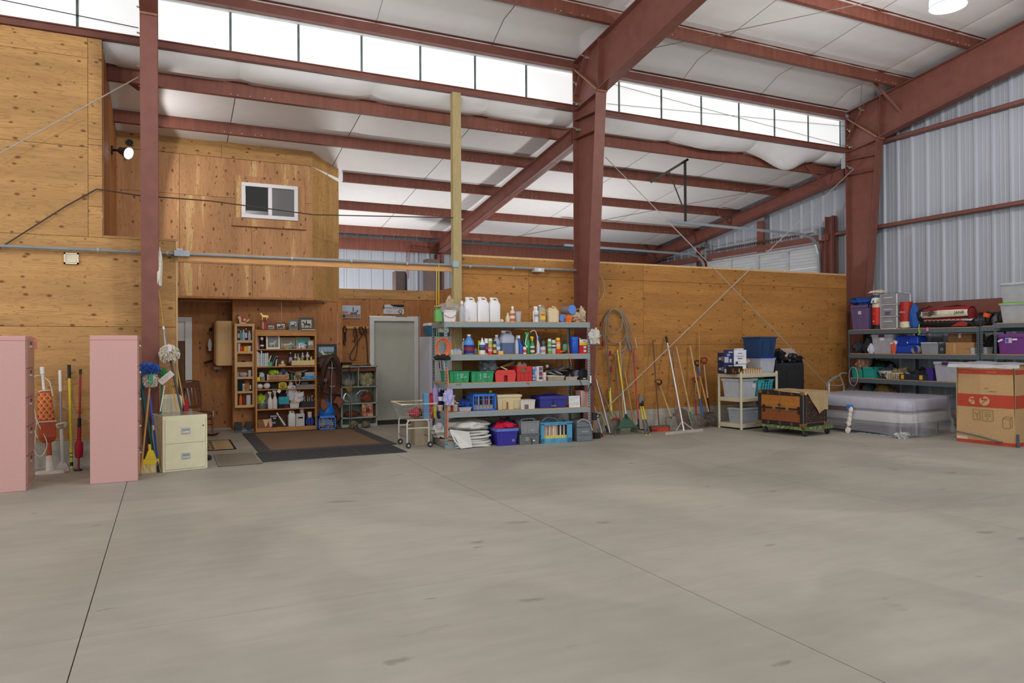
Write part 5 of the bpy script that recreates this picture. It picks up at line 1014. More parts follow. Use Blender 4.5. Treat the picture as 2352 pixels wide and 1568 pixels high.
MB().lathe([(r_*.95,h_*.42),(r_*1.04,h_*.5),(r_*.98,h_*.66)],22,c=(0,-.015,0),caps=False).build('goggles',K(52,78,104,.15),t,smooth=True);MB().prism([(-r_*1.15,h_*.82),(-r_*.6,h_*.97),(r_*.5,h_*1.0),(r_*1.7,h_*.8),(r_*1.5,h_*.76),(r_*.3,h_*.84),(-r_*.6,h_*.82)],lambda x,z:(x,-r_*1.25,z),lambda x,z:(x*.8,r_*.4,z+.02)).build('peak',K(222,206,184,.4),t)
MB().hexa([(-r_*.55,-r_*1.35,0),(r_*.55,-r_*1.35,0),(r_*.5,-r_*.8,0),(-r_*.5,-r_*.8,0),(-r_*.3,-r_*1.3,h_*.38),(r_*.3,-r_*1.3,h_*.38),(r_*.5,-r_*.9,h_*.4),(-r_*.5,-r_*.9,h_*.4)]).build('chin_guard',K(222,222,218,.4),t,bevel=.006);MB().box(-.012,.012,-r_*1.37,-r_*1.3,.01,.05).build('vent',BLACK,t)
q=T1(2021,2060,673,ly=.03,d=.42);t=thing('drawer_unit','white framed unit of three clear drawers beside the red cooler','drawers',q.loc,q.rz);w_,d_,h_=q.w,q.d,q.h;WP=K(226,228,228,.4)
fm=MB()
for x in (-w_/2,w_/2-.016):
    for y in (-d_/2,d_/2-.016):fm.box(x,x+.016,y,y+.016,0,h_)
for z in (0,h_/3,2*h_/3,h_-.014):fm.box(-w_/2,w_/2,-d_/2,-d_/2+.016,z,z+.014).box(-w_/2,w_/2,d_/2-.016,d_/2,z,z+.014).box(-w_/2,-w_/2+.016,-d_/2,d_/2,z,z+.014).box(w_/2-.016,w_/2,-d_/2,d_/2,z,z+.014)
fm.box(-w_/2,w_/2,-d_/2,d_/2,h_-.008,h_);fm.build('frame',WP,t)
for k in range(3):
    z=k*h_/3+.018;dr=MB().box(-w_/2+.012,w_/2-.012,-d_/2-.006,d_/2-.03,z,z+h_/3-.03).build('drawer',mat('smoky_clear',(160,162,168),.3,alpha=.72),t);MB().box(-w_*.26,w_*.26,-d_/2-.014,-d_/2-.006,z+h_/3*.5,z+h_/3*.6).build('drawer_pull',K(190,192,196,.4),dr)
    if k== 1:MB().box(-w_*.2,w_*.12,-d_/2-.009,-d_/2-.007,z+.02,z+.09).build('sticker',K(96,90,130,.5),dr)
q=T1(2060,2085,693,ly=.03);t=thing('red_canister','red and cream canister lettered in white in front of the drawers','canister',q.loc,q.rz);r_,h_=q.w/2,q.h
MB().lathe([(r_*1.02,.02),(r_*1.05,h_*.12),(r_*.98,h_*.26)],22).build('base',K(216,206,184,.5),t,smooth=True);MB().lathe([(r_*.96,h_*.26),(r_*.96,h_)],22).build('body',K(170,42,38,.45),t,smooth=True);text('clone',.055,t,K(226,216,206,.5),(0,-r_-.002,h_*.62))
tag(MB().lathe([(.0,.004),(.12,.006),(.135,.02),(.13,.024),(.11,.014),(0,.012)],26,sy=.6,caps=False).build('white_dish',K(222,218,208,.4),loc=T1(2052,2088,745,ly=.0).loc-V((.0,-.0,0)),smooth=True),'flat white dish under the red canister','dish')
heap(T1(2083,2103,698,ly=.02,d=.2),'blue padded pack standing between the canister and the red bag',(44,88,160),'blue_pack','bag',seed=103,amp=.15)
heap(T1(2050,2068,703,ly=.25),'dark straps behind the red canister',(60,50,44),'straps','strap',seed=104)
# sail bags
def roll_bag(q,z0,label,name,cols,rr,seed):
    t=thing(name,label,'bag',q.loc+V((0,0,z0)),q.rz);w_=q.w;r_=rr
    prof=lambda x:r_*(1-.16*abs(x/(w_/2))**4)
    def g(a0,a1,k):
        def f(u,v):
            x=(u-.5)*w_;a=a0+(a1-a0)*v;rad=prof(x)*(1+.05*noise.noise(V((x*3,a*1.2,seed))))+k
            return (x,-math.cos(a)*rad*1.25,r_+math.sin(a)*rad+.03*math.sin(x*2.2+seed)*.4)
        return f
    for nm,a0,a1,c_,k in cols:MB().grid(g(a0,a1,k),30,8).build(nm,mat('fabric_%d_%d_%d' % c_,c_,.8,var=.1,bump=.3,scale=14),t,smooth=True)
    return t
pi=math.pi
q=T1(2103,2225,716,ly=.06,d=.35)
t=roll_bag(q,0,'black sail bag with orange and white flames under the red bag','flame_sail_bag',[('lower_panel',-pi*.5,.30,(34,34,38),0),('upper_panel',.42,pi*1.5,(206,200,196),0)],.095,3)
for k in range(9):
    x=-q.w*.36+k*.085;MB().add([(x,-.118,.12),(x+.035,-.117,.125),(x+.0,-.075,.18),(x-.03,-.07,.182)],[(0,1,2,3)]).build('orange_flame',K(216,96,50,.7),t)
MB().prism([(-.16,.0),(.14,.0),(.16,.05),(.08,.09),(-.02,.075)],lambda x,z:(q.w*.3+x,-.125,.02+z),lambda x,z:(q.w*.3+x,-.13,.02+z)).build('red_patch',K(150,50,48,.7),t)
q=T1(2110,2219,676,ly=.05,d=.35);hz_=q.h-.155
t=roll_bag(q,.135,'long red sail bag with a cream side panel and tribal flame print','red_sail_bag',[('side_panel',-.55,.45,(212,204,184),.012),('top_panel',.40,pi*1.5,(146,30,40),.005),('bottom_panel',-pi*.5,-.5,(120,28,36),0)],.125,7)
MB().blob(.2,.34,.25,4,.15,22,12).build('black_end',K(34,34,36,.8),t,loc=(-q.w*.5-.02,0,.0),smooth=True)
MB().blob(.1,.28,.22,4,.12,18,10).build('end_cap',K(120,30,36,.8),t,loc=(q.w*.5-.02,.02,.01),smooth=True)
text('JANR',.075,t,K(60,54,50,.6),(q.w*.36,-.178,.135),sx=1.1)
fl_=MB()
for k in range(3):
    z=.10+k*.035;fl_.tube([(-q.w*.42,-.178,z),(-q.w*.34,-.18,z+.02),(-q.w*.27,-.18,z-.012),(-q.w*.2,-.18,z+.014),(-q.w*.13,-.179,z)],[.006,.009,.007,.005,.001],6)
    fl_.tube([(-q.w*.30,-.18,z),(-q.w*.18,-.18,z+.03),(-q.w*.08,-.18,z+.008)],[.005,.008,.001],6)
fl_.build('flame_print',K(50,42,40,.7),t)
MB().tube([(-q.w*.46,0,.25),(-q.w*.4,0,.29),(-q.w*.34,0,.26)],.01,6).build('carry_loop',BLACK,t)
MB().tube([(-.05,-.02,.252),(.2,-.02,.275),(q.w*.4,0,.25)],.014,6).build('carry_strap',K(50,26,30,.8),t)
t=thing('black_binding','black foot binding lying right of the sail bags','binding',T1(2222,2250,745,ly=.1).loc,F3.a)
MB().tube([(-.12,0,.2),(-.03,-.02,.05),(.08,-.04,.03),(.16,0,.02)],[.02,.03,.045,.03],8).build('strap',BLACK,t,smooth=True);MB().blob(.24,.16,.12,3,.2).build('pad',K(40,42,46,.7),t,smooth=True,loc=(.06,0,0))
t=thing('binding_boots','pair of black boots with a bright orange cuff on the right shelving','boots',T1(2250,2295,707,ly=.12).loc,F3.a)
for k,x in enumerate((-.12,.1)):
    MB().tube([(x-.02,.02,.02),(x-.02,.02,.16),(x+.02,.05,.25)],[.05,.055,.065],12).build('boot_shaft',BLACK,t,smooth=True);MB().blob(.12,.26,.1,5+k,.1).build('boot_foot',BLACK,t,smooth=True,loc=(x,-.04,0))
MB().tube([(-.15,-.01,.17),(-.13,.0,.24)],[.058,.068],14).build('orange_cuff',K(232,96,40,.6),t,smooth=True)
wire('lime green ribbon dangling over the top right shelf edge',[F3.hit(2112,744,-.012),F3.hit(2110,756,-.02),F3.hit(2113,764,-.02),F3.hit(2108,769,-.02)],.008,K(176,200,70,.7),'ribbon',cat='ribbon')
p=F3.hit(2130,755,-.03);tag(MB().tbox(.05,.03,.08,.04,.02).build('pink_tag',K(226,110,160,.5),loc=p-V((0,0,.05)),rz=F3.a,bevel=.006),'pink tag dangling from the top right shelf','tag')
q=it(F4,Z4,2293,2400,693,ly=.12,d=.45);t=tote(q,'clear tote of papers with a lime green lid at the right edge',(176,180,184),m=mat('cloudy_bin',(186,190,194),.35,alpha=.6),lid=(120,190,60),taper=.9,name='clear_tote');h0=q.h
for k in range(14):MB().box(-q.w*.42+k*.045,-q.w*.42+k*.045+.02,-q.d*.3,q.d*.3,.01,h0*.78-.02*(k % 3)).build('folder',K(*[(226,224,214),(200,204,206),(214,206,180),(190,196,204)][k % 4],.7),t)
q=it(F4,Z4+h0,2296,2400,647,ly=.12,d=.42);q.h=it(F4,Z4,2296,2400,647,ly=.12).h-h0;t=tote(q,'clear tote with a slate panel stacked on the lime lidded tote',(196,198,204),m=mat('cloudy_bin',(186,190,194),.35,alpha=.6),lid=mat('cloudy_lid',(206,208,214),.35,alpha=.8),taper=.94,name='clear_tote')
MB().box(-q.w*.30,q.w*.4,-q.d*.40,-q.d*.37,.02,q.h*.72).build('slate_panel',K(92,102,116,.7),t);MB().box(-q.w*.42,-q.w*.33,-q.d*.40,-q.d*.3,.02,q.h*.8).build('buff_folder',K(226,180,126,.7),t)
# second shelf
heap(T2(1950,1976,783,ly=.03),'black shoe and dark clothes at the far end of the middle right shelf',(52,52,58),'dark_clothes','clothing',seed=111,amp=.35)
heap(T2(1975,2000,777,ly=.05),'dark jacket with white lining bunched by the clear tote',(40,42,50),'dark_jacket','clothing',seed=112,amp=.3);heap(T2(1990,2002,790,ly=.02),'white lining of the dark jacket',(200,204,214),'white_lining','clothing',seed=113)
heap(T2(1987,2000,766,ly=.3),'grey bedroll behind the clear tote',(90,92,92),'bedroll','bag',seed=114,amp=.1)
q=T2(2000,2050,767,ly=.06,d=.42);tote(q,'clear tote with a purple latch and pinkish contents on the middle right shelf',(190,186,190),m=mat('clear_bin',(200,202,210),.35,alpha=.5),lid=mat('cloudy_lid',(206,208,214),.35,alpha=.8),taper=.87,name='clear_tote',latch=(80,50,100),fill=(170,140,130,.8),lab=(222,222,230,.2,.14,.68,.0))
heap(T2(2045,2054,785,ly=.03),'orange mesh bag of small things beside the blue water jug',(206,90,60),'orange_bag','bag',seed=117,amp=.3)
q=T2(2054,2110,771,ly=.1,d=.3);t=thing('water_jug','big blue water container with a white tap on the middle right shelf','jug',q.loc,q.rz);w_,h_,d_=q.w,q.h,q.d
BL=K(30,70,176,.35);MB().tbox(w_*.98,d_,h_*.5,w_,d_).tbox(w_*.98,d_*.98,h_*.5,w_*.92,d_*.9,z=h_*.5).build('body',BL,t,bevel=.03);MB().box(-w_*.3,w_*.1,-d_/2-.008,-d_/2+.01,h_*.45,h_*.9).build('recess',K(24,56,150,.4),t,bevel=.004)
MB().tube([(-w_*.46,-d_/2-.02,h_*.62),(-w_*.46,-d_/2+.03,h_*.62)],.045,18).tube([(-w_*.46,-d_/2-.04,h_*.62),(-w_*.6,-d_/2-.05,h_*.55)],.014,8).build('tap',K(222,226,230,.4),t,smooth=True);MB().tube([(w_*.06,-d_/2-.012,h_*.62),(w_*.06,-d_/2+.01,h_*.62)],.016,12).build('vent_cap',K(206,214,226,.4),t)
p=F3.hit(2100,797,.02);tag(MB().add([],[]).lathe([(.078,0),(.078,.34),(.068,.34),(.068,0)],26,caps=False).build('cardboard_tube',K(166,158,148,.6),loc=V((13.18,p.y,Z2+.08)),smooth=True),'grey open tube lying on the middle right shelf','tube').rotation_euler=(0,R(90),0)
q=T2(2113,2155,786,ly=.04,d=.36);tote(q,'low grey clear bin with white rim on the middle right shelf',(150,156,160),m=mat('smoky_bin',(150,156,162),.4,alpha=.8),taper=.92,rim=(206,208,208),name='clear_tote',rh=.08)
q=T2(2155,2171,791,ly=.05,d=.12);t=carton(q,'small dark boxed speaker on the middle right shelf',(52,54,58),name='boxed_speaker',cat='speaker');MB().tube([(0,-q.d/2-.003,q.h*.5),(0,-q.d/2,q.h*.5)],.028,18).build('cone',K(150,152,156,.4),t);MB().tube([(0,-q.d/2-.005,q.h*.5),(0,-q.d/2,q.h*.5)],.014,14).build('cone_centre',BLACK,t)
q=T2(2172,2237,786,ly=.04,d=.38);h0=q.h;carton(q,'taped cardboard box, lower of two on the middle right shelf',(164,126,84),print_=[(.32,.5,.22,.02,(120,80,60)),(.3,.42,.26,.02,(120,80,60)),(-.18,.1,.07,.8,(186,150,100))])
q=T2(2177,2232,766,ly=.2,d=.4);q.loc.z += h0;q.h -= h0;carton(q,'shorter cardboard box stacked behind the taped cardboard box',(132,98,64),tape=(206,196,180))
q=T2(2228,2238,798,ly=-.0,d=.2);tote(q,'small clear tray by the slotted posts',(206,208,212),m=CLEAR,name='clear_tray',cat='tray');q=it(F3b,Z2+.01,2251,2266,797,ly=.05,d=.2);tote(q,'small clear tray of white packets on the narrow bay',(206,208,212),m=CLEAR,fill=(222,222,226,.9),name='clear_tray',cat='tray')
heap(it(F3b,Z2,2252,2282,775,ly=.3,d=.3),'dark bundle in the narrow bay',(40,42,44),'dark_bundle','bag',seed=121)
# third shelf
for a_,b_,l in ((1955,1979,'teal plastic tote at the far end of the low right shelf'),(1980,2006,'second teal plastic tote, next to the white bowl')):
    tote(T3(a_,b_,843,ly=.04,d=.34),l,(44,156,146),taper=.9,name='teal_tote',grp='teal totes on the low right shelf',rh=.14,ribs=3)
heap(T3(1962,1984,829,ly=.03),'brown cap and leather scraps on the teal totes',(140,104,84),'leather_hat','hat',seed=131,amp=.4).location.z += .13
heap(T3(1983,2032,828,ly=.35),'dark bag filling the back of the low right shelf',(44,44,46),'dark_bag','bag',seed=132,amp=.2)
q=T3(2007,2044,851,ly=.08);t=thing('white_bowl','white mixing bowl on the low right shelf','bowl',q.loc,q.rz);MB().lathe([(q.w*.2,0),(q.w*.38,q.h*.3),(q.w*.5,q.h),(q.w*.48,q.h),(q.w*.36,q.h*.32),(.001,.01)],26,caps=False).build('body',K(214,208,198,.4),t,smooth=True)
heap(T3(2010,2042,843,ly=.12),'tangle of dark blue cords in the white bowl',(60,74,86),'cord_tangle','cord',seed=134,amp=.45)
q=T3(2034,2078,856,ly=.03,d=.24);crate(q,'cream plastic basket on the low right shelf',(216,204,174),nx=9,nz=3,name='cream_basket',cat='basket');heap(T3(2044,2078,846,ly=.12),'tan rope and sticks heaped in the cream basket',(150,134,104),'rope_heap','rope',seed=136,amp=.5)
q=T3(2066,2127,859,ly=.02,d=.3);t=carton(q,'flat dark blue case with yellow latches on the low right shelf',(40,44,60),name='tool_case',cat='case')
for x in (-.38,.32):MB().box(q.w*x-.03,q.w*x+.03,-q.d/2-.012,-q.d/2,q.h*.15,q.h*.85).build('latch',K(226,166,50,.5),t)
heap(T3(2082,2126,846,ly=.1),'black plastic lids piled on the flat dark case',(34,34,36),'lid_stack','lid',seed=137,amp=.3)
q=T3(2125,2143,845,ly=.06);tote(q,'small purple bucket beside the clear tote',(64,48,130),taper=.8,name='purple_bucket',cat='bucket',rh=.1)
q=T3(2143,2200,830,ly=.03,d=.42);tote(q,'clear tote with purple latch standing by the big carton',(196,198,210),m=mat('clear_bin',(200,202,210),.35,alpha=.5),lid=mat('cloudy_lid',(206,208,214),.35,alpha=.8),taper=.86,name='clear_tote',latch=(70,40,90),fill=(196,198,206,.75))
hp=thing('cable_hoop','pale looped cable hanging at the end of the right shelving','cable',F3.hit(1960,864,-.04),F3.a)
for k in range(2):MB().tube([(.11*math.cos(a*pi/12)+k*.008,-.01*k,.20*math.sin(a*pi/12)) for a in range(24)],.006,6,closed=True).build('loop',K(176,178,180,.4),hp,smooth=True)
for (a_,b_,y_,l,c_,s_) in ((1926,1968,884,'brownish canvas bundle under the right shelving',(120,112,100),141),(1965,1995,880,'dark green bundle under the right shelving',(60,70,66),142),(1990,2045,883,'dull yellow bag under the right shelving',(120,96,50),143),(2200,2212,900,'dark box end behind the mattress',(40,44,60),144)):
    q=it(F3,0,a_,b_,y_,ly=.15,d=.4);q.loc.z=max(.0,q.h-.45);q.h=min(q.h,.45);q.loc.z=0.0;q.h=it(F3,0,a_,b_,y_,ly=.15).h;heap(q,l,c_,'bundle','bag',seed=s_,amp=.18)
q=it(F4,Z5,2288,2362,766,ly=.04,d=.5);t=tote(q,'large purple tote at the right edge, on the nearest shelving',(112,58,128),lid=(116,62,134),taper=.9,name='purple_tote',rh=.1)
MB().box(-q.w*.22,-q.w*.02,-q.d*.48,-q.d*.465,q.h*.55,q.h*.8).build('label',K(196,180,206,.5),t);MB().box(-q.w*.20,-q.w*.12,-q.d*.485,-q.d*.47,q.h*.58,q.h*.76).build('label_mark',K(70,90,170,.5),t)
for x,an in ((-.38,.3),(.08,0)):MB().bar((q.w*(x-.07),-q.d*.49,q.h*(.62 if an else .72)),(q.w*(x+.07),-q.d*.49,q.h*.72),.012,.03).build('tape_strip',WHITE,t)
# =============== cardboard carton at the right edge ===============
FB=Frame(11.57,7.57,-84);hb=1.235;LB=.86
t=thing('tall_carton','tall open brown carton printed with red bands standing in front of the right shelving','box',FB.loc(0,0,0),FB.a)
CB=mat('carton_brown',(184,150,106),.85,var=.05,scale=30);RB=K(176,66,48,.75,var=.05)
MB().box(LB-.006,LB,.0,.9,0,hb).box(0,.006,.0,.9,0,hb).box(0,LB,.894,.9,0,hb).build('side_panel',CB,t)
pf=lambda x,z,o:((x,(.03-.155*x/.84*.0)*0,z))
def front(x,z,off=.003):# a point on the creased front
    k=z/hb
    def top(x):return (.02+(x/.42)*.35,.03-(x/.42)*.065,hb) if x <= .42 else (.37+(x-.42)/.44*.46,-.035+(x-.42)/.44*.035,hb)
    a,b=V((x,0,0)),V(top(x));p=a.lerp(b,k);return (p.x,p.y-off,z)
for xa,xb in ((0,.42),(.42,LB)):
    mb=MB();mb.grid(lambda u,v:front(xa+(xb-xa)*u,hb*v*.998,0),8,12);mb.grid(lambda u,v:front(xa+(xb-xa)*u,hb*v*.998,-.006),8,12);mb.build('front_panel',CB,t)
def band(z0,z1,x0,x1,m,nm='red_band',off=.003):
    mb=MB();xs_=[x0+(x1-x0)*k/12 for k in range(13)]+([.42] if x0<.42<x1 else []);xs_.sort();n_=len(xs_)
    mb.add([front(x,z0+(z1-z0)*j/3,off) for j in range(4) for x in xs_],[(j*n_+i,j*n_+i+1,(j+1)*n_+i+1,(j+1)*n_+i) for j in range(3) for i in range(n_-1)]);return mb.build(nm,m,t)
band(0,.055,0,LB,RB);band(.58,.78,0,LB,RB);band(1.10,1.175,0,LB,RB);band(.055,.1,.0,.17,K(206,196,176,.8),'paper_patch')
for z0,z1 in ((0,.055),(.58,.78),(1.10,1.175)):MB().box(LB,LB+.002,0,.35,z0,z1).build('red_band',RB,t)
for x in (.27,.46):
    c=front(x,.68,.005);MB().tube([(c[0],c[1],c[2]),(c[0],c[1]+.002,c[2])],.075 if x>.4 else .06,22).build('round_symbol',K(190,156,110,.8),t)
    c=front(x,.68,.007);MB().bar((c[0]-.045,c[1],c[2]-.05),(c[0]+.045,c[1],c[2]+.04),.004,.008).box(c[0]-.04,c[0]+.04,c[1]-.001,c[1]+.001,c[2]+.01,c[2]+.035).build('clamp_print',RB,t)
def outline(x0,x1,z0,z1,m,nm='print_outline'):
    mb=MB()
    for a,b in (((x0,z0),(x1,z0)),((x1,z0),(x1,z1)),((x1,z1),(x0,z1)),((x0,z1),(x0,z0))):mb.bar(front(*a,.005),front(*b,.005),.005,.003)
    return mb.build(nm,m,t)
PR=K(130,92,66,.8);outline(.27,.38,.38,.54,PR);outline(.42,.57,.37,.54,PR);outline(.70,.80,.28,.42,PR)
mb=MB();mb.bar(front(.30,.50,.005),front(.33,.45,.005),.006,.003).bar(front(.36,.5,.005),front(.33,.45,.005),.006,.003).bar(front(.33,.45,.005),front(.34,.40,.005),.006,.003);mb.build('arrow_print',PR,t)
mb=MB();
for z in (.505,.475,.445):mb.bar(front(.45,z,.005),front(.54,z,.005),.006,.003)
mb.build('lines_print',PR,t)
mb=MB();mb.bar(front(.70,.42,.005),front(.73,.455,.005),.005,.003).bar(front(.73,.455,.005),front(.83,.455,.005),.005,.003).bar(front(.83,.455,.005),front(.83,.31,.005),.005,.003).bar(front(.83,.31,.005),front(.80,.28,.005),.005,.003).bar(front(.80,.42,.005),front(.83,.455,.005),.005,.003);mb.build('cube_print',PR,t)
TPM=K(206,130,100,.8)
def ftext(s,size,x,z,m,rot=0,sx=1):
    p=front(x,z,.006);o=text(s,size,t,m,p,rot=(R(90),0,0));o.rotation_euler=(R(90),R(rot),-.07 if x>.42 else .0);o.scale=(sx,sx,1);return o
ftext('DO NOT CLAMP',.036,.52,1.137,K(226,150,116,.8),rot=180);ftext('DO NOT CLAMP',.03,.24,1.135,TPM,rot=180)
ftext('6',.05,.49,.405,PR);ftext('CHEMIN / ICI',.028,.56,.835,K(150,96,70,.8),rot=180);ftext('OCK',.03,.50,.88,K(150,96,70,.8),rot=180)
ftext('THIS SIDE UP  HAUT',.03,.45,.027,K(206,110,84,.8));
tag(MB().tube([FB.loc(.0,-.012,.17),FB.loc(.35,-.02,.125),FB.loc(.68,-.02,.06)],[.02,.024,.026],8,flat=.4).build('grey_pipe_wrap',K(104,112,122,.4),smooth=True),'blue grey foam strip crossing the bottom of the tall carton','strip')
tag(MB().tube([FB.loc(LB+.04,-.02,0),FB.loc(LB+.04,-.02,.2)],.02,8).build('grey_strip',K(74,76,92,.5)),'short dark strip standing at the near corner of the tall carton','strip')
mb=MB().grid(lambda u,v:(-.1+u*1.05,-.06+v*1.0,hb+.02+.02*noise.noise(V((u*5,v*4,0)))+.03*(1-u)*v),24,16)
mb.grid(lambda u,v:(-.1+u*1.05,-.06-.01*v+.012*noise.noise(V((u*6,v,3))),hb+.02-v*(.05+.03*abs(noise.noise(V((u*3,2,0)))))),24,4);mb.build('plastic_cover',mat('cover_film',(206,208,216),.3,alpha=.75,bump=.5,scale=12),t,smooth=True)
# =============== wrapped mattress ===============
FM=Frame(11.2-math.cos(R(-84))*1.9,8.15-math.sin(R(-84))*1.9,-84);LM,WM=1.9,1.36
t=thing('wrapped_mattress','mattress and box spring wrapped in clear plastic film behind the trunk','mattress',FM.loc(0,0,0),FM.a)
def slab(z0,z1,m,nm,puff=.015,seed=0):
    mb=MB();n=48
    def f(u,v):
        a=u*2*pi;ex_=lambda c:math.copysign(abs(c)**.22,c);cx,cy=ex_(math.cos(a)),ex_(math.sin(a));b=math.sin(v*pi)
        r=1 if .02<v<.98 else .0
        k=1 if 0<v<1 else 0
        return (LM/2+cx*(LM/2-(.04 if v in (0,1) else 0)+puff*b),WM/2+cy*(WM/2-(.04 if v in (0,1) else 0)+puff*b),z0+(z1-z0)*v+(.02*noise.noise(V((cx*2,cy*2,seed))) if v>.5 else 0))
    mb.grid(f,n,8);top_=[tuple(8*(n+1)+i for i in range(n))];mb.f += top_;mb.mi += [0];mb.f += [tuple(range(n))[::-1]];mb.mi += [0];return mb.build(nm,m,t,smooth=True)
MT=mat('mattress_cloth',(196,190,186),.85,var=.06,bump=.3,scale=30)
slab(.22,.41,MT,'box_spring');slab(.435,.645,mat('film_over_cloth',(176,174,188),.35,var=.08,bump=.7,scale=5,stretch=(4,4,1)),'mattress',.02,4)
def skirt(u,v):
    a=u*2*pi;ex_=lambda c:math.copysign(abs(c)**.26,c);cx,cy=ex_(math.cos(a)),ex_(math.sin(a));fold=.018*math.sin(u*150+3*math.sin(u*21))*v+.02*noise.noise(V((u*24,v*2,0)))
    out=.03+.02*math.sin(v*pi)+fold+(.05*v if v>.6 else 0);z=.655-(.655-.03-.15*max(0,noise.noise(V((u*9,1,1)))))*v
    return (LM/2+cx*(LM/2+out),WM/2+cy*(WM/2+out),z)
MB().grid(skirt,200,14).build('film_skirt',FILM,t,smooth=True)
MB().grid(lambda u,v:(-.02+u*(LM+.04),-.02+v*(WM+.04),.665+.012*noise.noise(V((u*9,v*7,2)))+.01*math.sin(u*30+v*9)*.5),40,30).build('film_top',FILM,t,smooth=True)
for x in (.15,LM-.2):
    for y in (.1,WM-.1):MB().tube([(x,y,0),(x,y,.22)],.014,8).build('bed_leg',K(90,84,78,.5),t)
MB().box(0,LM,.02,.045,.18,.22).box(0,LM,WM-.045,WM-.02,.18,.22).build('bed_rail',K(110,98,88,.5),t)
heap(type('q',(),dict(w=.22,d=.18,h=.1,loc=FM.loc(LM-.08,-.06,0),rz=0))(),'scrunched film corner with black tape on the floor by the mattress',(190,188,186),'film_scrap','plastic',seed=151,amp=.5,m=mat('scrunched_film',(196,194,194),.35,alpha=.85,bump=.8,scale=20))
for k in range(5):heap(type('q',(),dict(w=.16,d=.1,h=.025,loc=FM.loc(LM-.8+k*.14,-.10,0),rz=0))(),'flat scrap of clear film on the floor along the mattress',(196,194,194),'film_scrap','plastic',seed=152+k,amp=.4,m=FILM,grp='film scraps along the mattress')
hk=thing('bed_rails','pair of brown metal bed rails taped together beside the mattress','bed frame',FM.loc(0,-.1,0),FM.a)
for k in range(2):MB().bar((-.1,-.01*k,.455-.045*k),(LM-.98,-.01*k,.45-.045*k),.018,.035).build('rail',mat('rail_brown',(110,92,84),.5,metal=.2),hk)
MB().box(LM-1.03,LM-.97,-.04,.04,.41,.5).build('blue_tape',K(60,120,190,.5),hk);
for z,s in ((.36,.05),(.28,.045),(.2,.05),(.12,.055),(.0,.06)):MB().blob(s*1.5,s*1.5,.11,int(z*100),.25).build('foam_wrap',K(214,204,194,.8),hk,smooth=True,loc=(LM-.98-(.36-z)*.15,-.01,z-.0))
MB().tube([(-.1,0,.12),(LM-1.0,0,.11)],.012,6).build('floor_rod',K(110,112,116,.4),hk)
# folding frame behind trunk
ff=thing('folding_bed','grey tubular folding frame with a padded grip behind the trunk','frame',(0,0,0));GT=K(128,130,124,.5)
P_=lambda x,y,Y=10.3:at(x,y,Y=Y)
MB().tube([P_(1903,900),P_(1898,884),P_(1903,876),P_(1912,868),P_(1925,863),P_(1932,868),P_(1934,884),P_(1905,885)],.012,8).build('tube_loop',GT,ff,smooth=True);MB().tube([P_(1903,879),P_(1922,865)],.022,8).build('grip',K(112,116,110,.7),ff)
MB().tube([P_(1945,857),P_(1932,857),P_(1929,864),P_(1938,885),P_(1940,900)],.012,8).build('rear_tube',GT,ff,smooth=True);MB().tube([P_(1904,876),P_(1904,985,10.2)],.014,8).build('white_leg',K(200,196,186,.5),ff);MB().tube([P_(1938,885),at(1936,965,Y=10.25)],.012,8).build('rear_leg',GT,ff)
# =============== trunk on dolly ===============
FT=Frame(9.72,10.04,-82);LT,DT=.93,.72
t=thing('furniture_dolly','peeling green wooden dolly on black casters under the old trunk','dolly',FT.loc(0,0,0),FT.a);GD=mat('peeling_green',(84,104,62),.8,scale=26,col2=(160,160,110),thr=(.55,.62),bump=.2)
MB().box(-.02,LT+.04,-.03,.05,.11,.16).build('board',GD,t);MB().box(-.02,LT+.04,DT-.05,DT+.05,.11,.16).build('board',GD,t);MB().box(LT-.02,LT+.05,-.03,DT+.07,.105,.165).build('board',GD,t);MB().box(-.03,.05,-.03,DT+.07,.105,.165).build('board',GD,t)
for x in (.08,LT-.04):
    for y in (.05,DT-.03):
        c=MB().box(x-.03,x+.03,y-.03,y+.03,.098,.108).bar((x,y-.022,.1),(x+.03,y-.022,.05),.03,.004,up=(0,1,0)).bar((x,y+.022,.1),(x+.03,y+.022,.05),.03,.004,up=(0,1,0)).build('caster',K(120,116,110,.4,metal=.5),t)
        w_=MB();w_.T=Matrix.Translation((x+.03,y,.05))@ Matrix.Rotation(R(90),4,'X');w_.lathe([(.03,-.016),(.047,-.014),(.05,0),(.047,.014),(.03,.016)],18).build('wheel',K(44,44,46,.6),c)
t=thing('steamer_trunk','old tan and brown steamer trunk with black bindings standing on the green dolly','trunk',FT.loc(0,0,.165),FT.a);HT=.595;d_=.66;L_=LT
TAN=mat('trunk_tan',(170,108,44),.6,var=.12,scale=14);BRN=mat('trunk_brown',(136,76,38),.6,var=.12,scale=14);DKB=mat('trunk_dark_canvas',(60,38,32),.75,var=.2,scale=30);BND=mat('trunk_binding',(38,36,40),.6,var=.2,scale=20);BRS=mat('tarnished_brass',(150,96,44),.45,metal=.4,var=.25,scale=30)
MB().box(.004,L_-.004,.004,d_,.004,HT-.004).build('body',DKB,t)
MB().box(.07,L_-.07,-.002,.01,HT*.52,HT-.075).build('lid_panel',TAN,t);MB().box(.07,L_-.07,-.002,.01,.07,HT*.47).build('body_panel',BRN,t)
def trim_(x0,x1,y0,y1,z0,z1):MB().box(x0,x1,y0,y1,z0,z1).build('binding',BND,t)
trim_(0,L_,-.006,.01,HT-.07,HT);trim_(0,L_,-.006,.01,0,.065);trim_(0,.065,-.0065,.01,0,HT);trim_(L_-.065,L_,-.0065,.01,0,HT);trim_(.0,L_,-.007,.01,HT*.47,HT*.52)
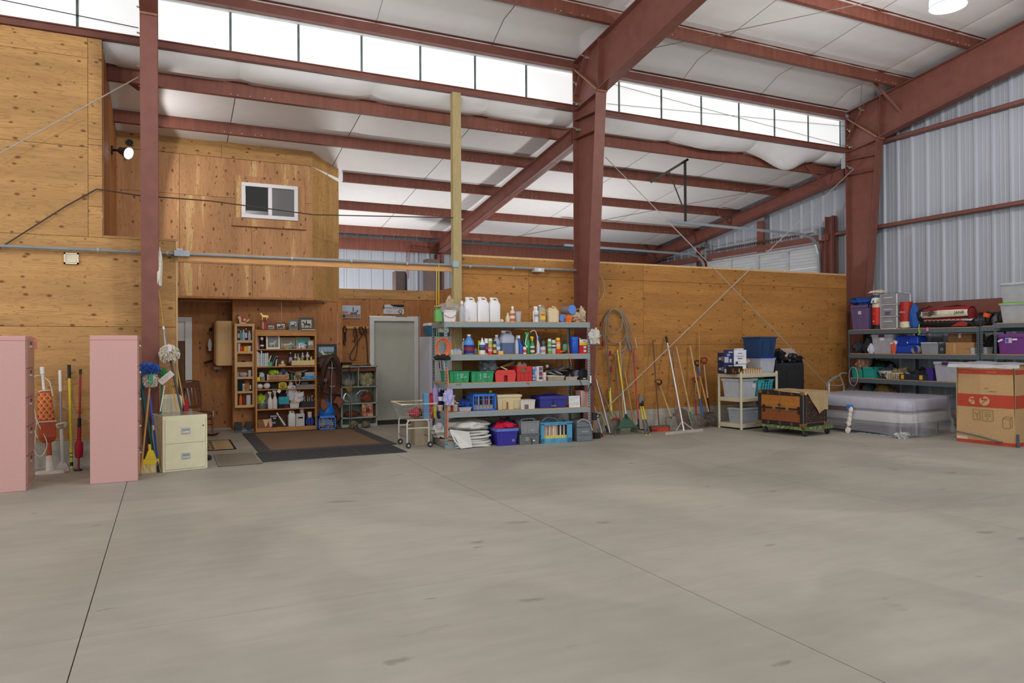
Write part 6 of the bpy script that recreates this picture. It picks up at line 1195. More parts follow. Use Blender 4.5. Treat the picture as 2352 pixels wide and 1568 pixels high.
trim_(L_-.006,L_+.005,0,.06,0,HT);trim_(L_-.006,L_+.005,d_-.05,d_,0,HT);trim_(L_-.006,L_+.005,0,d_,0,.05);trim_(L_-.006,L_+.006,0,d_,HT*.47,HT*.52);trim_(0,L_,0,.06,HT-.004,HT+.004)
MB().tube([(L_,-.004,0),(L_,-.004,HT)],.009,8).build('corner_edge',K(110,104,100,.4,metal=.5),t)
for x,z in ((.0,HT-.05),(0,-.002),(L_-.08,-.002),(L_-.06,HT-.05)):MB().box(x,x+.08,-.012,.012,z,z+.055).build('corner_cap',BRS,t,bevel=.006)
for y in (.0,d_-.08):MB().box(L_-.01,L_+.011,y,y+.08,0,.055).build('corner_cap',BRS,t,bevel=.006)
for x in (.22,.46,.7):
    for z in (HT-.062,.005):MB().box(x-.014,x+.014,-.013,0,z,z+.055).tube([(x,-.013,z+.028),(x,-.005,z+.028)],.02,10).build('clamp',BRS,t)
for x in (.13,.84):MB().box(x-.018,x+.018,-.022,0,HT*.36,HT*.57).tube([(x,-.022,HT*.54),(x,-.01,HT*.54)],.024,12).build('draw_bolt',K(84,56,36,.4,metal=.5),t)
for x in (.33,.36,.60,.63):MB().box(x-.007,x+.007,-.02,0,HT*.44,HT*.56).build('brass_catch',K(206,180,110,.35,metal=.6),t)
MB().tube([(.46,-.02,HT*.60),(.46,0,HT*.60)],.032,18).build('lock_plate',K(150,128,84,.35,metal=.6),t);MB().tube([(.46,-.024,HT*.60),(.46,-.01,HT*.60)],.017,14).build('lock_hole',BLACK,t);MB().tube([(.45,-.02,HT*.43),(.45,0,HT*.43)],.028,16).box(.445,.475,-.026,0,HT*.42,HT*.46).build('hasp',K(130,104,62,.35,metal=.6),t)
st_=MB()
for k in range(13):
    for z in (HT-.1,HT*.72,HT*.56,.42*HT,.3*HT):st_.tube([(.1+k*.061+(.03 if z== HT*.72 else 0),-.004,z),(.1+k*.061+(.03 if z== HT*.72 else 0),0,z)],.0045,5)
tag(st_.build('studs',K(84,50,26,.5),t),kind='stuff')
st_=MB()
for k in range(16):
    for y in (.08,d_-.07):st_.tube([(L_+.008,y,.04+k*.035),(L_+.002,y,.04+k*.035)],.0045,5)
    if k<14:st_.tube([(L_+.008,.08+k*.04,.062),(L_+.002,.08+k*.04,.062)],.0045,5)
for k in range(22):st_.tube([(L_+.008,rr_.uniform(.1,d_-.1),rr_.uniform(.08,HT*.8)),(L_+.002,.3,.3)][:1]*1+[(L_+.0,.3,.3)],.004,5) if 0 else None
for k in range(26):y,z=rr_.uniform(.1,d_-.1),rr_.uniform(.08,HT*.9);st_.tube([(L_+.009,y,z),(L_+.002,y,z)],.004,5)
tag(st_.build('studs',K(206,190,150,.4),t),kind='stuff')
CLT=mat('beige_canvas',(176,152,112),.85,var=.08,bump=.4,scale=10)
t=thing('beige_cloth','beige canvas cloth draped over the far corner of the old trunk','cloth',FT.loc(0,0,.165),FT.a)
mb=MB();mb.grid(lambda u,v:(.12+u*(L_-.1),.02+(1-u)*.1+v*(d_-.02-(1-u)*.1),HT+.012+.008*noise.noise(V((u*4,v*4,0)))),20,14);mb.build('top_fold',CLT,t,smooth=True)
def drape(u,v):# hangs over the near end, a pointed flap
    y=.0+u*(d_+.01);dep=max(.02,(.0+.05 if u<.1 else 0)+(u/.62)**1.4*.40 if u<.62 else .40-(u-.62)*.28 if u<.85 else .33)
    return (L_+.014+.010*math.sin(u*14)*v+.004,y,HT+.012-v*dep)
MB().grid(drape,30,10).build('hanging_flap',CLT,t,smooth=True)
MB().grid(lambda u,v:(.35+u*(L_-.33),-.006-.006*v,HT+.012-v*(.005+.03*u)),14,3).build('front_edge',CLT,t,smooth=True)
# =============== tools along the plywood wall ===============
def leaning(label,name,top,bot,r,m,yb=11.0,yt=11.33,zb=.0,cat=None,grp=None):
    """a thing whose long handle leans from the floor on the wall; returns root plus the two ends"""
    b=at(*bot,Y=yb);b.z=max(b.z,zb);a=at(*top,Y=yt)
    t=thing(name,label,cat or name.split('_')[-1],(b.x,b.y,0),0,grp);o=V((b.x,b.y,0));A_,B_=a-o,b-o
    pole(B_,A_,r,m,t);return t,A_,B_
def seg(t,A_,B_,k0,k1,r,m,nm,r2=None,n=10):return MB().tube([B_.lerp(A_,k0),B_.lerp(A_,k1)],[r,r2 or r],n).build(nm,m,t,smooth=True)
GT_='long tools leaning on the plywood wall'
REDH=K(170,62,56,.5);YEL=K(226,196,60,.5);ALU=K(206,208,212,.3,metal=.6);RUSTM=mat('rusty_tool_steel',(110,96,84),.6,metal=.4,var=.35,scale=18);GREENP=K(52,84,66,.6);BLUEP=K(46,84,150,.5);TRED=K(140,40,40,.5)
# garden rake, cultivator, fan rake etc
t,A_,B_=leaning('red handled hoe rake leaning by the yellow loppers','garden_hoe',(1455.2,800),(1466,962),.017,REDH,10.95,grp=GT_)
seg(t,A_,B_,-.14,.03,.015,DARK,'socket')
MB().tube([B_+V((-.02,0,-.1)),B_+V((0,-.02,-.19)),B_+V((.3,-.04,-.20))],.009,6).tube([B_+V((-.02,0,-.1)),B_+V((-.12,0,-.16)),B_+V((-.22,.02,-.1))],.007,6).tube([B_+V((.0,-.02,-.19)),B_+V((.12,-.1,-.205)),B_+V((.34,-.1,-.205))],.007,6).build('tines',BLACK,t)
leaning('tall bare wooden pole behind the red handled hoe','wooden_pole',(1457.8,776),(1463,800),.018,HANDLE,11.28,11.3)[0]
t,A_,B_=leaning('green fan rake with a yellow and silver handle','fan_rake',(1417.7,803.6),(1437.8,953),.014,ALU,10.86,grp=GT_)
seg(t,A_,B_,.39,1,.0155,YEL,'yellow_sleeve');MB().tube([B_+V((0,0,.02)),B_+V((0,-.01,-.06))],[.02,.03],10).build('ferrule',BLACK,t)
tn=MB()
for k in range(22):
    f_=(k-10.5)/10.5;p0=B_+V((f_*.04,0,-.03));p1=B_+V((f_*.26,-.02,-.26));p2=B_+V((f_*.29,-.08,-B_.z+.004));tn.tube([p0,p1,p2],.003,4)
tag(tn.build('tines',GREENP,t),kind='stuff');MB().bar(B_+V((-.25,-.02,-.22)),B_+V((.25,-.02,-.22)),.012,.02).build('crossbar',GREENP,t);MB().add([tuple(B_+V(p)) for p in ((-.03,-.012,-.03),(.03,-.012,-.03),(.2,-.022,-.21),(-.2,-.022,-.21))],[(0,1,2,3)]).build('web_plate',K(58,92,74,.6),t)
leaning('grey weathered wooden handle left of the fan rake','long_pole',(1412.9,819),(1426,968),.017,HANDLE_D,11.1,grp=GT_)
leaning('pale wooden handle behind the fan rake','long_pole',(1423.7,786),(1431,960),.016,HANDLE,11.2,grp=GT_)
t,A_,B_=leaning('wooden handled hoe right of the fan rake','garden_hoe',(1434,850),(1456,972),.015,mat('orange_handle',(186,136,76),.6,var=.12),11.1,grp=GT_);MB().box(-.07,.07,B_.y-.02,B_.y,-.0,.10).build('blade',RUSTM,t)
t,A_,B_=leaning('yellow plastic bat leaning beside the cable coil','yellow_bat',(1400,891),(1405,965),.025,K(222,210,90,.45),11.1,cat='bat');seg(t,A_,B_,.95,1.0,.031,K(222,210,90,.45),'knob')
leaning('white metal pole leaning next to the middle column','metal_pole',(1369,871),(1401,994),.014,ALU,10.9,grp=GT_)
t,A_,B_=leaning('round point shovel with a rusty blade near the middle column','shovel',(1371,873),(1409,962),.017,HANDLE_D,10.95,grp=GT_)
MB().prism([(-.10,0),(-.11,-.14),(-.09,-.26),(0,-B_.z+.006),(.09,-.26),(.11,-.14),(.10,0),(0,.03)],lambda x,z:(B_.x+x+.03,B_.y-.04+abs(x)*.3,B_.z+z),lambda x,z:(B_.x+x+.03,B_.y-.046+abs(x)*.3,B_.z+z)).build('blade',RUSTM,t)
MB().box(B_.x-.05,B_.x+.1,B_.y-.06,B_.y-.04,B_.z-.01,B_.z+.02).build('red_clamp',TRED,t)
t,A_,B_=leaning('thin yellow handled tool with a black foot by the column','yellow_tool',(1367,907),(1395.5,990),.009,K(206,160,70,.5),10.9,cat='tool');seg(t,A_,B_,-.02,.14,.018,BLACK,'black_foot')
t,A_,B_=leaning('short white rod with a red tip by the column','white_rod',(1365.6,934),(1384.7,1003),.008,WHITE,10.75,cat='rod');seg(t,A_,B_,-.02,.1,.014,K(170,40,36,.5),'red_tip')
t,A_,B_=leaning('short wooden handled tool with black clamp by the right post','clamp_tool',(1362,958),(1372,1006),.012,HANDLE,10.6,cat='clamp');MB().box(-.07,.05,-.03,.03,0,.1).build('black_foot',BLACK,t,bevel=.01);MB().tube([(.04+.035*math.cos(a*pi/8),-.02,.05+.03*math.sin(a*pi/8)) for a in range(16)],.008,6,closed=True).build('ring',BLACK,t)
t=thing('spring_clamp','black hanging clamp with a ring handle on the right post','clamp',at(1366,955,Y=10.55));MB().box(-.05,.04,-.02,.02,-.07,.06).build('jaw',K(40,44,54,.5),t,bevel=.008);MB().tube([(.06+.035*math.cos(a*pi/8),-.01,.0+.03*math.sin(a*pi/8)) for a in range(16)],.008,6,closed=True).build('ring',BLACK,t)
t,A_,B_=leaning('push broom with dark brown pole and red bristles','push_broom',(1499.6,781),(1513.7,976),.012,WOODD,10.95,cat='broom',grp=GT_)
b=at(1513,985,Y=10.9)-t.location;MB().box(-.21,.21,-.06,.03,.075,.105).build('broom_block',RUSTM,t);MB().tbox(.41,.08,.075,.42,.07,0,y=-.02).build('bristles',mat('red_bristles',(190,62,44),.9,scale=60,stretch=(1,1,.1),bump=1,var=.3),t)
def dgrip(t,A_,m,s=1,dirv=None):
    u=V((1,0,0));z=V((0,0,1)) if dirv is None else dirv
    MB().tube([A_,A_+z*.03*s-u*.0,A_+z*.06*s-u*.055*s,A_+z*.12*s-u*.055*s,A_+z*.12*s+u*.055*s,A_+z*.06*s+u*.055*s,A_+z*.03*s],.012,8).build('d_grip',m,t,smooth=True)
def blade(t,B_,w_,h_,m,yo=-.05):MB().prism([(-w_*.32,h_*.04),(-w_/2,-.02),(-w_/2,-h_*.8),(-w_*.4,-h_),(w_*.4,-h_),(w_/2,-h_*.8),(w_/2,-.02),(w_*.32,h_*.04)],lambda x,z:(B_.x+x,B_.y+yo*(-z/h_)+abs(x)*.25,B_.z+z),lambda x,z:(B_.x+x,B_.y+yo*(-z/h_)+abs(x)*.25-.006,B_.z+z)).build('blade',m,t)
t,A_,B_=leaning('short square shovel with a black D grip','shovel',(1516,886),(1541,957),.016,HANDLE,10.95,grp=GT_);dgrip(t,A_,BLACK,1.1,(A_-B_).normalized());seg(t,A_,B_,-.05,.42,.014,K(84,60,56,.5),'socket');blade(t,B_+V((.02,-.02,0)),.22,B_.z-.01,K(136,132,124,.45,metal=.5))
t,A_,B_=leaning('aluminium squeegee rake with wide flat head','landscape_rake',(1530,773),(1571,990),.016,K(216,216,218,.3,metal=.6),10.5,grp=GT_)
seg(t,A_,B_,.93,1.0,.021,BLACK,'grip');a=at(1528,996,Z=.02)-t.location;b=at(1614.6,987,Z=.02)-t.location;MB().bar(a,b,.012,.05).build('head_bar',K(206,200,190,.4,metal=.4),t)
k_=B_.lerp(A_,.10);MB().bar(k_,a.lerp(b,.25),.014,.014).bar(k_,a.lerp(b,.78),.014,.014).build('braces',K(196,196,196,.4,metal=.4),t)
t,A_,B_=leaning('grey handled scoop shovel behind the aluminium rake','scoop_shovel',(1546,806),(1559,950),.017,HANDLE_D,11.05,grp=GT_);MB().prism([(-.12,.10),(.02,.12),(.14,.05),(.26,-.22),(.22,-B_.z+.01),(.0,-B_.z+.01),(-.05,-.2)],lambda x,z:(B_.x+x,B_.y-.08+abs(x-.1)*.3,B_.z+z),lambda x,z:(B_.x+x,B_.y-.09+abs(x-.1)*.3,B_.z+z)).build('scoop',mat('scoop_steel',(112,94,82),.5,metal=.4,var=.2),t)
MB().prism([(-.14,.0),(-.05,.05),(0,.1),(.02,-.02),(-.02,-.1),(-.12,-.05)],lambda x,z:(B_.x+x-.02,B_.y-.02,B_.z+z),lambda x,z:(B_.x+x-.02,B_.y-.03,B_.z+z)).build('scoop_back',RUSTM,t)
t,A_,B_=leaning('pale wooden handled rake with a green socket','bow_rake',(1552.8,795),(1588.6,962),.015,HANDLE,10.95,grp=GT_);seg(t,A_,B_,-.02,.1,.017,K(60,110,80,.5),'green_socket');tn=MB();tn.bar(B_+V((-.17,-.04,-.17)),B_+V((.14,-.06,-.15)),.012,.02)
for k in range(12):tn.tube([B_+V((-.16+k*.026,-.04,-.17)),B_+V((-.16+k*.026,-.06,-.24))],.004,5)
tn.tube([B_,B_+V((-.1,-.02,-.08)),B_+V((-.17,-.04,-.17))],.005,5).tube([B_,B_+V((.1,-.03,-.06)),B_+V((.14,-.06,-.15))],.005,5);tn.build('rake_head',RUSTM,t)
def forkhead(t,B_,w_,n,L_,m,curve=.05):
    mb=MB()
    for k in range(n):
        f_=(k-(n-1)/2)/((n-1)/2) if n>1 else 0
        mb.tube([B_,B_+V((f_*w_*.42,0,-.015)),B_+V((f_*w_*.5,-.01,-L_*.25)),B_+V((f_*w_*.5,-curve,-L_*.6)),B_+V((f_*w_*.48,-curve*.3,-L_))],.005,5)
    return mb.build('tines',m,t)
t,A_,B_=leaning('pitchfork with red socket and rounded tines','pitchfork',(1597,880),(1599,951),.015,HANDLE_D,11.0,grp=GT_);seg(t,A_,B_,-.02,.45,.017,TRED,'red_socket');dgrip(t,A_,TRED,.9);forkhead(t,B_,.24,5,B_.z-.02,RUSTM)
t,A_,B_=leaning('manure fork with pale handle and blue socket','manure_fork',(1585,795),(1613.5,950),.017,HANDLE,10.95,grp=GT_);seg(t,A_,B_,-.03,.22,.019,BLUEP,'blue_socket');forkhead(t,B_,.26,9,B_.z-.02,RUSTM,.09)
t,A_,B_=leaning('manure fork with black and blue grip','manure_fork',(1602,843),(1627.6,946),.016,mat('orange_handle',(186,136,76),.6,var=.12),10.95,grp=GT_);seg(t,A_,B_,.8,1,.021,BLUEP,'blue_sleeve');dgrip(t,A_,BLACK,1.0);forkhead(t,B_,.26,10,B_.z-.03,K(70,66,62,.5,metal=.4),.1)
t,A_,B_=leaning('manure fork with a dark red D grip, nearest the corner shelf','manure_fork',(1617,838),(1629,947),.016,HANDLE,11.05,grp=GT_);dgrip(t,A_,TRED,1.1);seg(t,A_,B_,-.02,.3,.017,DARK,'socket');forkhead(t,B_,.30,10,B_.z-.02,RUSTM,.06)
MB_=leaning('very thin tall stick behind the forks','thin_stick',(1605.5,761),(1609,945),.009,mat('orange_handle',(186,136,76),.6,var=.12),11.25,cat='stick')
lp=thing('loppers','yellow and grey handled loppers standing head up by the red hoe','loppers',at(1490,998,Z=0));o=lp.location;c=at(1474,925,Y=11.2)-o
for k,(dx,bx) in enumerate(((-.0,-.055),(.0,.02))):
    f0=V((bx,0,.0));f1=c+V((-.03+k*.05,0,-.06));MB().tube([f0,f0.lerp(f1,.5)],.02,10).build('grip',K(92,92,92,.6),lp,smooth=True);MB().tube([f0.lerp(f1,.5),f1],.016,10).build('yellow_tube',YEL,lp,smooth=True);MB().tube([f0-V((0,0,0)),f0+V((0,0,.012))],.022,10).build('end_cap',YEL,lp);MB().tube([f1,f1.lerp(c,.8)+V((0,0,.05))],.024,8).build('joint',BLACK,lp)
MB().prism([(-.05,0),(.03,0),(.035,.08),(0,.16),(-.04,.17),(-.06,.08)],lambda x,z:(c.x+x-.02,c.y,c.z+z),lambda x,z:(c.x+x-.02,c.y-.02,c.z+z)).build('blade',K(150,150,150,.35,metal=.7),lp)
# cable coil
cc=thing('cable_coil','tangled coil of grey jumper cables hanging high on the plywood wall','cable',at(1412,712,Y=11.36));o=cc.location;CB_=K(140,138,132,.5)
def P2(px,py,d=0):return at(px,py,Y=11.33-d)-o
L_=[[(1386,790),(1384,760),(1390,728),(1405,710),(1420,713),(1430,735),(1436,760),(1441,800)],[(1392,800),(1390,760),(1396,725),(1410,709),(1426,718),(1434,745),(1445,775),(1453,800),(1452,850),(1444,900),(1438,915)],
      [(1397,740),(1399,760),(1412,764),(1424,758),(1430,740),(1427,724),(1414,710),(1400,715),(1396,740)],[(1395,770),(1398,850),(1400,900),(1396,930)],[(1388,765),(1405,785),(1425,785),(1437,770),(1440,750),(1432,725),(1420,710)],
      [(1440,765),(1436,800),(1428,830),(1434,870),(1437,862),(1432,838)],[(1392,805),(1396,840),(1408,855)],[(1412,815),(1428,806),(1440,796)],[(1384,770),(1386,745),(1398,716),(1412,709),(1432,720),(1446,745),(1455,776)]]
for i,l in enumerate(L_):MB().tube([P2(x,y,.012*(i % 4)) for x,y in l],.0085,6).build('cable',CB_ if i % 3 else K(110,108,106,.5),cc,smooth=True)
for x,y in ((1386,790),(1402,812),(1404,848),(1381,745)):p=P2(x,y,.04);MB().tbox(.05,.03,.09,.03,.02,z=p.z-.04,x=p.x,y=p.y).build('red_clamp',K(150,36,40,.5),cc)
MB().tube([P2(1438,772,.03),P2(1448,804,.03)],.02,8).build('grey_connector',K(120,126,134,.5),cc)
wire('loose cable and clamps lying across the shovels',[at(1393,947,Y=11.1),at(1398,940,Y=11.1),at(1412,950,Y=11.0),at(1425,972,Y=10.95)],.006,K(80,76,72,.5))
# =============== corner shelf of tan plastic ===============
FC=Frame(9.64,10.39,8);TANP=mat('tan_plastic',(196,188,164),.5,var=.04);WC,DC=1.04,.52
z3=[FC.hit(1703,y,0).z for y in (858.5,914,974)]
t=thing('plastic_shelf','tan plastic three tier shelf left of the old trunk','shelf',FC.loc(0,0,0),8*pi/180)
for x,y in ((0,0),(WC,0),(0,DC),(WC,DC)):MB().tube([(x,y,0),(x,y,z3[0]+.03)],.025,12).build('post',TANP,t,smooth=True)
for z in z3:MB().box(-.02,WC+.02,-.02,DC+.02,z-.075,z).build('shelf_tier',TANP,t,bevel=.008)
C1=lambda *a,**k:it(FC,z3[0],*a,**k);C2=lambda *a,**k:it(FC,z3[1],*a,**k);C3=lambda *a,**k:it(FC,z3[2],*a,**k)
NV=(44,38,66)
zq=lambda px,py,ly:FC.hit(px,py,ly).z-z3[0]
def sided(q,label,side,front,name,grp,pr):
    t=carton(q,label,side,name=name,grp=grp);w_,d_,h_=q.w,q.d,q.h
    if front:MB().box(-w_/2+.004,w_/2-.004,-d_/2-.003,-d_/2,.003,h_-.003).build('front_face',K(*front,.6),t)
    for (y,z,ww,hh_,c) in pr:MB().box(-w_/2-.0015,-w_/2,(y-ww/2)*d_,(y+ww/2)*d_,z*h_,(z+hh_)*h_).build('print',K(*c,.6),t)
    return t
zm=zq(1690,836,.12)
for j in (0,1):
    q=it(FC,z3[0],1667,1684,810,ly=.30,d=.2);q.loc.z += zm*j;q.h=(q.h-zm) if j else zm-.003
    sided(q,('upper' if j else 'lower')+' dark navy bulb box at the left of the tan shelf',NV,None,'bulb_box','navy bulb boxes',[(-.15,.25,.3,.45,(120,112,130)),(.2,.35,.3,.25,(170,166,180))])
    q=it(FC,z3[0],1685,1714,803,ly=.10,d=.24);q.loc.z += zm*j;q.h=(q.h-zm) if j else zm-.003
    t=sided(q,('upper' if j else 'lower')+' blue light box with a white printed front on the tan shelf',(50,62,116),(224,226,232),'light_box','blue light boxes',[(.2,.1,.4,.4,(206,212,222)),(-.2,.12,.2,.25,(216,220,228)),(-.2,.8,.4,.08,(216,220,228)),(.0,.55,.3,.18,(150,164,190))])
    if j:
        text('Outdoor Wall Light',.026,t,K(110,116,140,.6),(0,-q.d/2-.005,q.h*.55));MB().box(-q.w*.18,q.w*.18,-q.d/2-.005,-q.d/2-.003,q.h*.36,q.h*.42).box(-q.w*.18,q.w*.16,-q.d/2-.005,-q.d/2-.003,q.h*.72,q.h*.76).build('print_bars',K(70,70,76,.6),t)
        MB().box(-q.w*.36,-q.w*.18,-q.d/2-.005,-q.d/2-.003,q.h*.02,q.h*.18).build('lamp_print',K(56,54,60,.6),t)
        q2=it(FC,0,1691,1708,800,ly=.13,d=.05);q2.loc.z=q.loc.z+q.h;q2.h=.025;carton(q2,'white strip lying on top of the light box',(226,228,230),name='white_strip',cat='strip')
for a_,b_,c_ in ((1678,1692,(150,70,40)),(1692,1706,(190,160,70))):
    q=it(FC,z3[0],a_,b_,841,ly=.04,d=.1);carton(q,'small dark amber jar box with %s on the tan shelf' % ('an orange flame' if a_<1690 else 'a yellow dot'),(44,30,26),name='amber_box',print_=[(-.1,.2,.2,.5,c_),(.3,.1,.15,.3,c_)])
EGG=mat('egg_carton_pulp',(206,178,138),.9,var=.08)
def eggtray(q,label,tilt=0):
    t=thing('egg_tray',label,'tray',q.loc,q.rz,'pulp egg trays');n=6;s=.3/n;mb=MB();mb.T=Matrix.Rotation(tilt,4,'Y')
    mb.box(-.15,.15,-.1,.1,0,.01)
    for i in range(n):
        for j in range(4):
            x=-.15+s*(i+.5);y=-.1+s*(j+.5);mb.lathe([(s*.45,.01),(s*.2,.05)],8,c=(x,y,0))
    mb.build('tray_body',EGG,t);return t
q=it(FC,z3[0],1708,1750,826,ly=.03);q.loc.z += .17;eggtray(q,'pulp egg tray leaning over the other egg trays',-.42)
q=it(FC,z3[0],1708,1752,845,ly=.03,d=.22);q.loc.z += .0;t=lid_(q,'egg_tray_stack','open pulp egg cartons with red rims at the front of the tan shelf','tray');w_,h_=q.w,q.h
for k in range(8):MB().tbox(.045,.2,h_*.9,.02,.2,x=-w_*.42+k*w_*.12).build('cell',EGG,t)
MB().box(-w_/2,w_/2,-.1,.1,h_*.82,h_*.9).build('rim',EGG,t);MB().box(w_*.05,w_*.5,-.105,-.09,h_*.9,h_*.98).build('red_rim',K(190,62,44,.6),t)
q=it(FC,z3[0],1747,1783,823,ly=.12,d=.36);t=tote(q,'clear tote with a blue scalloped lid under the dark blue tote',(190,196,208),m=mat('clear_bin2',(196,202,212),.35,alpha=.75),taper=.86,name='clear_tote');z_=q.h+z3[0]
MB().box(-q.w*.48,q.w*.48,-q.d*.48,q.d*.48,q.h,q.h+.02).build('blue_lid',K(40,60,190,.4),t)
q=it(FC,z3[0],1744,1786,773,ly=.10,d=.42);q.loc.z=z_+.02;q.h=it(FC,0,1744,1786,773,ly=.10).h-q.loc.z;t=tote(q,'large dark blue tote on top of everything on the tan shelf',(38,66,104),taper=.82,name='blue_tote',rh=.06)
for x in (-.28,.2):MB().hexa([(q.w*x-.05,-q.d*.40,.03),(q.w*x+.05,-q.d*.40,.03),(q.w*x+.05,-q.d*.38,.03),(q.w*x-.05,-q.d*.38,.03),(q.w*x-.03,-q.d*.47,q.h*.82),(q.w*x+.03,-q.d*.47,q.h*.82),(q.w*x+.03,-q.d*.45,q.h*.82),(q.w*x-.03,-q.d*.45,q.h*.82)]).build('moulded_rib',K(34,58,94,.4),t)
q=C2(1697,1741,869,ly=.04,d=.42);t=tote(q,'cloudy storage tote with green latch on the middle tan shelf',(190,192,200),m=mat('cloudy_tote',(190,194,202),.4,alpha=.92),taper=.86,name='cloudy_tote',lid=mat('cloudy_lid',(206,208,214),.35,alpha=.8));MB().box(q.w*.28,q.w*.44,-q.d/2-.01,-q.d/2+.01,q.h*.78,q.h*.88).build('green_latch',K(44,130,96,.5),t);MB().tube([(q.w*.30,-q.d*.45-.012,q.h*.58),(q.w*.30,-q.d*.44,q.h*.58)],.045,18).build('round_sticker',K(216,206,214,.5),t)
q=C2(1741,1779,871,ly=.05,d=.38);t=tote(q,'turquoise laundry basket with slotted side on the middle tan shelf',(70,170,180),taper=.88,name='laundry_basket',cat='basket');sl_=MB()
for j in range(3):
    for k in range(5):x=-q.w*.3+k*q.w*.16+j*.006;z=q.h*(.35+.17*j);y=-q.d*.46-.006*(1+j);sl_.bar((x,y,z),(x+.02,y,z+q.h*.12),.016,.006)
tag(sl_.build('slots',K(14,50,56,.6),t),kind='stuff');MB().box(-.05,.07,-q.d/2-.004,-q.d/2+.01,q.h*.86,q.h*.96).build('hand_slot',K(24,70,76,.6),t)
q=C3(1703,1750,936,ly=.07,d=.34);tote(q,'grey clear tote on the bottom tan shelf',(160,166,174),m=mat('grey_tote_mat',(164,170,178),.4,alpha=.92),taper=.9,name='grey_clear_tote',lid=mat('cloudy_lid',(206,208,214),.35,alpha=.8),lab=(186,190,200,.2,.14,.62,.25))
# black suitcases and folded board behind the trunk
FS=Frame(10.9,10.75,-6)
q=it(FS,0,1781,1848,826,ly=.0,d=.38);t=lid_(q,'black_suitcase','large black upright suitcase behind the old trunk','suitcase');MB().box(-q.w/2,q.w/2,-q.d/2,q.d/2,.04,q.h*.95).build('body',mat('black_canvas',(30,30,32),.75,var=.15),t,bevel=.04)
MB().box(-q.w*.1,q.w*.42,-q.d/2-.02,-q.d/2+.01,.12,q.h*.84).build('front_pocket',mat('black_canvas',(30,30,32),.75,var=.15),t,bevel=.02);MB().box(q.w*.22,q.w*.3,-q.d/2-.024,-q.d/2-.02,q.h*.46,q.h*.5).build('badge',K(200,204,206,.4),t)
for x in (-.2,.2):MB().tube([(x*q.w*2,0,0),(x*q.w*2,0,.05)],.04,12).build('wheel',BLACK,t)
q2=it(FS,0,1781,1809,803,ly=.1,d=.2);q2.loc.z=q.h*.93;q2.h -= q.h*.93;heap(q2,'shiny black bag straps piled on the suitcase at the left',(26,26,30),'black_straps','bag',seed=171,amp=.5,m=mat('shiny_black',(26,26,30),.2,var=.1,bump=.6,scale=14))
q2=it(FS,0,1816,1848,814,ly=.1,d=.22);q2.loc.z=q.h*.92;q2.h -= q.h*.92;heap(q2,'shiny black bag piled on the suitcase at the right',(26,26,30),'black_bag','bag',seed=172,amp=.4,m=mat('shiny_black',(26,26,30),.2,var=.1,bump=.6,scale=14))
t=thing('folding_table','pale pinkish folding table top standing behind the black suitcase','table',V((11.15,11.25,0)),0);p=at(1786,800,Y=11.22);p2=at(1829,800,Y=11.22);a,b,zt=p.x-11.15,p2.x-11.15,p.z
MB().prism([(a,.0),(b,0),(b,zt-.12),(b-.04,zt-.03),(b-.12,zt),(a+.12,zt),(a,zt-.06)],lambda x,z:(x,-.02,z),lambda x,z:(x,.02,z)).build('table_top',K(196,174,158,.6),t)
# =============== left: pink cabinets, cleaning things ===============
PINK=mat('pink_enamel',(200,156,150),.5,var=.02,scale=40);PINKD=mat('pink_drawer',(170,128,118),.3,var=.03)
def filecab(label,x0,x1,y0,z1,dep,n=5,tx=0):
    t=thing('pink_file_cabinet',label,'cabinet',((x0+x1)/2,y0,0),0,'pink filing cabinets');w_=x1-x0
    MB().box(-w_/2,w_/2,0,dep,0,z1).build('body',PINK,t,bevel=.006);MB().box(-w_/2-.001,w_/2+.001,-.0015,.0,z1-.055,z1-.05).build('top_seam',K(176,112,108,.5),t)
    for k in range(n):
        h=(z1-.1)/n;z=.06+k*h;d_=MB().box(w_/2,w_/2+.014,.02,dep-.02,z+.006,z+h-.006).build('drawer',PINKD,t,bevel=.003)
        MB().box(w_/2+.014,w_/2+.03,dep*.4,dep*.6,z+h*.72,z+h*.78).build('drawer_pull',CHROME,d_);MB().box(w_/2+.0145,w_/2+.018,dep*.42,dep*.58,z+h*.82,z+h*.92).build('label_holder',K(70,54,80,.4),d_)
    return t
filecab('pink file cabinet at the left edge, drawers facing right',-1.98,-1.44,9.71,at(57,771,Y=9.71).z,.52)
filecab('pink file cabinet standing in front of the left column',-.825,-.325,9.82,at(202,770,Y=9.82).z,.62)
tag(MB().tube([at(72,777,Y=9.9),at(82,778,Y=9.95)],.012,6).box(*(lambda p:(p.x-.01,p.x+.012,p.y-.01,p.y+.01,p.z-.12,p.z-.02))(at(82,778,Y=9.95))).build('key_tag',K(206,120,110,.5)),'keys with a red tag hanging on the left pink cabinet','keys')
# upright vacuum
t=thing('upright_vacuum','vintage orange upright vacuum with plaid bag against the left wall','vacuum cleaner',at(116,1087,Z=0));o=t.location;TOPV=at(96.5,843,Y=11.25)-o;ax=lambda k:V((0,0,.02)).lerp(TOPV,k)
ORG=K(170,72,36,.45);VW=K(214,204,192,.5)
MB().lathe([(.165,0),(.17,.015),(.16,.035),(.09,.045)],26,sy=.42,e=.7).build('floor_head',VW,t,smooth=True);MB().tube([V((0,0,.03)),ax(.16)],[.055,.032],12).build('nozzle_neck',VW,t,smooth=True);MB().tube([ax(.15),ax(.29)],.034,12).build('orange_tube',ORG,t,smooth=True)
u=(TOPV).normalized();rot=u.to_track_quat('Z','Y').to_matrix().to_4x4()
mb=MB();mb.T=Matrix.Translation(ax(.28))@ rot;mb.tbox(.12,.1,.04,.17,.13);mb.T=Matrix.Translation(ax(.31))@ rot;mb.tbox(.17,.13,.24,.165,.13);mb.build('motor_housing',ORG,t,bevel=.008)
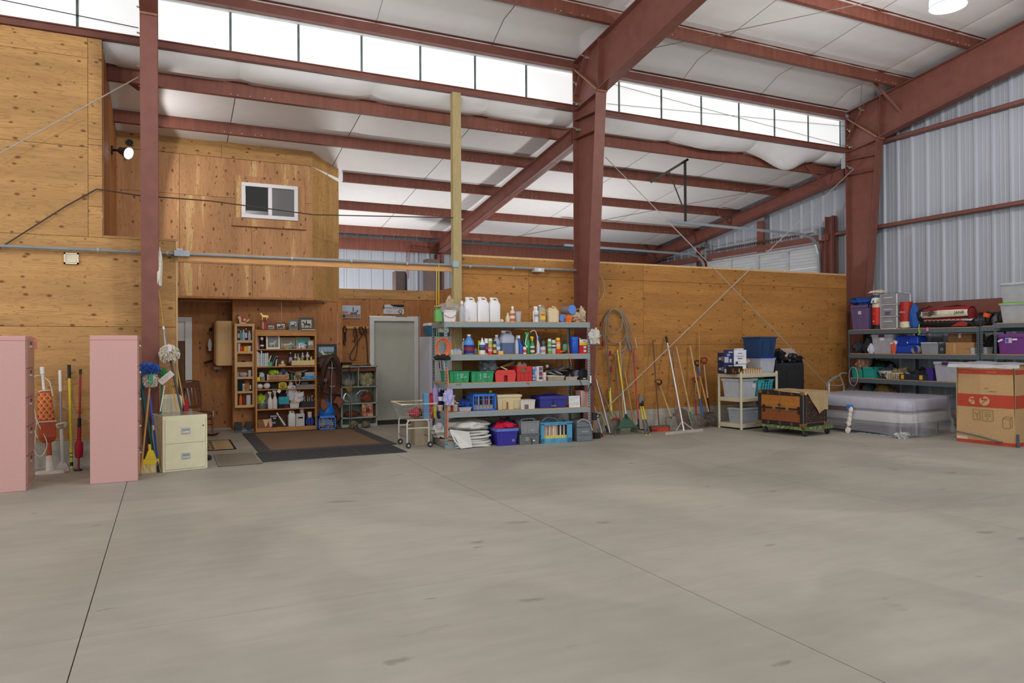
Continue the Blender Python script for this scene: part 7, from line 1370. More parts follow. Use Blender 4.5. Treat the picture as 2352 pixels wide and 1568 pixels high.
mb=MB();mb.T=Matrix.Translation(ax(.345))@ rot;mb.box(-.07,.01,-.069,-.066,.02,.13);mb.build('label_plate',K(120,110,110,.4),t);mb=MB();mb.T=Matrix.Translation(ax(.345))@ rot;mb.bar((-.06,-.07,.03),(.0,-.07,.08),.012,.003).bar((-.06,-.07,.05),(.0,-.07,.10),.008,.003);mb.build('label_stripes',WHITE,t)
mb=MB();mb.T=Matrix.Translation(ax(.46))@ rot;mb.tbox(.19,.14,.015,.19,.14);mb.T=Matrix.Translation(ax(.755))@ rot;mb.lathe([(.075,0),(.075,.01),(.03,.03)],16,e=.7);mb.build('bag_rim',VW,t)
def plaid():
    m=bpy.data.materials.new('orange_plaid');m.use_nodes=True;nt=m.node_tree;n=nt.nodes;L=nt.links;b=n['Principled BSDF'];b.inputs['Roughness'].default_value=.8
    tc=n.new('ShaderNodeTexCoord');out=[]
    for a_ in (.62,-.62):
        mp=n.new('ShaderNodeMapping');mp.inputs['Rotation'].default_value=(0,a_,0);L.new(tc.outputs['Object'],mp.inputs[0]);sx_=n.new('ShaderNodeSeparateXYZ');L.new(mp.outputs[0],sx_.inputs[0])
        ml=n.new('ShaderNodeMath');ml.operation='MULTIPLY';ml.inputs[1].default_value=19;L.new(sx_.outputs[0],ml.inputs[0]);fr=n.new('ShaderNodeMath');fr.operation='FRACT';L.new(ml.outputs[0],fr.inputs[0]);out.append(fr)
    col=None
    lines=[]
    for fr in out:
        lt=n.new('ShaderNodeMath');lt.operation='LESS_THAN';lt.inputs[1].default_value=.13;L.new(fr.outputs[0],lt.inputs[0]);lines.append(lt)
        hf=n.new('ShaderNodeMath');hf.operation='GREATER_THAN';hf.inputs[1].default_value=.56;L.new(fr.outputs[0],hf.inputs[0]);lines.append(hf)
    mxl=n.new('ShaderNodeMath');mxl.operation='MAXIMUM';L.new(lines[0].outputs[0],mxl.inputs[0]);L.new(lines[2].outputs[0],mxl.inputs[1])
    mul=n.new('ShaderNodeMath');mul.operation='MULTIPLY';L.new(lines[1].outputs[0],mul.inputs[0]);L.new(lines[3].outputs[0],mul.inputs[1])
    a1=n.new('ShaderNodeMix');a1.data_type='RGBA';a1.inputs[6].default_value=S(206,106,54);a1.inputs[7].default_value=S(150,54,24);L.new(mul.outputs[0],a1.inputs[0])
    a2=n.new('ShaderNodeMix');a2.data_type='RGBA';L.new(a1.outputs[2],a2.inputs[6]);a2.inputs[7].default_value=S(230,170,104);L.new(mxl.outputs[0],a2.inputs[0]);L.new(a2.outputs[2],b.inputs['Base Color']);return m
mb=MB();mb.T=Matrix.Translation(ax(.475))@ rot;mb.lathe([(.09,0),(.094,.02),(.088,.16),(.078,.32),(.066,.41)],20,sy=.72,e=.75);mb.build('plaid_bag',plaid(),t,smooth=True)
MB().tube([ax(.77),ax(.99)],.018,10).tube([ax(.93),ax(1.0)],.026,10).build('handle',WHITE,t,smooth=True)
MB().tube([ax(.92)+V((-.02,-.03,0)),ax(.9)+V((-.09,-.04,0)),ax(.7)+V((-.12,-.05,0)),ax(.5)+V((-.10,-.06,0)),ax(.35)+V((-.12,-.07,0)),ax(.2)+V((-.14,-.07,0)),ax(.16)+V((-.07,-.07,0)),ax(.27)+V((.0,-.08,0)),ax(.42)+V((-.06,-.08,0)),ax(.52)+V((-.11,-.08,0)),ax(.45)+V((-.14,-.08,0)),ax(.33)+V((-.1,-.08,0))],.006,6).build('power_cord',VW,t,smooth=True)
MB().tube([ax(.9)+V((.03,-.03,0)),ax(.85)+V((.08,-.04,0)),ax(.72)+V((.1,-.05,0))],.006,6).build('power_cord',VW,t,smooth=True)
t,A_,B_=leaning('white stick sweeper with grey tube, right of the vacuum','stick_sweeper',(137.4,851),(141,985),.013,K(140,142,150,.4),10.98,11.3,cat='sweeper');seg(t,A_,B_,.63,1,.019,WHITE,'white_cap')
e0=at(144.6,1074,Y=11.05)-t.location;MB().tube([B_,e0],.022,12).tube([B_+V((-.03,0,.02)),B_+V((-.05,-.02,.06)),B_+V((.05,-.02,.08)),B_+V((.04,0,.03))],.01,8).build('white_body',K(206,202,198,.5),t,smooth=True);MB().tbox(.22,.14,.03,.20,.12,x=e0.x,y=e0.y).tbox(.16,.1,.10,.05,.04,z=.03,x=e0.x,y=e0.y).build('floor_head',K(206,202,198,.5),t,bevel=.006)
t,A_,B_=leaning('yellow telescopic pole with a black grip against the left wall','telescopic_pole',(158.5,838),(164.7,1080),.017,K(218,200,60,.45),10.98,11.3,cat='pole');seg(t,A_,B_,.87,1,.021,BLACK,'grip');seg(t,A_,B_,.04,.075,.019,BLACK,'black_band');seg(t,A_,B_,.12,.128,.0185,BLACK,'black_band');seg(t,A_,B_,.155,.163,.0185,BLACK,'black_band');seg(t,A_,B_,-.02,.015,.03,K(170,150,140,.5),'foot')
t,A_,B_=leaning('red pole with a furled red umbrella cloth, nearest the pink cabinet','red_umbrella',(184.8,848),(180.3,1082),.013,K(150,30,36,.45),10.98,11.3,cat='umbrella');seg(t,A_,B_,.95,1,.017,BLACK,'grip');seg(t,A_,B_,.42,.51,.022,BLACK,'black_sleeve');seg(t,A_,B_,.29,.42,.024,K(160,26,44,.5),'red_sleeve')
c=B_.lerp(A_,.20);MB().lathe([(.035,-.10),(.045,-.09),(.05,.0),(.048,.09),(.02,.13)],12,c=c).build('furled_cloth',mat('red_cloth',(176,28,46),.7,bump=.5,var=.15),t,smooth=True);seg(t,A_,B_,-.01,.015,.045,K(70,30,34,.5),'foot')
# filing cabinet cream
a=at(373.6,1085.6,Z=0);b=at(476.7,1074.9,Z=0);w_=(b-a).length;rz_=math.atan2(b.y-a.y,b.x-a.x)
t=thing('cream_file_cabinet','cream two drawer file cabinet with a glossy top','cabinet',(a+b)/2,rz_);CRM=mat('cream_enamel',(212,206,174),.45,var=.04,scale=9);zt=at(367,957,Y=a.y).z
MB().box(-w_/2,w_/2,0,.62,0,zt).build('body',CRM,t,bevel=.006);MB().box(-w_/2+.01,w_/2-.01,.02,.6,zt,zt+.003).build('glossy_top',mat('glossy_top',(150,146,132),.15,var=.15,scale=4),t)
for k in (0,1):
    z0,z1=(.03,zt*.5-.004) if k== 0 else (zt*.5+.004,zt-.045);dr=MB().box(-w_/2+.03,w_/2-.03,-.010,0,z0,z1).build('drawer',CRM,t,bevel=.003);zc=(z0+z1)/2+.0
    MB().box(-.055,.06,-.015,-.010,zc-.04,zc+.045).build('handle_plate',K(190,188,168,.4),dr);MB().box(-.04,.045,-.020,-.015,zc+.003,zc+.028).build('label_holder',K(150,156,170,.3,metal=.5),dr);MB().box(-.04,.045,-.03,-.015,zc-.026,zc+.0).build('handle',K(200,204,210,.3,metal=.5),dr)
MB().tube([(w_*.40,-.014,zt*.80),(w_*.40,-.008,zt*.80)],.009,10).build('lock',K(90,84,70,.4,metal=.4),t)
# brooms and mops between column and file cabinet
def head_blob(t,c,w_,d_,h_,m,nm,seed=1,amp=.12):
    o=MB().blob(w_,d_,h_,seed,amp,40,20,5).build(nm,m,t,smooth=True,loc=c-V((0,0,h_/2)));return o
DUST=mat('blue_microfibre',(56,96,176),.95,var=.35,bump=1,scale=60);MOPW=mat('white_mop_yarn',(216,208,190),.95,var=.15,bump=1,scale=40)
def strands(t,c,n,w_,h_,m,nm,seed=0,r=.006,L=.06):
    rg_=random.Random(seed);mb=MB()
    for k in range(n):
        a=rg_.uniform(0,2*pi);e=rg_.uniform(-.9,.9);d0=V((math.cos(a)*w_/2*math.sqrt(1-e*e),math.sin(a)*w_/2.6*math.sqrt(1-e*e),e*h_/2));dn=d0.normalized();mb.tube([c+d0*.7,c+d0+dn*L*.5,c+d0+dn*L*.7+V((0,0,-L*.5))],[r,r,r*.7],4)
    o=mb.build(nm,m,t);tag(o,kind='stuff');return o
t,A_,B_=leaning('blue microfibre duster mop with a blue pole','duster_mop',(338.8,862),(364,1083),.012,K(44,86,180,.4),10.35,10.85,cat='mop');seg(t,A_,B_,.42,.47,.0135,K(206,206,214,.5),'sticker');seg(t,A_,B_,-.02,.06,.015,BLACK,'end_cap');seg(t,A_,B_,.92,1.02,.02,BLACK,'joint')
c=A_+V((.0,-.10,.10));head_blob(t,c,.30,.14,.15,DUST,'duster_head',3,.12);strands(t,c,260,.28,.13,DUST,'microfibre_strands',4,.004,.025)
t,A_,B_=leaning('white string mop upside down beside the blue duster','string_mop',(346,870),(323,1089),.013,mat('orange_handle',(186,136,76),.6,var=.12),10.2,10.8,cat='mop');c=A_+V((0,-.04,-.0));head_blob(t,c+V((0,0,-.02)),.15,.1,.17,MOPW,'mop_head',8,.25);strands(t,c,150,.15,.16,MOPW,'yarn_strands',9,.005,.04);MB().box(c.x-.02,c.x+.03,c.y-.08,c.y-.05,c.z-.06,c.z+.06).build('green_clip',K(60,160,130,.5),t)
t,A_,B_=leaning('teal broom pole behind the blue duster','teal_pole',(322.7,862),(356,1060),.015,K(40,110,110,.5),10.55,10.95,cat='pole');leaning('dark teal second pole behind the blue duster','dark_pole',(319,862),(346,1072),.012,K(34,66,72,.5),10.6,11.0,cat='pole')
t,A_,B_=leaning('yellow broom standing on its straw bristles behind the poles','yellow_broom',(343,1020),(346,1066),.02,K(222,196,50,.5),10.42,10.44,cat='broom');z_=B_.z
MB().hexa([(-.105,-.03,z_-.0),(.105,-.03,z_),(.105,.03,z_),(-.105,.03,z_),(-.10,-.03,z_+.07),(.10,-.03,z_+.07),(.10,.03,z_+.07),(-.10,.03,z_+.07)]).hexa([(-.07,-.025,z_+.07),(.07,-.025,z_+.07),(.07,.025,z_+.07),(-.07,.025,z_+.07),(-.03,-.02,z_+.18),(.03,-.02,z_+.18),(.03,.02,z_+.18),(-.03,.02,z_+.18)]).build('broom_cap',K(226,198,50,.5),t,bevel=.006)
MB().hexa([(-.125,-.05,0),(.125,-.05,0),(.125,.05,0),(-.125,.05,0),(-.1,-.03,z_),(.1,-.03,z_),(.1,.03,z_),(-.1,.03,z_)]).build('bristles',mat('straw_bristles',(206,184,130),.95,var=.3,scale=60,stretch=(1,1,.12),bump=1),t)
t,A_,B_=leaning('large white string mop head up on a grey pole by the column','string_mop',(389,815),(418,948),.016,K(84,80,82,.5),10.8,10.95,zb=.0,cat='mop');c=A_+V((.0,-.05,.03));head_blob(t,c,.19,.13,.2,MOPW,'mop_head',12,.22);strands(t,c,240,.2,.19,MOPW,'yarn_strands',13,.0055,.05)
t,A_,B_=leaning('bamboo pole with silver taped end rising past the mop','bamboo_pole',(364,665),(383,815),.008,mat('bamboo',(206,160,84),.5),10.95,11.2,cat='pole');seg(t,A_,B_,-.02,.38,.014,K(150,156,166,.4,metal=.4),'silver_tape');seg(t,A_,B_,.38,.43,.018,WHITE,'white_collar')
t=thing('paper_cup','white paper cup stuck on a pole by the big mop','cup',at(390,807,Y=10.8));MB().lathe([(.022,-.0),(.035,.09),(.033,.09),(.02,.004)],16,caps=False).build('body',WHITE,t,smooth=True)
t=thing('scrub_brush','green scrub brush behind the mops','brush',at(376,858,Y=10.8));head_blob(t,V((0,0,0)),.10,.09,.13,mat('green_bristle',(60,130,80),.95,bump=1,scale=50,var=.3),'brush_head',4,.3)
t=thing('label_board','tilted white label board hanging in front of the mops','board',at(382,867,Y=10.6));o_=MB().box(-.10,.10,-.004,.004,-.04,.04).build('board_body',K(214,206,198,.6),t,bevel=.002);o_.rotation_euler=(0,-.72,0)
for k in range(3):o_=MB().box(-.08,.08-.03*k,-.006,-.004,.018-.018*k,.021-.018*k).build('print_line',K(140,130,126,.6),t);o_.rotation_euler=(0,-.72,0)
leaning('yellow thin pole leaning on the cream file cabinet','yellow_pole',(393,872),(406,941),.007,K(216,160,50,.5),10.75,10.95,cat='pole');leaning('thin bamboo stake behind the file cabinet','bamboo_stake',(407,842),(423,930),.008,mat('bamboo',(206,160,84),.5),11.0,11.2,cat='stake')
leaning('white metal rod behind the cream dustpan','white_rod',(378,885),(368,945),.008,WHITE,10.75,10.9,cat='rod');leaning('green pole half hidden behind the column side','green_pole',(372,860),(369,1000),.013,K(50,110,74,.5),10.75,10.95,cat='pole')
p=at(369.6,940,Y=11.0);p2=at(420.5,940,Y=11.0);z1=at(395,905,Y=11.0).z;t=thing('cream_dustpan','cream dustpan tray standing behind the file cabinet','dustpan',V(((p.x+p2.x)/2,11.0,0)));w_=p2.x-p.x
MB().prism([(-w_/2,.05),(w_/2,.05),(w_/2-.01,z1-.04),(w_/2-.05,z1),(-w_/2+.05,z1),(-w_/2+.01,z1-.04)],lambda x,z:(x,0,z),lambda x,z:(x,.02,z)).build('tray',K(220,212,184,.5),t);MB().box(-w_*.36,w_*.36,-.006,0,.1,z1-.06).build('raised_panel',K(206,198,170,.5),t,bevel=.005)
tag(MB().box(*(lambda p:(p.x-.03,p.x+.03,p.y,p.y+.03,0,p.z))(at(428,915,Y=11.6))).build('red_shovel',K(170,36,40,.5)),'red plastic shovel edge beside the rocking chair','shovel')
tag(MB().blob(.08,.12,.5,5,.2).build('white_fringe',MOPW,loc=at(366,640,Y=10.95)-V((0,0,.1)),smooth=True),'white fringe hanging beside the left column','fringe')
heap(type('q',(),dict(w=.14,d=.2,h=.07,loc=V((.5,11.2,0)),rz=0))(),'dark slipper poking out behind the cream cabinet',(44,46,56),'dark_slipper','shoe',seed=190,amp=.1)
# =============== rocking chair ===============
t=thing('rocking_chair','old brown wooden rocking chair behind the cream file cabinet','chair',(.50,14.15,0),R(28));WB=mat('chair_brown',(104,64,38),.45,var=.2,scale=8,stretch=(6,6,.8))
MB().lathe([(.21,.40),(.225,.415),(.21,.44)],24,sy=.95,e=.7).build('seat',WB,t,smooth=True)
for x in (-.18,.18):
    MB().tube([(x*.9,.17,.42),(x*1.05,.26,.75),(x*1.12,.33,.98)],[.016,.018,.014],8).build('back_post',WB,t,smooth=True)
    MB().tube([(x,-.15,.06),(x*.95,-.13,.42)],[.014,.018],8).build('leg',WB,t);MB().tube([(x,.16,.06),(x*.95,.14,.42)],[.014,.018],8).build('leg',WB,t)
    MB().tube([(x,.38,.085),(x,.2,.035),(x,0,.018),(x,-.2,.03),(x,-.34,.07)],.018,8).build('rocker',WB,t,smooth=True)
    for z in (.2,.3):MB().tube([(x,-.14,z),(x,.15,z)],.009,6).build('rung',WB,t)
for z in (.22,.33):MB().tube([(-.17,-.14,z),(.17,-.14,z)],.010,6).build('rung',WB,t)
MB().hexa([(-.20,.30,.86),(.20,.30,.86),(.20,.32,.86),(-.20,.32,.86),(-.21,.325,.97),(.21,.325,.97),(.21,.345,.97),(-.21,.345,.97)]).tube([(-.19,.335,.975),(0,.335,.995),(.19,.335,.975)],.012,8).build('top_rail',WB,t);MB().bar((-.18,.20,.52),(.18,.20,.52),.02,.05).build('lower_rail',WB,t)
for k in range(5):x=-.13+k*.065;MB().bar((x,.205,.53),(x*1.1,.305,.88),.045 if k % 2== 0 else .03,.01,up=(0,1,0)).build('back_slat',WB,t)
# rugs and mats
def rug(name,label,x0,x1,y0,y1,z,m,border=None,bw=.1,cat='mat'):
    t=thing(name,label,cat,(0,0,0));MB().box(x0,x1,y0,y1,.0,z).build('mat_body',m,t)
    if border:
        for i,a_ in enumerate(((x0,x1,y0,y0+bw),(x0,x1,y1-bw,y1),(x0,x0+bw,y0,y1),(x1-bw,x1,y0,y1))):MB().box(*a_,.0,z+.002+.0004*i).build('border',border,t)
    return t
RUB=mat('black_rubber',(68,68,70),.75,var=.1)
rug('entrance_mat','large brown entrance mat with black rubber border before the bookcase',1.24,3.37,11.5,14.24,.008,mat('brown_carpet',(122,98,76),.95,var=.2,scale=90,bump=.5),RUB,.19)
t=thing('rubber_tiles','black ribbed rubber strip mats along the front of the brown mat','mat',(0,0,0));
for a_,b_ in ((1.19,1.9),(1.905,2.6),(2.605,3.26)):
    mb=MB();mb.box(a_,b_,10.56,11.49,0,.008)
    x=a_+.012
    while x<b_-.02:mb.box(x,x+.012,10.58,11.47,.008,.014);x += .028
    mb.build('rubber_tile',RUB,t)
rug('grey_doormat','plain grey doormat on the concrete left of the rubber mats',.61,1.17,10.46,11.66,.006,mat('grey_carpet',(124,118,102),.95,var=.12,scale=90,bump=.4),K(134,130,118,.8),.03)
t=rug('patterned_rug','small black and tan patterned rug behind the cream cabinet',-.1,.97,12.12,13.38,.007,mat('tan_rug',(170,150,112),.95,var=.15,scale=60,bump=.4),K(34,32,32,.9),.03,'rug')
mb=MB()
for i in range(11):
    for j in range(7):
        x,y=-.03+i*.067,12.26+j*.165;mb.box(x-.026,x+.026,y-.05,y+.05,.007,.0076) if (i+j)% 2 else mb.tube([(x-.02,y-.06,.0078),(x+.02,y+.06,.0078)],.008,5)
tag(mb.build('pattern',K(50,44,40,.95),t),kind='stuff');MB().box(.68,.69,12.2,13.3,.007,.008).build('cream_line',K(206,190,150,.95),t)
wk_=thing('wheel_chock','grey metal bracket box at the foot of the bookcase wall','bracket',V((at(560,990,Y=14.5).x,14.42,0)),0);MB().box(-.16,.13,0,.14,0,.09).build('base',K(82,90,96,.5),wk_);MB().box(-.16,-.04,-.01,.12,.05,.19).box(.03,.13,-.01,.12,.05,.19).build('side_lobe',K(48,50,58,.5),wk_);MB().box(-.04,.05,-.006,0,.02,.05).build('label',K(130,140,140,.5),wk_)
# =============== bookcase ===============
YB=14.30
F2=Frame(at(587,900,Y=YB).x,YB,0);WBK=at(727.5,900,Y=YB).x-F2.o.x
zz=lambda y,x=600:F2.hit(x,y,0).z
HB=zz(757.5);SH=[zz(801.5),zz(841.3),zz(874),zz(894),zz(939.8),zz(983)]
t=thing('bookcase','oak bookcase crowded with tack room supplies behind the brown mat','bookcase',F2.loc(0,0,0))
for x in (0,WBK-.03):MB().box(x,x+.03,0,.33,0,HB-.02).build('side_panel',WOODM,t)
MB().box(-.005,WBK+.005,-.005,.33,HB-.02,HB).build('top_panel',WOODM,t);MB().box(.03,WBK-.03,.002,.02,HB-.11,HB-.02).build('front_rail',WOODM,t);MB().box(0,WBK,.32,.33,0,HB).build('back_panel',K(120,72,42,.7),t)
MB().box(.03,WBK-.03,.003,.02,0,SH[5]-.02).build('plinth',WOODM,t)
for z in SH:MB().box(.03,WBK-.03,.004,.32,z-.022,z).build('shelf_board',WOODM,t)
def K1(i,*a,**k):return it(F2,SH[i] if i >= 0 else HB,*a,**k)
# top
q=K1(-1,601.5,613.5,718,ly=.08,d=.1);t=thing('horse_trophy','gold horse trophy on a red column on top of the bookcase','trophy',q.loc);h_=q.h;GLD=K(206,164,90,.25,metal=.8)
MB().box(-.05,.05,-.04,.04,0,.02).box(-.045,.045,-.035,.035,h_*.5,h_*.53).build('base',K(60,34,30,.4),t);MB().box(-.04,-.01,-.03,.03,.02,h_*.5).build('tan_column',K(206,150,110,.4),t);MB().box(-.008,.04,-.032,.03,.02,h_*.5).build('red_column',K(180,20,50,.35),t)
MB().lathe([(.025,h_*.53),(.012,h_*.58),(.018,h_*.62)],12).build('stem',GLD,t);s_=.15;MB().prism(HORSE,lambda x,z:(-x*s_+.0,-.008,h_*.58+z*s_*1.05),lambda x,z:(-x*s_+.0,.008,h_*.58+z*s_*1.05)).build('horse_figure',GLD,t)
GPF='framed photographs on top of the bookcase'
for a_,b_,y_,l,fc,bw_,sk,gr,rid,ff_ in ((614,633,744,'small dark framed photo of a horse next to the trophy',(96,56,48),.022,(180,196,180),(186,160,120),False,1),(634.5,657,741,'dark red framed race photo on top of the bookcase',(80,32,34),.015,(196,206,196),(150,120,100),True,1),
        (664,685,734.5,'grey green framed photo of people on top of the bookcase',(110,120,112),.028,(200,206,214),(120,110,110),False,1),(687,722,728.5,'large dark carved frame with a rider on a standing horse',(74,72,68),.045,(206,206,190),(176,172,156),True,-1)):
    q=K1(-1,a_,b_,y_,ly=.05,d=.06);picture(q,l,fc,bw_,sk,gr,(60,44,44),rider=rid,flip=ff_,grp=GPF)
    if a_== 687:tag(MB().box(-q.w*.38,q.w*.48,-.09,.02,0,.012).build('white_pad',K(224,224,222,.6),loc=q.loc-V((0,.04,-.0))),'white pad lying in front of the large carved frame','pad')
# shelf 1
for k,(x0,x1,y0,c_) in enumerate(((590,592.5,769,(206,196,200)),(592.5,595,771,(150,100,110)),(595,597,775,(110,60,60)))):
    q=K1(0,x0,x1,y0,ly=.02,d=.2);o=MB().box(-q.w/2,q.w/2,-q.d/2,q.d/2,0,q.h).build('book',K(*c_,.6),loc=q.loc);o.rotation_euler=(0,-.08,0);tag(o,'%s thin book leaning at the left of the top bookcase shelf' % ('pale','mauve','maroon')[k],'book','thin books on the top shelf')
q=K1(0,597.5,606,773,ly=.05);t=thing('clown_figurine','small black and white figurine on the top bookcase shelf','figurine',q.loc);MB().lathe([(.03,0),(.04,q.h*.2),(.025,q.h*.5),(.035,q.h*.62),(.02,q.h*.7)],14).build('body',K(50,36,34,.4),t,smooth=True);MB().lathe([(.01,q.h*.68),(.03,q.h*.8),(.024,q.h*.93),(.0,q.h)],14).build('head',K(226,222,214,.4),t,smooth=True);MB().lathe([(.041,q.h*.22),(.036,q.h*.35)],14,caps=False).build('white_band',K(220,214,206,.4),t)
for a_,b_,y_,l,fc,bw_,sk,gr,sub,ly_,hz in ((611.5,643.5,767.5,'white framed picture of two sheep in grey grass',(226,220,200),.03,(130,122,130),(110,130,112),(190,196,196),.06,.35),(645,678,775,'gold framed picture of grazing animals by a dark hill',(176,150,96),.012,(120,112,96),(150,150,136),(206,200,190),.1,.5),
        (679.5,713,774,'tan framed turquoise picture with a brown horse',(190,150,84),.02,(70,160,164),(60,140,140),(120,100,60),.14,.4),(706.5,722,780.5,'small green framed picture of a red haired figure',(110,120,100),.022,(206,200,186),(160,120,90),(180,110,70),.03,.4)):
    picture(K1(0,a_,b_,y_,ly=ly_,d=.05),l,fc,bw_,sk,gr,sub,hz=hz,sc=.8,grp='small framed pictures on the top shelf')
heap(K1(0,681.5,704,787,ly=.03,d=.1),'white speckled china figure group on the top bookcase shelf',(206,206,214),'china_group','figurine',seed=201,amp=.3,m=mat('speckled_china',(120,124,150),.4,scale=40,col2=(226,228,234),thr=(.42,.5)))
heap(K1(0,650,672,793,ly=.02,d=.1),'tan driftwood ornament in front of the gold frame',(176,156,110),'ornament','ornament',seed=202,amp=.25)
heap(K1(0,672,680,795,ly=.02),'small grey stone ornament between the pictures',(140,130,120),'stone_ornament','ornament',seed=203)
bottle(K1(0,666,671.5,789,ly=.02),'tiny turquoise figurine on the top bookcase shelf','round',(90,170,180),(200,210,210),name='figurine',cat='figurine')
# shelf 2
bk=[(590,593.5,807,(214,216,212)),(593.5,597,810,(190,176,176)),(597,599.5,813,(160,176,156)),(599.5,602,805,(226,228,226)),(602.5,607.5,811,(160,186,206)),(608,611,811,(214,212,200)),(611,613.5,811,(196,190,170)),(613.5,616.5,810,(206,204,196))]
for k,(x0,x1,y0,c_) in enumerate(bk):
    q=K1(1,x0,x1,y0,ly=.02,d=.2);tag(MB().box(-q.w*.46,q.w*.46,-q.d/2,q.d/2,0,q.h).build('book',K(*c_,.6),loc=q.loc),'%s book in the upright row on the second bookcase shelf' % ('first white','rosy grey','short sage green','tall white','wide light blue','cream','tan','last ivory')[k],'book','books on the second shelf')
for k,(x0,c_,an) in enumerate(((618,(206,206,200),.32),(622,(60,58,66),.40),(626,(90,110,104),.44),(629.5,(56,50,56),.46),(632,(206,206,206),.12))):
    q=K1(1,x0,x0+3,815+k*.7,ly=.03,d=.2);o=MB().box(-q.w*.4,q.w*.4,-q.d/2,q.d/2,0,q.h).build('magazine',K(*c_,.5),loc=q.loc-V((.04*(k<4),0,0)));o.rotation_euler=(0,an,0);tag(o,'%s leaning magazine on the second bookcase shelf' % ('white','navy','sea green','dark','pale end')[k],'magazine','leaning magazines')
carton(K1(1,615.8,624.8,831,ly=.0,d=.06),'small green box in front of the leaning magazines',(90,170,120),name='green_box')
q=K1(1,640,656,836.5,ly=.04,d=.1);h0=q.h;tag(MB().box(-q.w/2,q.w/2,-.05,.05,0,h0).build('wood_block',WOODL,loc=q.loc,bevel=.003),'flat wooden block under the little jar','block');q=K1(1,646,653,827,ly=.06);q.loc.z += h0;q.h -= h0;bottle(q,'little honey jar with gold lid on the wooden block','jar',(196,196,190),(150,126,76),(214,212,206),name='jar',cat='jar')
q=K1(1,668,724,827.5,ly=.02,d=.24);t=lid_(q,'pale_box','long pale wooden box full of bottles on the second bookcase shelf','box');w_,d_,h_=q.w,q.d,q.h;mb=MB()
mb.box(-w_/2,w_/2,-d_/2,-d_/2+.012,0,h_).box(-w_/2,w_/2,d_/2-.012,d_/2,0,h_).box(-w_/2,-w_/2+.012,-d_/2,d_/2,0,h_).box(w_/2-.012,w_/2,-d_/2,d_/2,0,h_).box(-w_/2,w_/2,-d_/2,d_/2,0,.01).build('body',mat('pale_crate',(214,190,140),.7,var=.06),t)
GB='bottles in the pale wooden box'
for a_,b_,y_,kd,c_,cp,lb,l in ((664,672,809,'round',(54,38,40),(214,212,206),(190,180,190),'dark brown bottle with white cap at the left of the pale box'),(675.5,682,812,'round',(206,208,210),(226,226,222),(90,110,150),'white bottle with a blue label in the pale box'),(683,687,812,'round',(190,196,170),(226,226,200),None,'pale green bottle in the pale box'),(686,690.5,818,'can',(214,190,70),None,None,'small yellow tube in the pale box'),(691.5,700,810,'round',(176,186,190),(226,226,226),(70,90,120),'grey bottle with a dark label in the pale box'),(692.5,696.5,818,'can',(226,186,80),(200,120,60),None,'short orange capped tube in the pale box'),(702,712,808,'round',(216,212,226),(206,200,196),(60,50,110),'white bottle with a purple and yellow label in the pale box'),(712.5,718,815,'can',(206,190,80),(50,46,40),None,'yellow tin with black lid in the pale box'),(718.5,724,823,'can',(214,206,200),None,None,'tiny white pot at the right of the pale box')):
    q2=K1(1,a_,b_,y_,ly=.08);q2.loc.z += .012;q2.h -= .012;bottle(q2,l,kd,c_,cp,lb,grp=GB)
tag(MB().box(-.0,.035,0,.035,0,.06).build('yellow_box',K(196,160,70,.6),loc=K1(1,701,706,820,ly=.06).loc+V((0,-.03,.1))),'small yellow card box tucked into the pale box','box')
# shelf 3
heap(K1(2,590,614,851,ly=.12,d=.18),'dark green camouflage bag on the third bookcase shelf',(60,66,50),'camouflage_bag','bag',seed=211,amp=.25);carton(K1(2,590,597.5,866,ly=.0,d=.08),'small bright yellow box at the shelf corner',(230,214,60),name='yellow_box')
q=K1(2,598.5,609.5,865,ly=.01,d=.14);tote(q,'small grey metal basket on the third bookcase shelf',(140,140,134),taper=.85,name='grey_basket',cat='basket',rh=.14);heap(K1(2,596,608,861.5,ly=.03,d=.1),'white strap with red edge over the grey basket',(214,206,206),'white_strap','strap',seed=212).location.z += .05
q=K1(2,614,666,859,ly=.01,d=.24);t=lid_(q,'soda_crate','worn wooden soda crate with red lettering','crate');w_,d_,h_=q.w,q.d,q.h;mb=MB();WC_=mat('worn_crate',(186,150,116),.8,var=.14,scale=10);mb.box(-w_/2,w_/2,-d_/2,-d_/2+.012,0,h_*.92).box(-w_/2,-w_/2+.016,-d_/2,d_/2,0,h_).box(w_/2-.016,w_/2,-d_/2,d_/2,0,h_).box(-w_/2,w_/2,d_/2-.012,d_/2,0,h_).box(-w_/2,w_/2,-d_/2,d_/2,0,.01).build('body',WC_,t);text('SEVEN-UP',.075,t,K(176,84,70,.7),(0,-d_/2-.003,h_*.46),sx=.98,bold=.001)
MB().box(-w_/2-.003,-w_/2+.014,-d_/2-.003,-d_/2,0,h_).build('metal_strap',K(190,190,190,.4,metal=.4),t)
z_=h_
for a_,b_,y_,l,c_,n_ in ((617.5,642,849.5,'lime green cap spilling out of the soda crate',(156,206,44),'lime_hat'),(628,640,853,'blue and white cloth in the soda crate',(110,130,190),'blue_cloth'),(641,650,853,'light blue packet in the soda crate',(170,190,216),'blue_packet'),(640,664,848,'dark rolled cloth in the soda crate',(70,70,66),'dark_cloth'),(654,663,854,'pale paper packet at the right end of the soda crate',(196,206,216),'paper_packet')):
    q2=K1(2,a_,b_,y_,ly=.05,d=.16);q2.loc.z += z_*.8;q2.h -= z_*.8;heap(q2,l,c_,n_,'hat' if 'hat' in n_ else 'cloth',seed=int(a_),amp=.3)
bottle(K1(2,666.5,674,857,ly=.02),'dark green bottle beside the soda crate','can',(52,100,54),(40,80,50),name='green_bottle');bottle(K1(2,674.5,680,860,ly=.04),'pale blue bottle beside the dark green bottle','can',(140,156,180),name='blue_bottle')
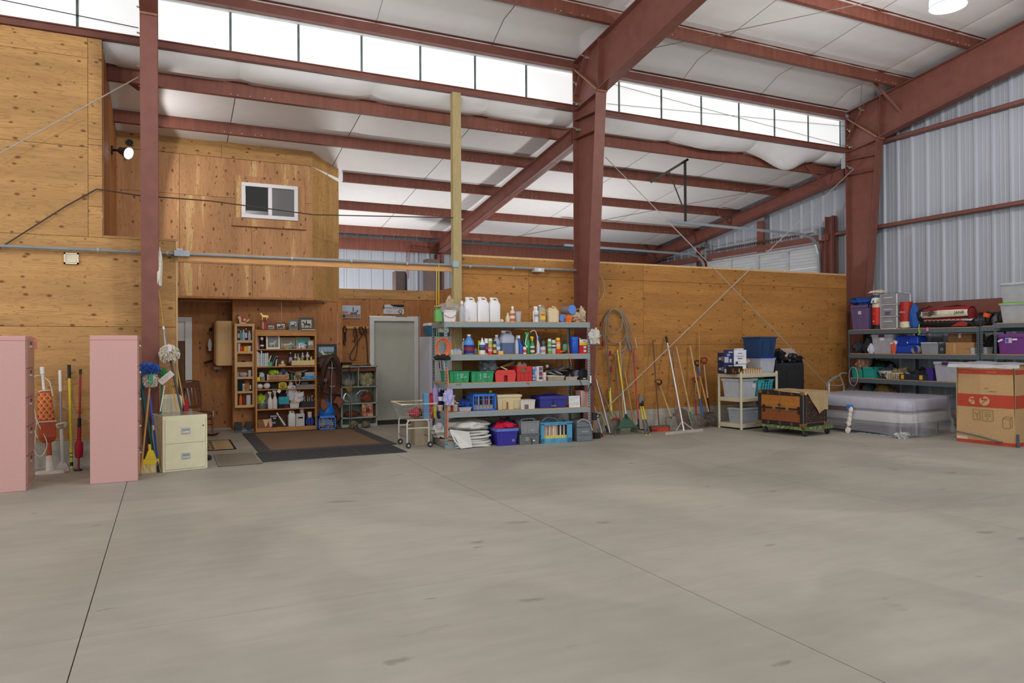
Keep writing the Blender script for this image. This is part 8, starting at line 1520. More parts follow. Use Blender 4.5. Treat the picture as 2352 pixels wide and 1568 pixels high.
heap(K1(2,680,693,860,ly=.01,d=.12),'tangle of cord and tan strap on the third bookcase shelf',(150,120,84),'cord_tangle','cord',seed=215,amp=.5)
q=K1(2,700,726,855,ly=.04,d=.2);tote(q,'clear food container with white lid on the third bookcase shelf',(176,186,200),m=CLEAR,lid=(214,216,222),taper=.92,name='food_container',cat='container',fill=(214,206,180,.4))
q=K1(2,666,699,845,ly=.06,d=.2);t=thing('white_hat','white brimmed hat resting on the things of the third shelf','hat',q.loc+V((0,0,q.h-.10)));HT_=K(214,206,184,.8)
MB().grid(lambda u,v:((.04+.13*v)*math.cos(u*2*pi)*1.25,(.04+.09*v)*math.sin(u*2*pi),.02+.035*v*math.cos(2*u*2*pi)*.8+.02*v),32,6).build('brim',HT_,t,smooth=True);MB().blob(.14,.13,.09,2,.06).build('crown',HT_,t,smooth=True,loc=(.03,0,-.06))
heap(K1(2,695,729,862,ly=-.02,d=.12),'bright blue cloth hanging over the third shelf edge',(96,170,214),'blue_cloth','cloth',seed=216,amp=.35)
# shelf 4
for a_,b_,y_,l in ((589.5,605,881,'white dust mask cup at the left of the fourth shelf'),(605.5,622,879,'second white dust mask cup on the fourth shelf')):
    q=K1(3,a_,b_,y_,ly=.02,d=.08);t=thing('dust_mask',l,'mask',q.loc+V((0,0,q.h/2)),0,'dust masks on the fourth shelf');mb=MB();mb.T=Matrix.Rotation(R(90),4,'X');mb.lathe([(q.w*.5,-.01),(q.w*.49,.0),(q.w*.38,.035),(q.w*.2,.055),(.002,.06)],24,sy=q.h/q.w).build('cup',K(216,216,220,.8),t,smooth=True)
carton(K1(3,622.5,638,882,ly=.06,d=.14),'black box behind the yellow basket',(38,38,42),name='black_box')
q=K1(3,638.5,660,878,ly=.0,d=.16);crate(q,'small bright yellow plastic basket on the fourth shelf',(230,206,50),nx=9,nz=3,name='yellow_basket',cat='basket');q.h *= .8;q.loc.z += .01;q.w *= .85;heap(q,'dark things inside the yellow basket',(90,80,60),'basket_contents','tool',seed=221)
q=K1(3,659.5,679,886,ly=.0,d=.1);carton(q,'white box with a blue printed label on the fourth shelf',(222,222,226),name='white_box',print_=[(.2,.25,.4,.4,(90,110,170)),(-.2,.3,.15,.25,(120,180,130))])
q=K1(3,680,725,883,ly=.03,d=.2);carton(q,'long grey flat box on the fourth shelf',(138,134,126),name='grey_box');q2=K1(3,692,708,877,ly=.1,d=.12);q2.loc.z += q.h;q2.h -= q.h;q2.h=max(.03,q2.h);carton(q2,'small blue grey case on the long grey box',(90,96,112),name='grey_case',cat='case')
wire('beige cord hanging in a loop from the third shelf',[F2.hit(681,868,-.01),F2.hit(679,878,-.02),F2.hit(682,884,-.02),F2.hit(687,882,-.02),F2.hit(689,872,-.02),F2.hit(685,868,-.01)],.006,K(206,190,150,.6),'cord',cat='cord')
wire('cream handle of scissors on the fourth shelf',[F2.hit(665,888,0),F2.hit(673,878,.02)],.007,K(214,204,180,.5),'scissors',cat='scissors')
# shelf 5
q=K1(4,591,613,927.5,ly=.02);t=thing('steel_bowl','steel dog bowl at the left of the fifth shelf','bowl',q.loc);MB().lathe([(q.w*.42,0),(q.w*.5,q.h*.5),(q.w*.5,q.h),(q.w*.46,q.h),(q.w*.4,q.h*.3),(.002,q.h*.25)],24,caps=False).build('body',K(150,146,140,.25,metal=.7),t,smooth=True);zb_=q.h
for a_,b_,y_,l,c_,n_ in ((590,608,906,'lime green packet in the steel bowl',(170,200,40),'lime_packet'),(592,610,917,'blue patterned packet under the lime packet',(130,160,190),'blue_packet'),(606,618,903,'smoky plastic bag behind the spray bottles',(150,146,146),'plastic_bag')):
    q=K1(4,a_,b_,y_,ly=.05 if a_<600 else .14,d=.14);z0=zb_*.8 if a_<600 else 0;q.loc.z += z0;q.h -= z0;heap(q,l,c_,n_,'packet' if 'packet' in n_ else 'bag',seed=int(a_)+1,amp=.35)
bottle(K1(4,614.5,627.5,899,ly=.02),'white trigger spray bottle, left one on the fifth shelf','spray',(216,212,206),(222,220,214),grp='white spray bottles',name='spray_bottle');bottle(K1(4,626,638.5,896.5,ly=.01),'white trigger spray bottle, right one on the fifth shelf','spray',(214,206,200),(222,220,214),grp='white spray bottles',name='spray_bottle')
p=F2.hit(641,898,-.02);o=tag(MB().box(-.03,.03,-.003,.003,-.03,.03).build('white_tag',WHITE,loc=p),'white tag turned on its corner over the right spray bottle','tag');o.rotation_euler=(0,.6,0)
carton(K1(4,640,665,903,ly=.12,d=.12),'black box at the back of the fifth shelf behind the turquoise case',(34,34,38),name='black_box')
q=K1(4,640,665,911,ly=.0,d=.1);z0=K1(4,640,665,929,ly=.0).h;q.loc.z += z0;q.h -= z0;t=lid_(q,'turquoise_case','turquoise soft case resting on red and black bundles','case');MB().box(-q.w/2,q.w/2,-.05,.05,0,q.h).build('body',K(52,158,172,.6),t,bevel=.022);MB().box(-q.w*.49,q.w*.49,-.052,-.05,q.h*.44,q.h*.47).build('zip',K(36,120,134,.5),t)
q=K1(4,640,654,928.5,ly=.02,d=.08);carton(q,'black bundle under the turquoise case',(30,32,38),name='black_bundle',cat='bundle');carton(K1(4,654,664,928.5,ly=.02,d=.08),'dark red cord bundle under the turquoise case',(110,28,40),name='red_bundle',cat='bundle')
q=K1(4,665,688,926,ly=.0,d=.12);t=tote(q,'white food box with lid on the fifth shelf',(206,206,206),lid=(216,216,216),taper=.88,name='white_box',cat='box');z0=q.h
q=K1(4,666.5,690,900,ly=.06,d=.14);q.loc.z += z0;q.h -= z0;h_=q.h;t=thing('wicker_basket','small wicker basket on the white food box','basket',q.loc);WK=mat('wicker',(196,160,106),.8,var=.2,scale=60,bump=.8)
mb=MB();mb.tbox(q.w,.12,h_*.45,q.w*.9,.12).build('body',WK,t,bevel=.008);MB().prism([(-q.w*.45,h_*.45),(-q.w*.2,h_*.45),(0,h_*.85),(q.w*.2,h_*.45),(q.w*.45,h_*.45),(.03,h_*.98),(-.03,h_*.98)],lambda x,z:(x,-.03,z),lambda x,z:(x,.03,z)).build('handle',WK,t)
heap(K1(4,660,680,897,ly=.05,d=.14),'white cloth bunched over the left of the wicker basket',(216,214,214),'white_cloth','cloth',seed=231,amp=.35).location.z += .14;q=K1(4,676,697,898,ly=.04,d=.1);q.loc.z += .10;q.h -= .10;heap(q,'white cloth falling over the right of the wicker basket',(216,214,214),'white_cloth','cloth',seed=232,amp=.4)
q=K1(4,691,725,921,ly=.0,d=.22);tote(q,'black open file holder on the fifth shelf',(36,38,40),taper=.96,name='file_holder',cat='box');rg=random.Random(8)
for k in range(9):
    x=-q.w*.4+k*q.w*.1;c_=[(206,200,190),(176,166,150),(220,216,206),(150,110,80),(196,186,166)][k % 5];o=MB().box(-.006,.006,-.09,.06,.01,q.h*1.9-.02*(k % 3)).build('folder',K(*c_,.7),loc=q.loc+V((x,0,0)));o.rotation_euler=(0,rg.uniform(-.06,.14),0);tag(o,'%s paper folder from the left in the black file holder' % ORD[k],'folder','folders in the black file holder')
# bottom shelf
q=K1(5,592,620,963,ly=.0,d=.22);t=carton(q,'brown leather bin with stitched edge and a cream rag',(134,88,50),flaps=0,name='leather_bin',cat='bin',m=mat('leather_bin',(138,92,54),.6,var=.1,bump=.2));MB().prism([(-.04,.0),(.07,.0),(.03,-.12),(-.0,-.14)],lambda x,z:(x+.02,-q.d/2-.004,q.h+z),lambda x,z:(x+.02,-q.d/2-.012,q.h+z)).build('rag_flap',K(214,176,136,.8),t);MB().prism([(-.02,.0),(.04,.02),(.06,-.12),(.02,-.17)],lambda x,z:(x+q.w*.42,-q.d/2-.006,q.h+z),lambda x,z:(x+q.w*.42,-q.d/2-.014,q.h+z)).build('pink_rag',K(214,166,156,.8),t)
q=K1(5,620.5,636,953.5,ly=.04,d=.12);carton(q,'black and grey jug box with white writing on the bottom shelf',(44,42,48),name='black_jug',cat='jug',print_=[(.15,.7,.4,.08,(206,206,206)),(0,.3,.6,.16,(150,140,140)),(0,.84,1,.16,(140,146,150))])
a_,b_=F2.hit(638,952,.08),F2.hit(654,977,.06);u_=(b_-a_).normalized();t=thing('steel_bottle','steel bottle leaning inside the bottom shelf','bottle',a_);MB().tube([V((0,0,0)),u_*.07,u_*.1,b_-a_],[.02,.03,.042,.042],14).build('body',K(140,144,146,.25,metal=.7),t,smooth=True);MB().tube([-u_*.04,u_*.01],.022,12).build('cap',K(190,194,196,.3,metal=.5),t)
jug(K1(5,662,679.5,943.5,ly=.02),'tall white jug on the bottom bookcase shelf',(214,212,206),(206,204,200),name='white_jug');q=K1(5,680,699.5,950,ly=.02,d=.2);t=carton(q,'pale grey upright box with a dark slot on the bottom shelf',(196,194,190),name='grey_bin',print_=[(.02,.62,.6,.12,(70,50,40)),(.1,.63,.3,.09,(190,160,90))]);heap(K1(5,690,699,945,ly=.05,d=.1),'crumpled plastic bag on top of the pale grey box',(190,180,190),'plastic_bag','bag',seed=242).location.z += q.h-.05
q=K1(5,701,722,958.5,ly=.01,d=.16);crate(q,'navy blue slotted basket on the bottom bookcase shelf',(38,62,140),nx=7,nz=4,name='navy_basket',cat='basket',rim=.2);q.w *= .93;q.d *= .9;q.h *= .9;tag(MB().box(-q.w/2,q.w/2,-q.d/2,q.d/2,.01,q.h).build('basket_liner',K(34,54,124,.6),loc=q.loc),'blue liner filling the navy basket','liner')
z0=q.h;q=K1(5,707,717,945.5,ly=.05);q.loc.z += z0;q.h -= z0;bottle(q,'white jar standing in the navy blue basket','jar',(206,196,186),(214,206,196),name='jar',cat='jar')
# =============== narrow shelf on the wall ===============
FN=Frame(at(539,840,Y=14.45).x,14.45,0);WN=at(585,840,Y=14.45).x-FN.o.x;zn=lambda y:FN.hit(560,y,0).z
t=thing('narrow_shelf','narrow pale wooden wall shelf left of the bookcase','shelf',FN.loc(0,0,0));ZT,ZL=zn(743),zn(936);ex0,ex1=FN.lx(FN.hit(545,800,0)),FN.lx(FN.hit(579.5,800,0))
for x0,x1 in ((0,ex0),(ex1,WN)):MB().box(x0,x1,0,.18,ZL,ZT).build('stile',WOODL,t,bevel=.003)
bars=[(743,749),(781,787),(806.5,812),(831,842.5),(865,870),(898,903),(930,936)]
NS=[]
for a_,b_ in bars:MB().box(ex0,ex1,0,.18,zn(b_),zn(a_)).build('shelf_board',WOODL,t);NS.append(zn(a_))
MB().box(0,WN,.17,.185,ZL,ZT).build('back_board',K(150,96,56,.7),t)
GN='bottles on the narrow wall shelf'
def N_(i,*a,**k):return it(FN,NS[i],*a,**k)
for i,a_,b_,y_,kd,c_,cp,lb,l in ((1,545.5,551,756,'round',(50,44,50),(200,200,200),(170,180,190),'dark bottle at the left of the top compartment'),(1,551,556,759,'round',(90,150,150),(206,226,226),None,'teal bottle in the top compartment'),(1,555.5,563.5,757,'round',(160,176,206),(206,216,230),None,'large pale blue bottle in the top compartment'),(1,563,568,754,'round',(60,50,44),(220,220,216),(206,206,206),'brown bottle with white label in the top compartment'),(1,569.5,577,760,'round',(166,178,206),(206,216,230),None,'second pale blue bottle at the right of the top compartment'),
      (2,545.5,553,788.5,'cup',(206,196,190),None,None,'white cup in the second compartment'),(2,551.5,558,793,'round',(206,60,36),(60,30,30),None,'red bottle with dark cap in the second compartment'),(2,559,570.5,795,'jar',(226,176,40),(226,180,50),None,'round yellow tub in the second compartment'),(2,568,578,794,'cup',(214,210,206),None,None,'white footed bowl in the second compartment'),
      (4,545.5,549,852,'can',(160,150,150),None,None,'grey pot at the left of the fourth compartment'),(4,570,577.5,850,'jar',(190,196,200),(210,214,216),None,'glass jar at the right of the fourth compartment'),(5,556.5,563,878,'can',(206,204,200),None,(150,180,180),'white rounded carton in the fifth compartment'),(5,573,577.5,876,'round',(40,40,42),(60,60,60),(206,206,206),'small dark bottle with white label in the fifth compartment'),
      (6,549,557,904,'round',(226,108,36),(226,108,36),None,'bright orange bottle in the lowest compartment'),(6,558,563.5,906,'round',(110,64,50),(110,64,50),None,'brown bottle in the lowest compartment'),(6,565,577,907,'jar',(206,200,204),(220,216,216),None,'big white jar in the lowest compartment')):
    q=N_(i,a_,b_,y_,ly=.02);q.d=min(q.d,.12);bottle(q,l,kd,c_,cp,lb,grp=GN)
heap(N_(3,555,564,828,ly=.03,d=.08),'black folded thing in the empty third compartment',(40,34,36),'black_object','tool',seed=251);heap(N_(4,549,569,855,ly=.03,d=.1),'crumpled clear bags in the fourth compartment',(190,170,170),'clear_bags','bag',seed=252,m=mat('crumpled_clear',(190,180,184),.3,alpha=.8,bump=.8,scale=20))
q=N_(5,546,563,873,ly=.08,d=.08);carton(q,'black box at the back of the fifth compartment',(28,40,44),name='black_box');carton(N_(5,562.5,573,880,ly=.02,d=.1),'small brown card box in the fifth compartment',(170,120,66),name='brown_box');carton(N_(5,563,573,874,ly=.10,d=.04),'reddish card behind the small brown box',(150,84,56),name='red_card',cat='card')
tag(MB().lathe([(0,0),(.02,.004),(.0,.008)],10).build('round_tin',CHROME,loc=FN.hit(546.5,888,-.01)),'shiny round lid at the left of the fifth compartment','lid')
q=N_(0,545,575,723.5,ly=.05,d=.06);q.loc.z=ZT;t=thing('wooden_boot','cream wooden rocker shaped ornament with red star square','ornament',q.loc);w_,h_=q.w,q.h;CRW=K(226,206,156,.5)
MB().prism([(-.32*w_,0),(.12*w_,0),(.34*w_,.30*h_),(.46*w_,.48*h_),(.36*w_,.56*h_),(.18*w_,.36*h_),(-.08*w_,.2*h_),(-.2*w_,.6*h_),(-.28*w_,.92*h_),(-.46*w_,.8*h_),(-.38*w_,.5*h_)],lambda x,z:(x,-.015,z),lambda x,z:(x,.015,z)).build('rocker_body',CRW,t)
MB().prism([(-.52*w_,.78*h_),(-.30*w_,.98*h_),(-.38*w_,1.02*h_),(-.56*w_,.9*h_)],lambda x,z:(x,-.02,z),lambda x,z:(x,.02,z)).build('dark_tip',K(44,48,64,.5),t)
MB().prism([(-.2*w_,.22*h_),(.18*w_,.14*h_),(.30*w_,.62*h_),(-.14*w_,.8*h_)],lambda x,z:(x,-.024,z),lambda x,z:(x,.0,z)).build('red_square',K(196,52,44,.5),t)
MB().prism([(.06*w_+(.15 if k % 2== 0 else .065)*w_*math.sin(k*pi/5),.46*h_+(.24 if k % 2== 0 else .1)*h_*math.cos(k*pi/5)) for k in range(10)],lambda x,z:(x,-.027,z),lambda x,z:(x,-.02,z)).build('white_star',K(230,222,200,.5),t)
# wall cabinet left
p=at(496,737,Y=14.72);p2=at(536,838,Y=14.72);t=thing('wall_cabinet','pale birch wall cabinet above the rocking chair','cabinet',(0,0,0));BIR=mat('birch_door',(206,168,112),.5,var=.08,scale=5)
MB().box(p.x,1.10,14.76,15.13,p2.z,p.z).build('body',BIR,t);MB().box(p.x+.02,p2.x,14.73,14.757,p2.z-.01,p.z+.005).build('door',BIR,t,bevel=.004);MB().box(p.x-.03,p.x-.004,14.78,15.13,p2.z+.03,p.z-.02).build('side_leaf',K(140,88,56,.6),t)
p=at(480,792,Y=15.0);tag(MB().blob(.08,.06,.24,3,.15).build('paper_towel',K(206,202,196,.8),loc=at(482,806,Y=15.0),smooth=True),'white rag hanging on a nail beside the wall cabinet','rag');tag(MB().box(-.07,.07,-.01,.01,-.05,.0).build('paper_note',K(190,184,176,.6),loc=at(500,842,Y=15.08)),'grey bracket below the wall cabinet','bracket')
tag(MB().tube([at(470,833,Y=15.0),at(486,828,Y=15.08)],.022,8).build('wall_peg',K(44,44,48,.5)),'dark peg sticking out of the wall left of the cabinet','peg');tag(MB().blob(.06,.05,.07,3,.2).build('dark_hook',K(44,32,30,.5),loc=at(484,760,Y=15.1)),'small dark hook on the wall left of the cabinet','hook')
tag(MB().box(-.03,.03,-.008,.0,-.05,.05).build('outlet_plate',WHITE,loc=at(487,950,Y=15.14)),'white outlet plate low on the recess wall','outlet')
# =============== saddle corner ===============
q=it(Frame(0,14.5),0,727.5,775,790,ly=0,d=.03);z0=at(750,836,Y=14.5).z;q.loc=V((q.loc.x,14.58,z0));q.h=at(750,790,Y=14.58).z-z0
t=picture(q,'black framed painting of a white horse galloping over green grass',(32,42,46),.05,(150,176,200),(84,112,64),(222,220,214),tilt=.05,name='horse_painting',sc=.95,flip=-1,hz=.62)
BRL=mat('dark_leather',(66,44,34),.5,var=.25,scale=12,bump=.3);TNL=mat('tan_leather',(122,76,48),.55,var=.2,scale=12,bump=.3);MDL=mat('brown_leather',(104,58,38),.55,var=.2,scale=10,bump=.3)
sd=thing('saddle','brown western saddle hanging on a metal stand beside the bookcase','saddle',V((at(757,900,Y=14.3).x,14.3,0)));o=sd.location;s2=lambda px,py,d=0:at(px,py,Y=14.3-d)-o
ar=[s2(737,900,.04),s2(742,860,.08),s2(748,835,.1),s2(757,822,.12),s2(764,817,.12),s2(772,824,.1),s2(779,845,.08),s2(782,885,.04)]
MB().tube(ar,[.04,.055,.06,.055,.05,.055,.055,.03],10).build('swell',BRL,sd,smooth=True);MB().blob(.5,.35,.30,5,.14).build('seat',BRL,sd,smooth=True,loc=s2(751,850,-.14))
for a_,b_,m_,nm in (([(736,850),(758,840),(756,905),(740,900)],.03,MDL,'left_fender'),([(760,845),(782,852),(783,905),(760,905)],.02,MDL,'right_fender'),([(740,890),(770,880),(784,960),(760,990),(750,930)],-.08,MDL,'skirt')):
    MB().prism([(s2(x,y).x,s2(x,y).z) for x,y in a_],lambda x,z,b_=b_:(x,-b_-.02,z),lambda x,z,b_=b_:(x,-b_,z)).build(nm,m_,sd,bevel=.006)
MB().prism([(s2(x,y).x,s2(x,y).z) for x,y in ((734,917),(741,915),(752,928),(747,936),(738,943),(733,932))],lambda x,z:(x,-.16,z),lambda x,z:(x,-.06,z)).build('left_stirrup',TNL,sd,bevel=.008);MB().prism([(s2(x,y).x,s2(x,y).z) for x,y in ((772,908),(786,916),(778,938),(771,926),(762,924))],lambda x,z:(x,-.12,z),lambda x,z:(x,-.03,z)).build('right_stirrup',TNL,sd,bevel=.008)
bq=thing('breast_collar','braided dark leather straps draped over the saddle','strap',o)
for l_ in ([(757,826),(748,840),(742,865),(740,885),(745,893),(752,886),(755,870)],[(764,824),(775,838),(781,862),(779,885),(770,898),(762,903)],[(760,826),(768,836),(777,858),(776,880)],[(738,865),(734,890),(732,915)]):MB().tube([s2(x,y,.17) for x,y in l_],.016,6).build('strap',BRL,bq,smooth=True)
MB().tube([s2(749,873,.19),s2(755,888,.19),s2(757,900,.19),s2(756,916,.19)],.012,6).build('studded_strap',K(40,34,34,.5),bq);MB().tube([s2(757,886,.2),s2(763,888,.2),s2(770,886,.2)],.006,6).tube([s2(747+3*math.cos(a*pi/5),873+3*math.sin(a*pi/5),.2) for a in range(10)],.006,5,closed=True).build('buckles',K(206,196,170,.3,metal=.6),bq)
st_=thing('saddle_stand','grey metal saddle stand showing in the saddle arch','stand',o);MB().tube([s2(762,828,.1),s2(763,843,.1),s2(761,880,.06),V((.02,-.05,0))],.014,8).tube([s2(750,845,.1),s2(780,845,.1)],.012,8).build('post',K(150,156,156,.4,metal=.4),st_)
q=it(Frame(0,14.12),0,730.5,773,954.5,ly=0,d=.32);crate(q,'cornflower blue milk crate holding the blue water drum',(78,132,214),nx=4,nz=3,rim=.16);tag(MB().box(-q.w*.12,q.w*.12,-.004,.004,q.h*.36,q.h*.64).build('centre_plate',K(78,132,214,.4),loc=q.loc-V((0,.165,0)))
    ,'blue centre plate of the cornflower crate','plate');heap(type('q',(),dict(w=q.w*.85,d=.26,h=q.h*.7,loc=q.loc+V((0,0,.01)),rz=0))(),'beige rope filling the cornflower blue crate',(180,160,130),'rope_filling','rope',seed=261,amp=.2);z0=q.h
q=it(Frame(0,14.16),0,737,772,918,ly=0,d=.3);q.loc.z=z0*.8;q.h=at(750,918,Y=14.2).z-q.loc.z;t=thing('water_drum','round bright blue plastic drum sitting in the cornflower crate','drum',q.loc);r_=q.w/2;MB().lathe([(r_*.8,0),(r_*1.0,q.h*.15),(r_*1.02,q.h*.4),(r_*.8,q.h*.68),(r_*.42,q.h*.84),(r_*.3,q.h*.9),(r_*.3,q.h)],28,sy=.9).build('body',K(34,108,196,.4),t,smooth=True);MB().lathe([(r_*.33,q.h*.93),(r_*.36,q.h*.96),(r_*.33,q.h)],20).build('neck_ring',K(30,96,180,.4),t)
# grey metal cabinet
FG=Frame(at(784,900,Y=14.28).x,14.28,0);WG_=at(866.5,900,Y=14.28).x-FG.o.x;zg=lambda y:FG.hit(820,y,0).z;HG=zg(841);GMT=mat('grey_green_metal',(158,164,152),.5,var=.06)
t=thing('metal_cabinet','open grey metal cabinet of cubbyholes beside the door','cabinet',FG.loc(0,0,0))
for x in (0,WG_-.02):MB().box(x,x+.02,0,.36,0,HG).build('side_panel',GMT,t)
MB().box(0,WG_,.35,.36,0,HG).build('back_panel',K(140,148,138,.5),t)
for y_ in (841,887,925.5,958):MB().box(0,WG_,0,.36,zg(y_)-.02,zg(y_)).build('shelf_board',GMT,t)
MB().box(.0,WG_,.005,.02,0,.06).build('plinth',GMT,t);xm=FG.lx(FG.hit(824,860,0));MB().box(xm-.006,xm+.006,0,.34,zg(887),HG).build('divider',GMT,t)
MB().box(.02,WG_-.02,.01,.34,HG-.10,HG-.04).build('brown_roll',MDL,t)
G_=lambda y0,*a,**k:it(FG,zg(y0),*a,**k)
q=G_(887,787,818,868,ly=.06,d=.2);t2=thing('clear_bag_tack','zipped clear bag of brown tack in the upper left cubby','bag',q.loc);MB().blob(q.w*.95,.16,q.h*.9,3,.12).build('tack',mat('tack_leather',(150,104,70),.5,var=.3,scale=14),t2,smooth=True);MB().blob(q.w*1.05,.2,q.h,3,.08).build('bag_film',GLASSY,t2,smooth=True)
heap(G_(887,826,862,855,ly=.04,d=.22),'coil of pale rope filling the upper right cubby',(150,142,108),'rope_coil','rope',seed=271,amp=.3,m=mat('coil_rope',(156,148,114),.8,var=.3,scale=20,bump=1));heap(G_(845,834,849,846,ly=.02,d=.06),'bright pink marker pack under the cabinet top',(206,20,90),'pink_pack','packet',seed=272).location.z=HG-.08
q=G_(925.5,832,856,900,ly=.04,d=.16);heap(q,'brown leather bag with pale strap in the middle right cubby',(120,64,44),'leather_bag','bag',seed=273,amp=.3);wire('silver steel loop around the brown leather bag',[FG.hit(817,921,.0),FG.hit(819,905,-.01),FG.hit(828,897,-.01),FG.hit(840,896,-.01),FG.hit(846,898,-.01)],.010,CHROME,'steel_loop',cat='loop')
q=G_(958,832,857,927,ly=.02,d=.12);carton(q,'brown printed card box in the lower right cubby',(150,90,66),name='printed_box',m=mat('print_blotch',(160,96,70),.6,scale=14,col2=(206,160,120),thr=(.5,.56)),print_=[(0,.35,.35,.3,(70,60,60))]);heap(G_(925.5,828,858,921,ly=.0,d=.05),'dark blade lying along the middle shelf',(60,58,56),'knife_sheath','tool',seed=274,amp=.1)
heap(G_(958,793,828,943,ly=.04,d=.2),'rolled brown leather in the lower left cubby',(96,58,38),'leather_roll','leather',seed=275,amp=.15)
q=G_(887,791,812,886,ly=-.03);t2=thing('amber_cup','amber glass cup in the middle left cubby','cup',FG.hit(802,894,.05));MB().lathe([(.03,-.05),(.07,.0),(.085,.05),(.08,.05),(.03,-.04)],18,caps=False).build('body',mat('amber_glass',(206,150,40),.15,alpha=.85),t2,smooth=True)
for (tx,ty),(bx,by),l in (((803,842),(803,980),'golf club leaning on the grey metal cabinet, head at mid height'),((806,855),(808,978),'second golf club in front of the grey metal cabinet')):
    a,b=at(tx,ty,Y=14.22),at(bx,by,Y=14.15);b.z=max(b.z,.02);t2=thing('golf_club',l,'golf club',b,0,'golf clubs');MB().tube([V((0,0,0)),a-b],.007,8).build('shaft',K(110,110,108,.3,metal=.6),t2)
    if tx== 803:MB().tube([(a-b)*.5+V((0,-.01,0)),(a-b)*.52+V((-.08,-.02,.04)),(a-b)*.46+V((-.12,-.02,.0)),(a-b)*.44+V((-.03,-.02,-.03))],.016,8).build('club_head',CHROME,t2,smooth=True)
    MB().tube([(a-b)*.86,a-b],.012,8).build('grip',BLACK,t2)
for a_,b_,l in ((806,824,'left muddy clog at the foot of the grey metal cabinet'),(834,852,'right muddy clog at the foot of the grey metal cabinet')):
    q=it(Frame(0,14.02),0,a_,b_,968,ly=0,d=.22);heap(q,l,(110,104,84),'clog','shoe',seed=a_,amp=.25,grp='clogs')
q=it(FG,HG,786,808,832,ly=.08,d=.12);carton(q,'black and amber box on top of the grey metal cabinet',(30,30,32),name='amber_black_box',print_=[(0,0,.9,.3,(196,140,40))]);q=it(FG,HG,808,850,838,ly=.02,d=.12);heap(q,'blue and grey oddments along the top of the grey cabinet',(80,96,124),'oddments','tool',seed=281,amp=.4)
heap(it(FG,HG,842,852,834,ly=.05,d=.06),'small brown pouch on the right of the grey cabinet top',(120,74,50),'brown_pouch','pouch',seed=282)
# hooks and bridles
YH=14.98;p,p2=at(779,747,Y=YH),at(846,757,Y=YH);hb_=thing('hook_board','pale wooden hook board for bridles left of the door','board',(0,0,0));MB().box(3.19,p2.x,YH-.02,YH+.01,p2.z+.02,p.z-.02).build('board',K(206,166,90,.6),hb_)
H_=lambda px,py:at(px,py,Y=YH-.05)
def strapset(label,lines,r=.011,m=BRL):
    t=thing('bridle',label,'bridle',(0,0,0),0,'bridles on the hook board')
    for l in lines:MB().tube([H_(x,y) for x,y in l],r,6).build('strap',m,t,smooth=True)
strapset('short dark bridle at the left end of the hook board',[[(780,750),(781,770),(782,790)],[(783,768),(784,790)]],.014)
strapset('dark bridle with a noseband, second from the left',[[(791,748),(788,758),(793,765),(796,756),(791,748)],[(791,762),(790,780),(788,786),(793,793)],[(793,764),(794,782),(790,790)],[(784,752),(790,756)]],.012)
strapset('brown bridle with long loop rein in the middle of the hook board',[[(814,751),(812,765),(815,780),(808,784)],[(816,751),(820,765),(821,790),(818,815),(812,827),(805,824),(804,815),(812,800),(826,778),(838,757)],[(814,755),(818,770),(815,788)]],.009)
strapset('bundled dark bridle fourth along the hook board',[[(827,750),(826,762),(832,768),(835,758),(830,750)],[(825,752),(829,766)]],.014)
strapset('bridle with long hanging rein beside the door frame',[[(840,750),(838,765),(842,780),(845,830),(847,834)],[(838,750),(843,765),(838,772)]],.012)
def flatpic(label,x0,y0,x1,y1,Y,name,cat,fn):
    p,p2=at(x0,y0,Y=Y),at(x1,y1,Y=Y);w_,h_=p2.x-p.x,p.z-p2.z;t=thing(name,label,cat,((p.x+p2.x)/2,Y,p2.z));MB().box(-w_/2,w_/2,-.008,.012,0,h_).build('board',K(206,208,212,.5),t);fn(t,w_,h_)
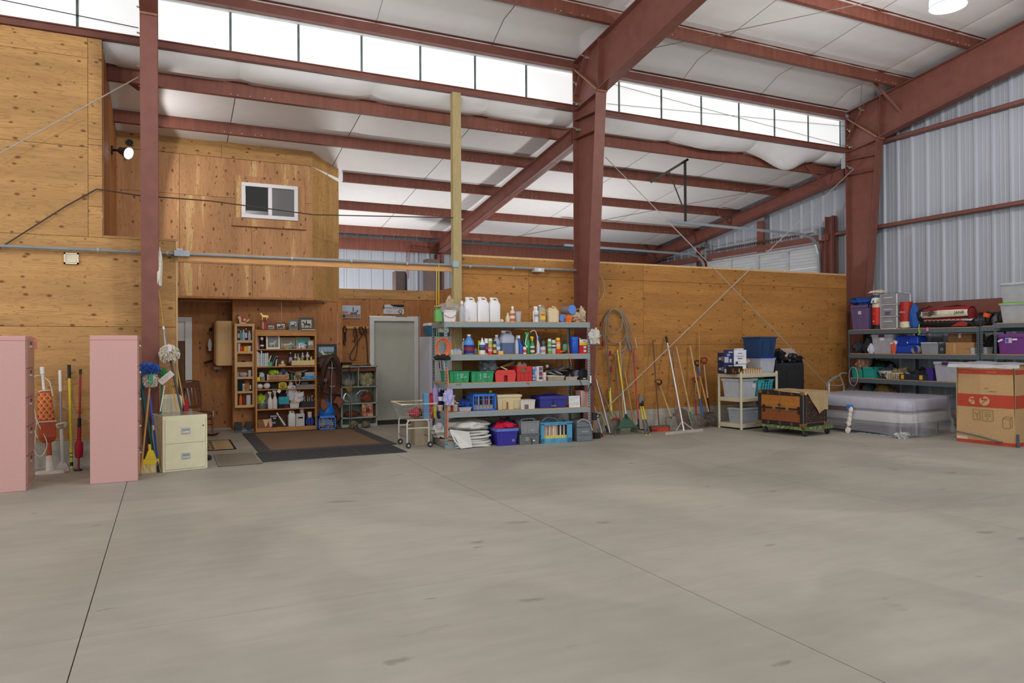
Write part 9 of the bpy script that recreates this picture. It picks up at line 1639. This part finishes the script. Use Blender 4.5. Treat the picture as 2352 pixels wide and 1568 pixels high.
def fcow(t,w_,h_):
    MB().box(-w_*.48,w_*.48,-.010,-.008,h_*.34,h_*.97).build('print',mat('poster_sky',(176,196,212),.5,var=.08,scale=12),t);MB().box(-w_*.48,w_*.48,-.010,-.008,h_*.03,h_*.34).build('print',mat('poster_ground',(150,130,116),.5,var=.15,scale=14),t)
    MB().prism(HORSE,lambda x,z:(w_*.20+x*w_*.42,-.011,h_*.05+z*h_*.72),lambda x,z:(w_*.20+x*w_*.42,-.012,h_*.05+z*h_*.72)).build('printed_horse',K(120,92,84,.6),t);MB().prism([(-.08,.5),(.06,.5),(.08,.72),(.05,.86),(.06,.96),(-.03,.97),(-.06,.86)],lambda x,z:(w_*.14+x*w_*.4,-.0115,h_*.08+z*h_*.88),lambda x,z:(w_*.14+x*w_*.4,-.0125,h_*.08+z*h_*.88)).build('printed_rider',K(96,96,110,.6),t)
    MB().prism([(-.5,.5),(-.45,.62),(.35,.60),(.5,.66),(.45,.5),(.3,.42),(.28,.05),(.22,.05),(.2,.36),(-.3,.36),(-.34,.05),(-.4,.05),(-.42,.4)],lambda x,z:(-w_*.22+x*w_*.32,-.011,h_*.2+z*h_*.55),lambda x,z:(-w_*.22+x*w_*.32,-.012,h_*.2+z*h_*.55)).build('printed_cow',K(190,120,116,.6),t)
    MB().prism([(0,0),(.03,.07),(.06,.0)],lambda x,z:(-w_*.38+x,-.011,h_*.08+z),lambda x,z:(-w_*.38+x,-.012,h_*.08+z)).build('printed_dog',K(40,44,50,.6),t)
flatpic('unframed poster of a rider on a horse behind a red cow',780.5,701,828,731,14.97,'cowboy_poster','poster',fcow)
def fsign(t,w_,h_):
    MB().box(-w_*.5,-w_*.46,-.010,-.008,h_*.52,h_*1.0).build('black_edge',BLACK,t);MB().prism([(-.18,1.0),(.5,1.0),(.5,.74),(.2,.74),(.0,.80),(-.1,.88)],lambda x,z:(x*w_,-.0105,z*h_),lambda x,z:(x*w_,-.0085,z*h_)).build('black_band',BLACK,t)
    text('Unwitches Black Angus',.062,t,K(84,84,92,.5),(-.02*w_,-.011,h_*.66),sx=.86);text('Q',.11,t,K(60,60,66,.5),(w_*.32,-.011,h_*.24),bold=.002);text('I\'VE',.035,t,K(110,110,116,.5),(w_*.19,-.011,h_*.22))
    for k in range(4):MB().box(-w_*.33,-w_*(.12-.03*(k % 3)),-.0100,-.0085,h_*(.40-.075*k),h_*(.42-.075*k)).build('small_print',K(150,152,160,.5),t)
flatpic('white sign with black corner band over the door',880.5,699,927.5,721.5,14.97,'door_sign','sign',fsign)
wire('frayed rope end at the tip of the loft soffit',[at(763,693,Y=14.9),at(775,696,Y=14.95)],.02,K(206,186,140,.8),'rope_end',cat='rope')
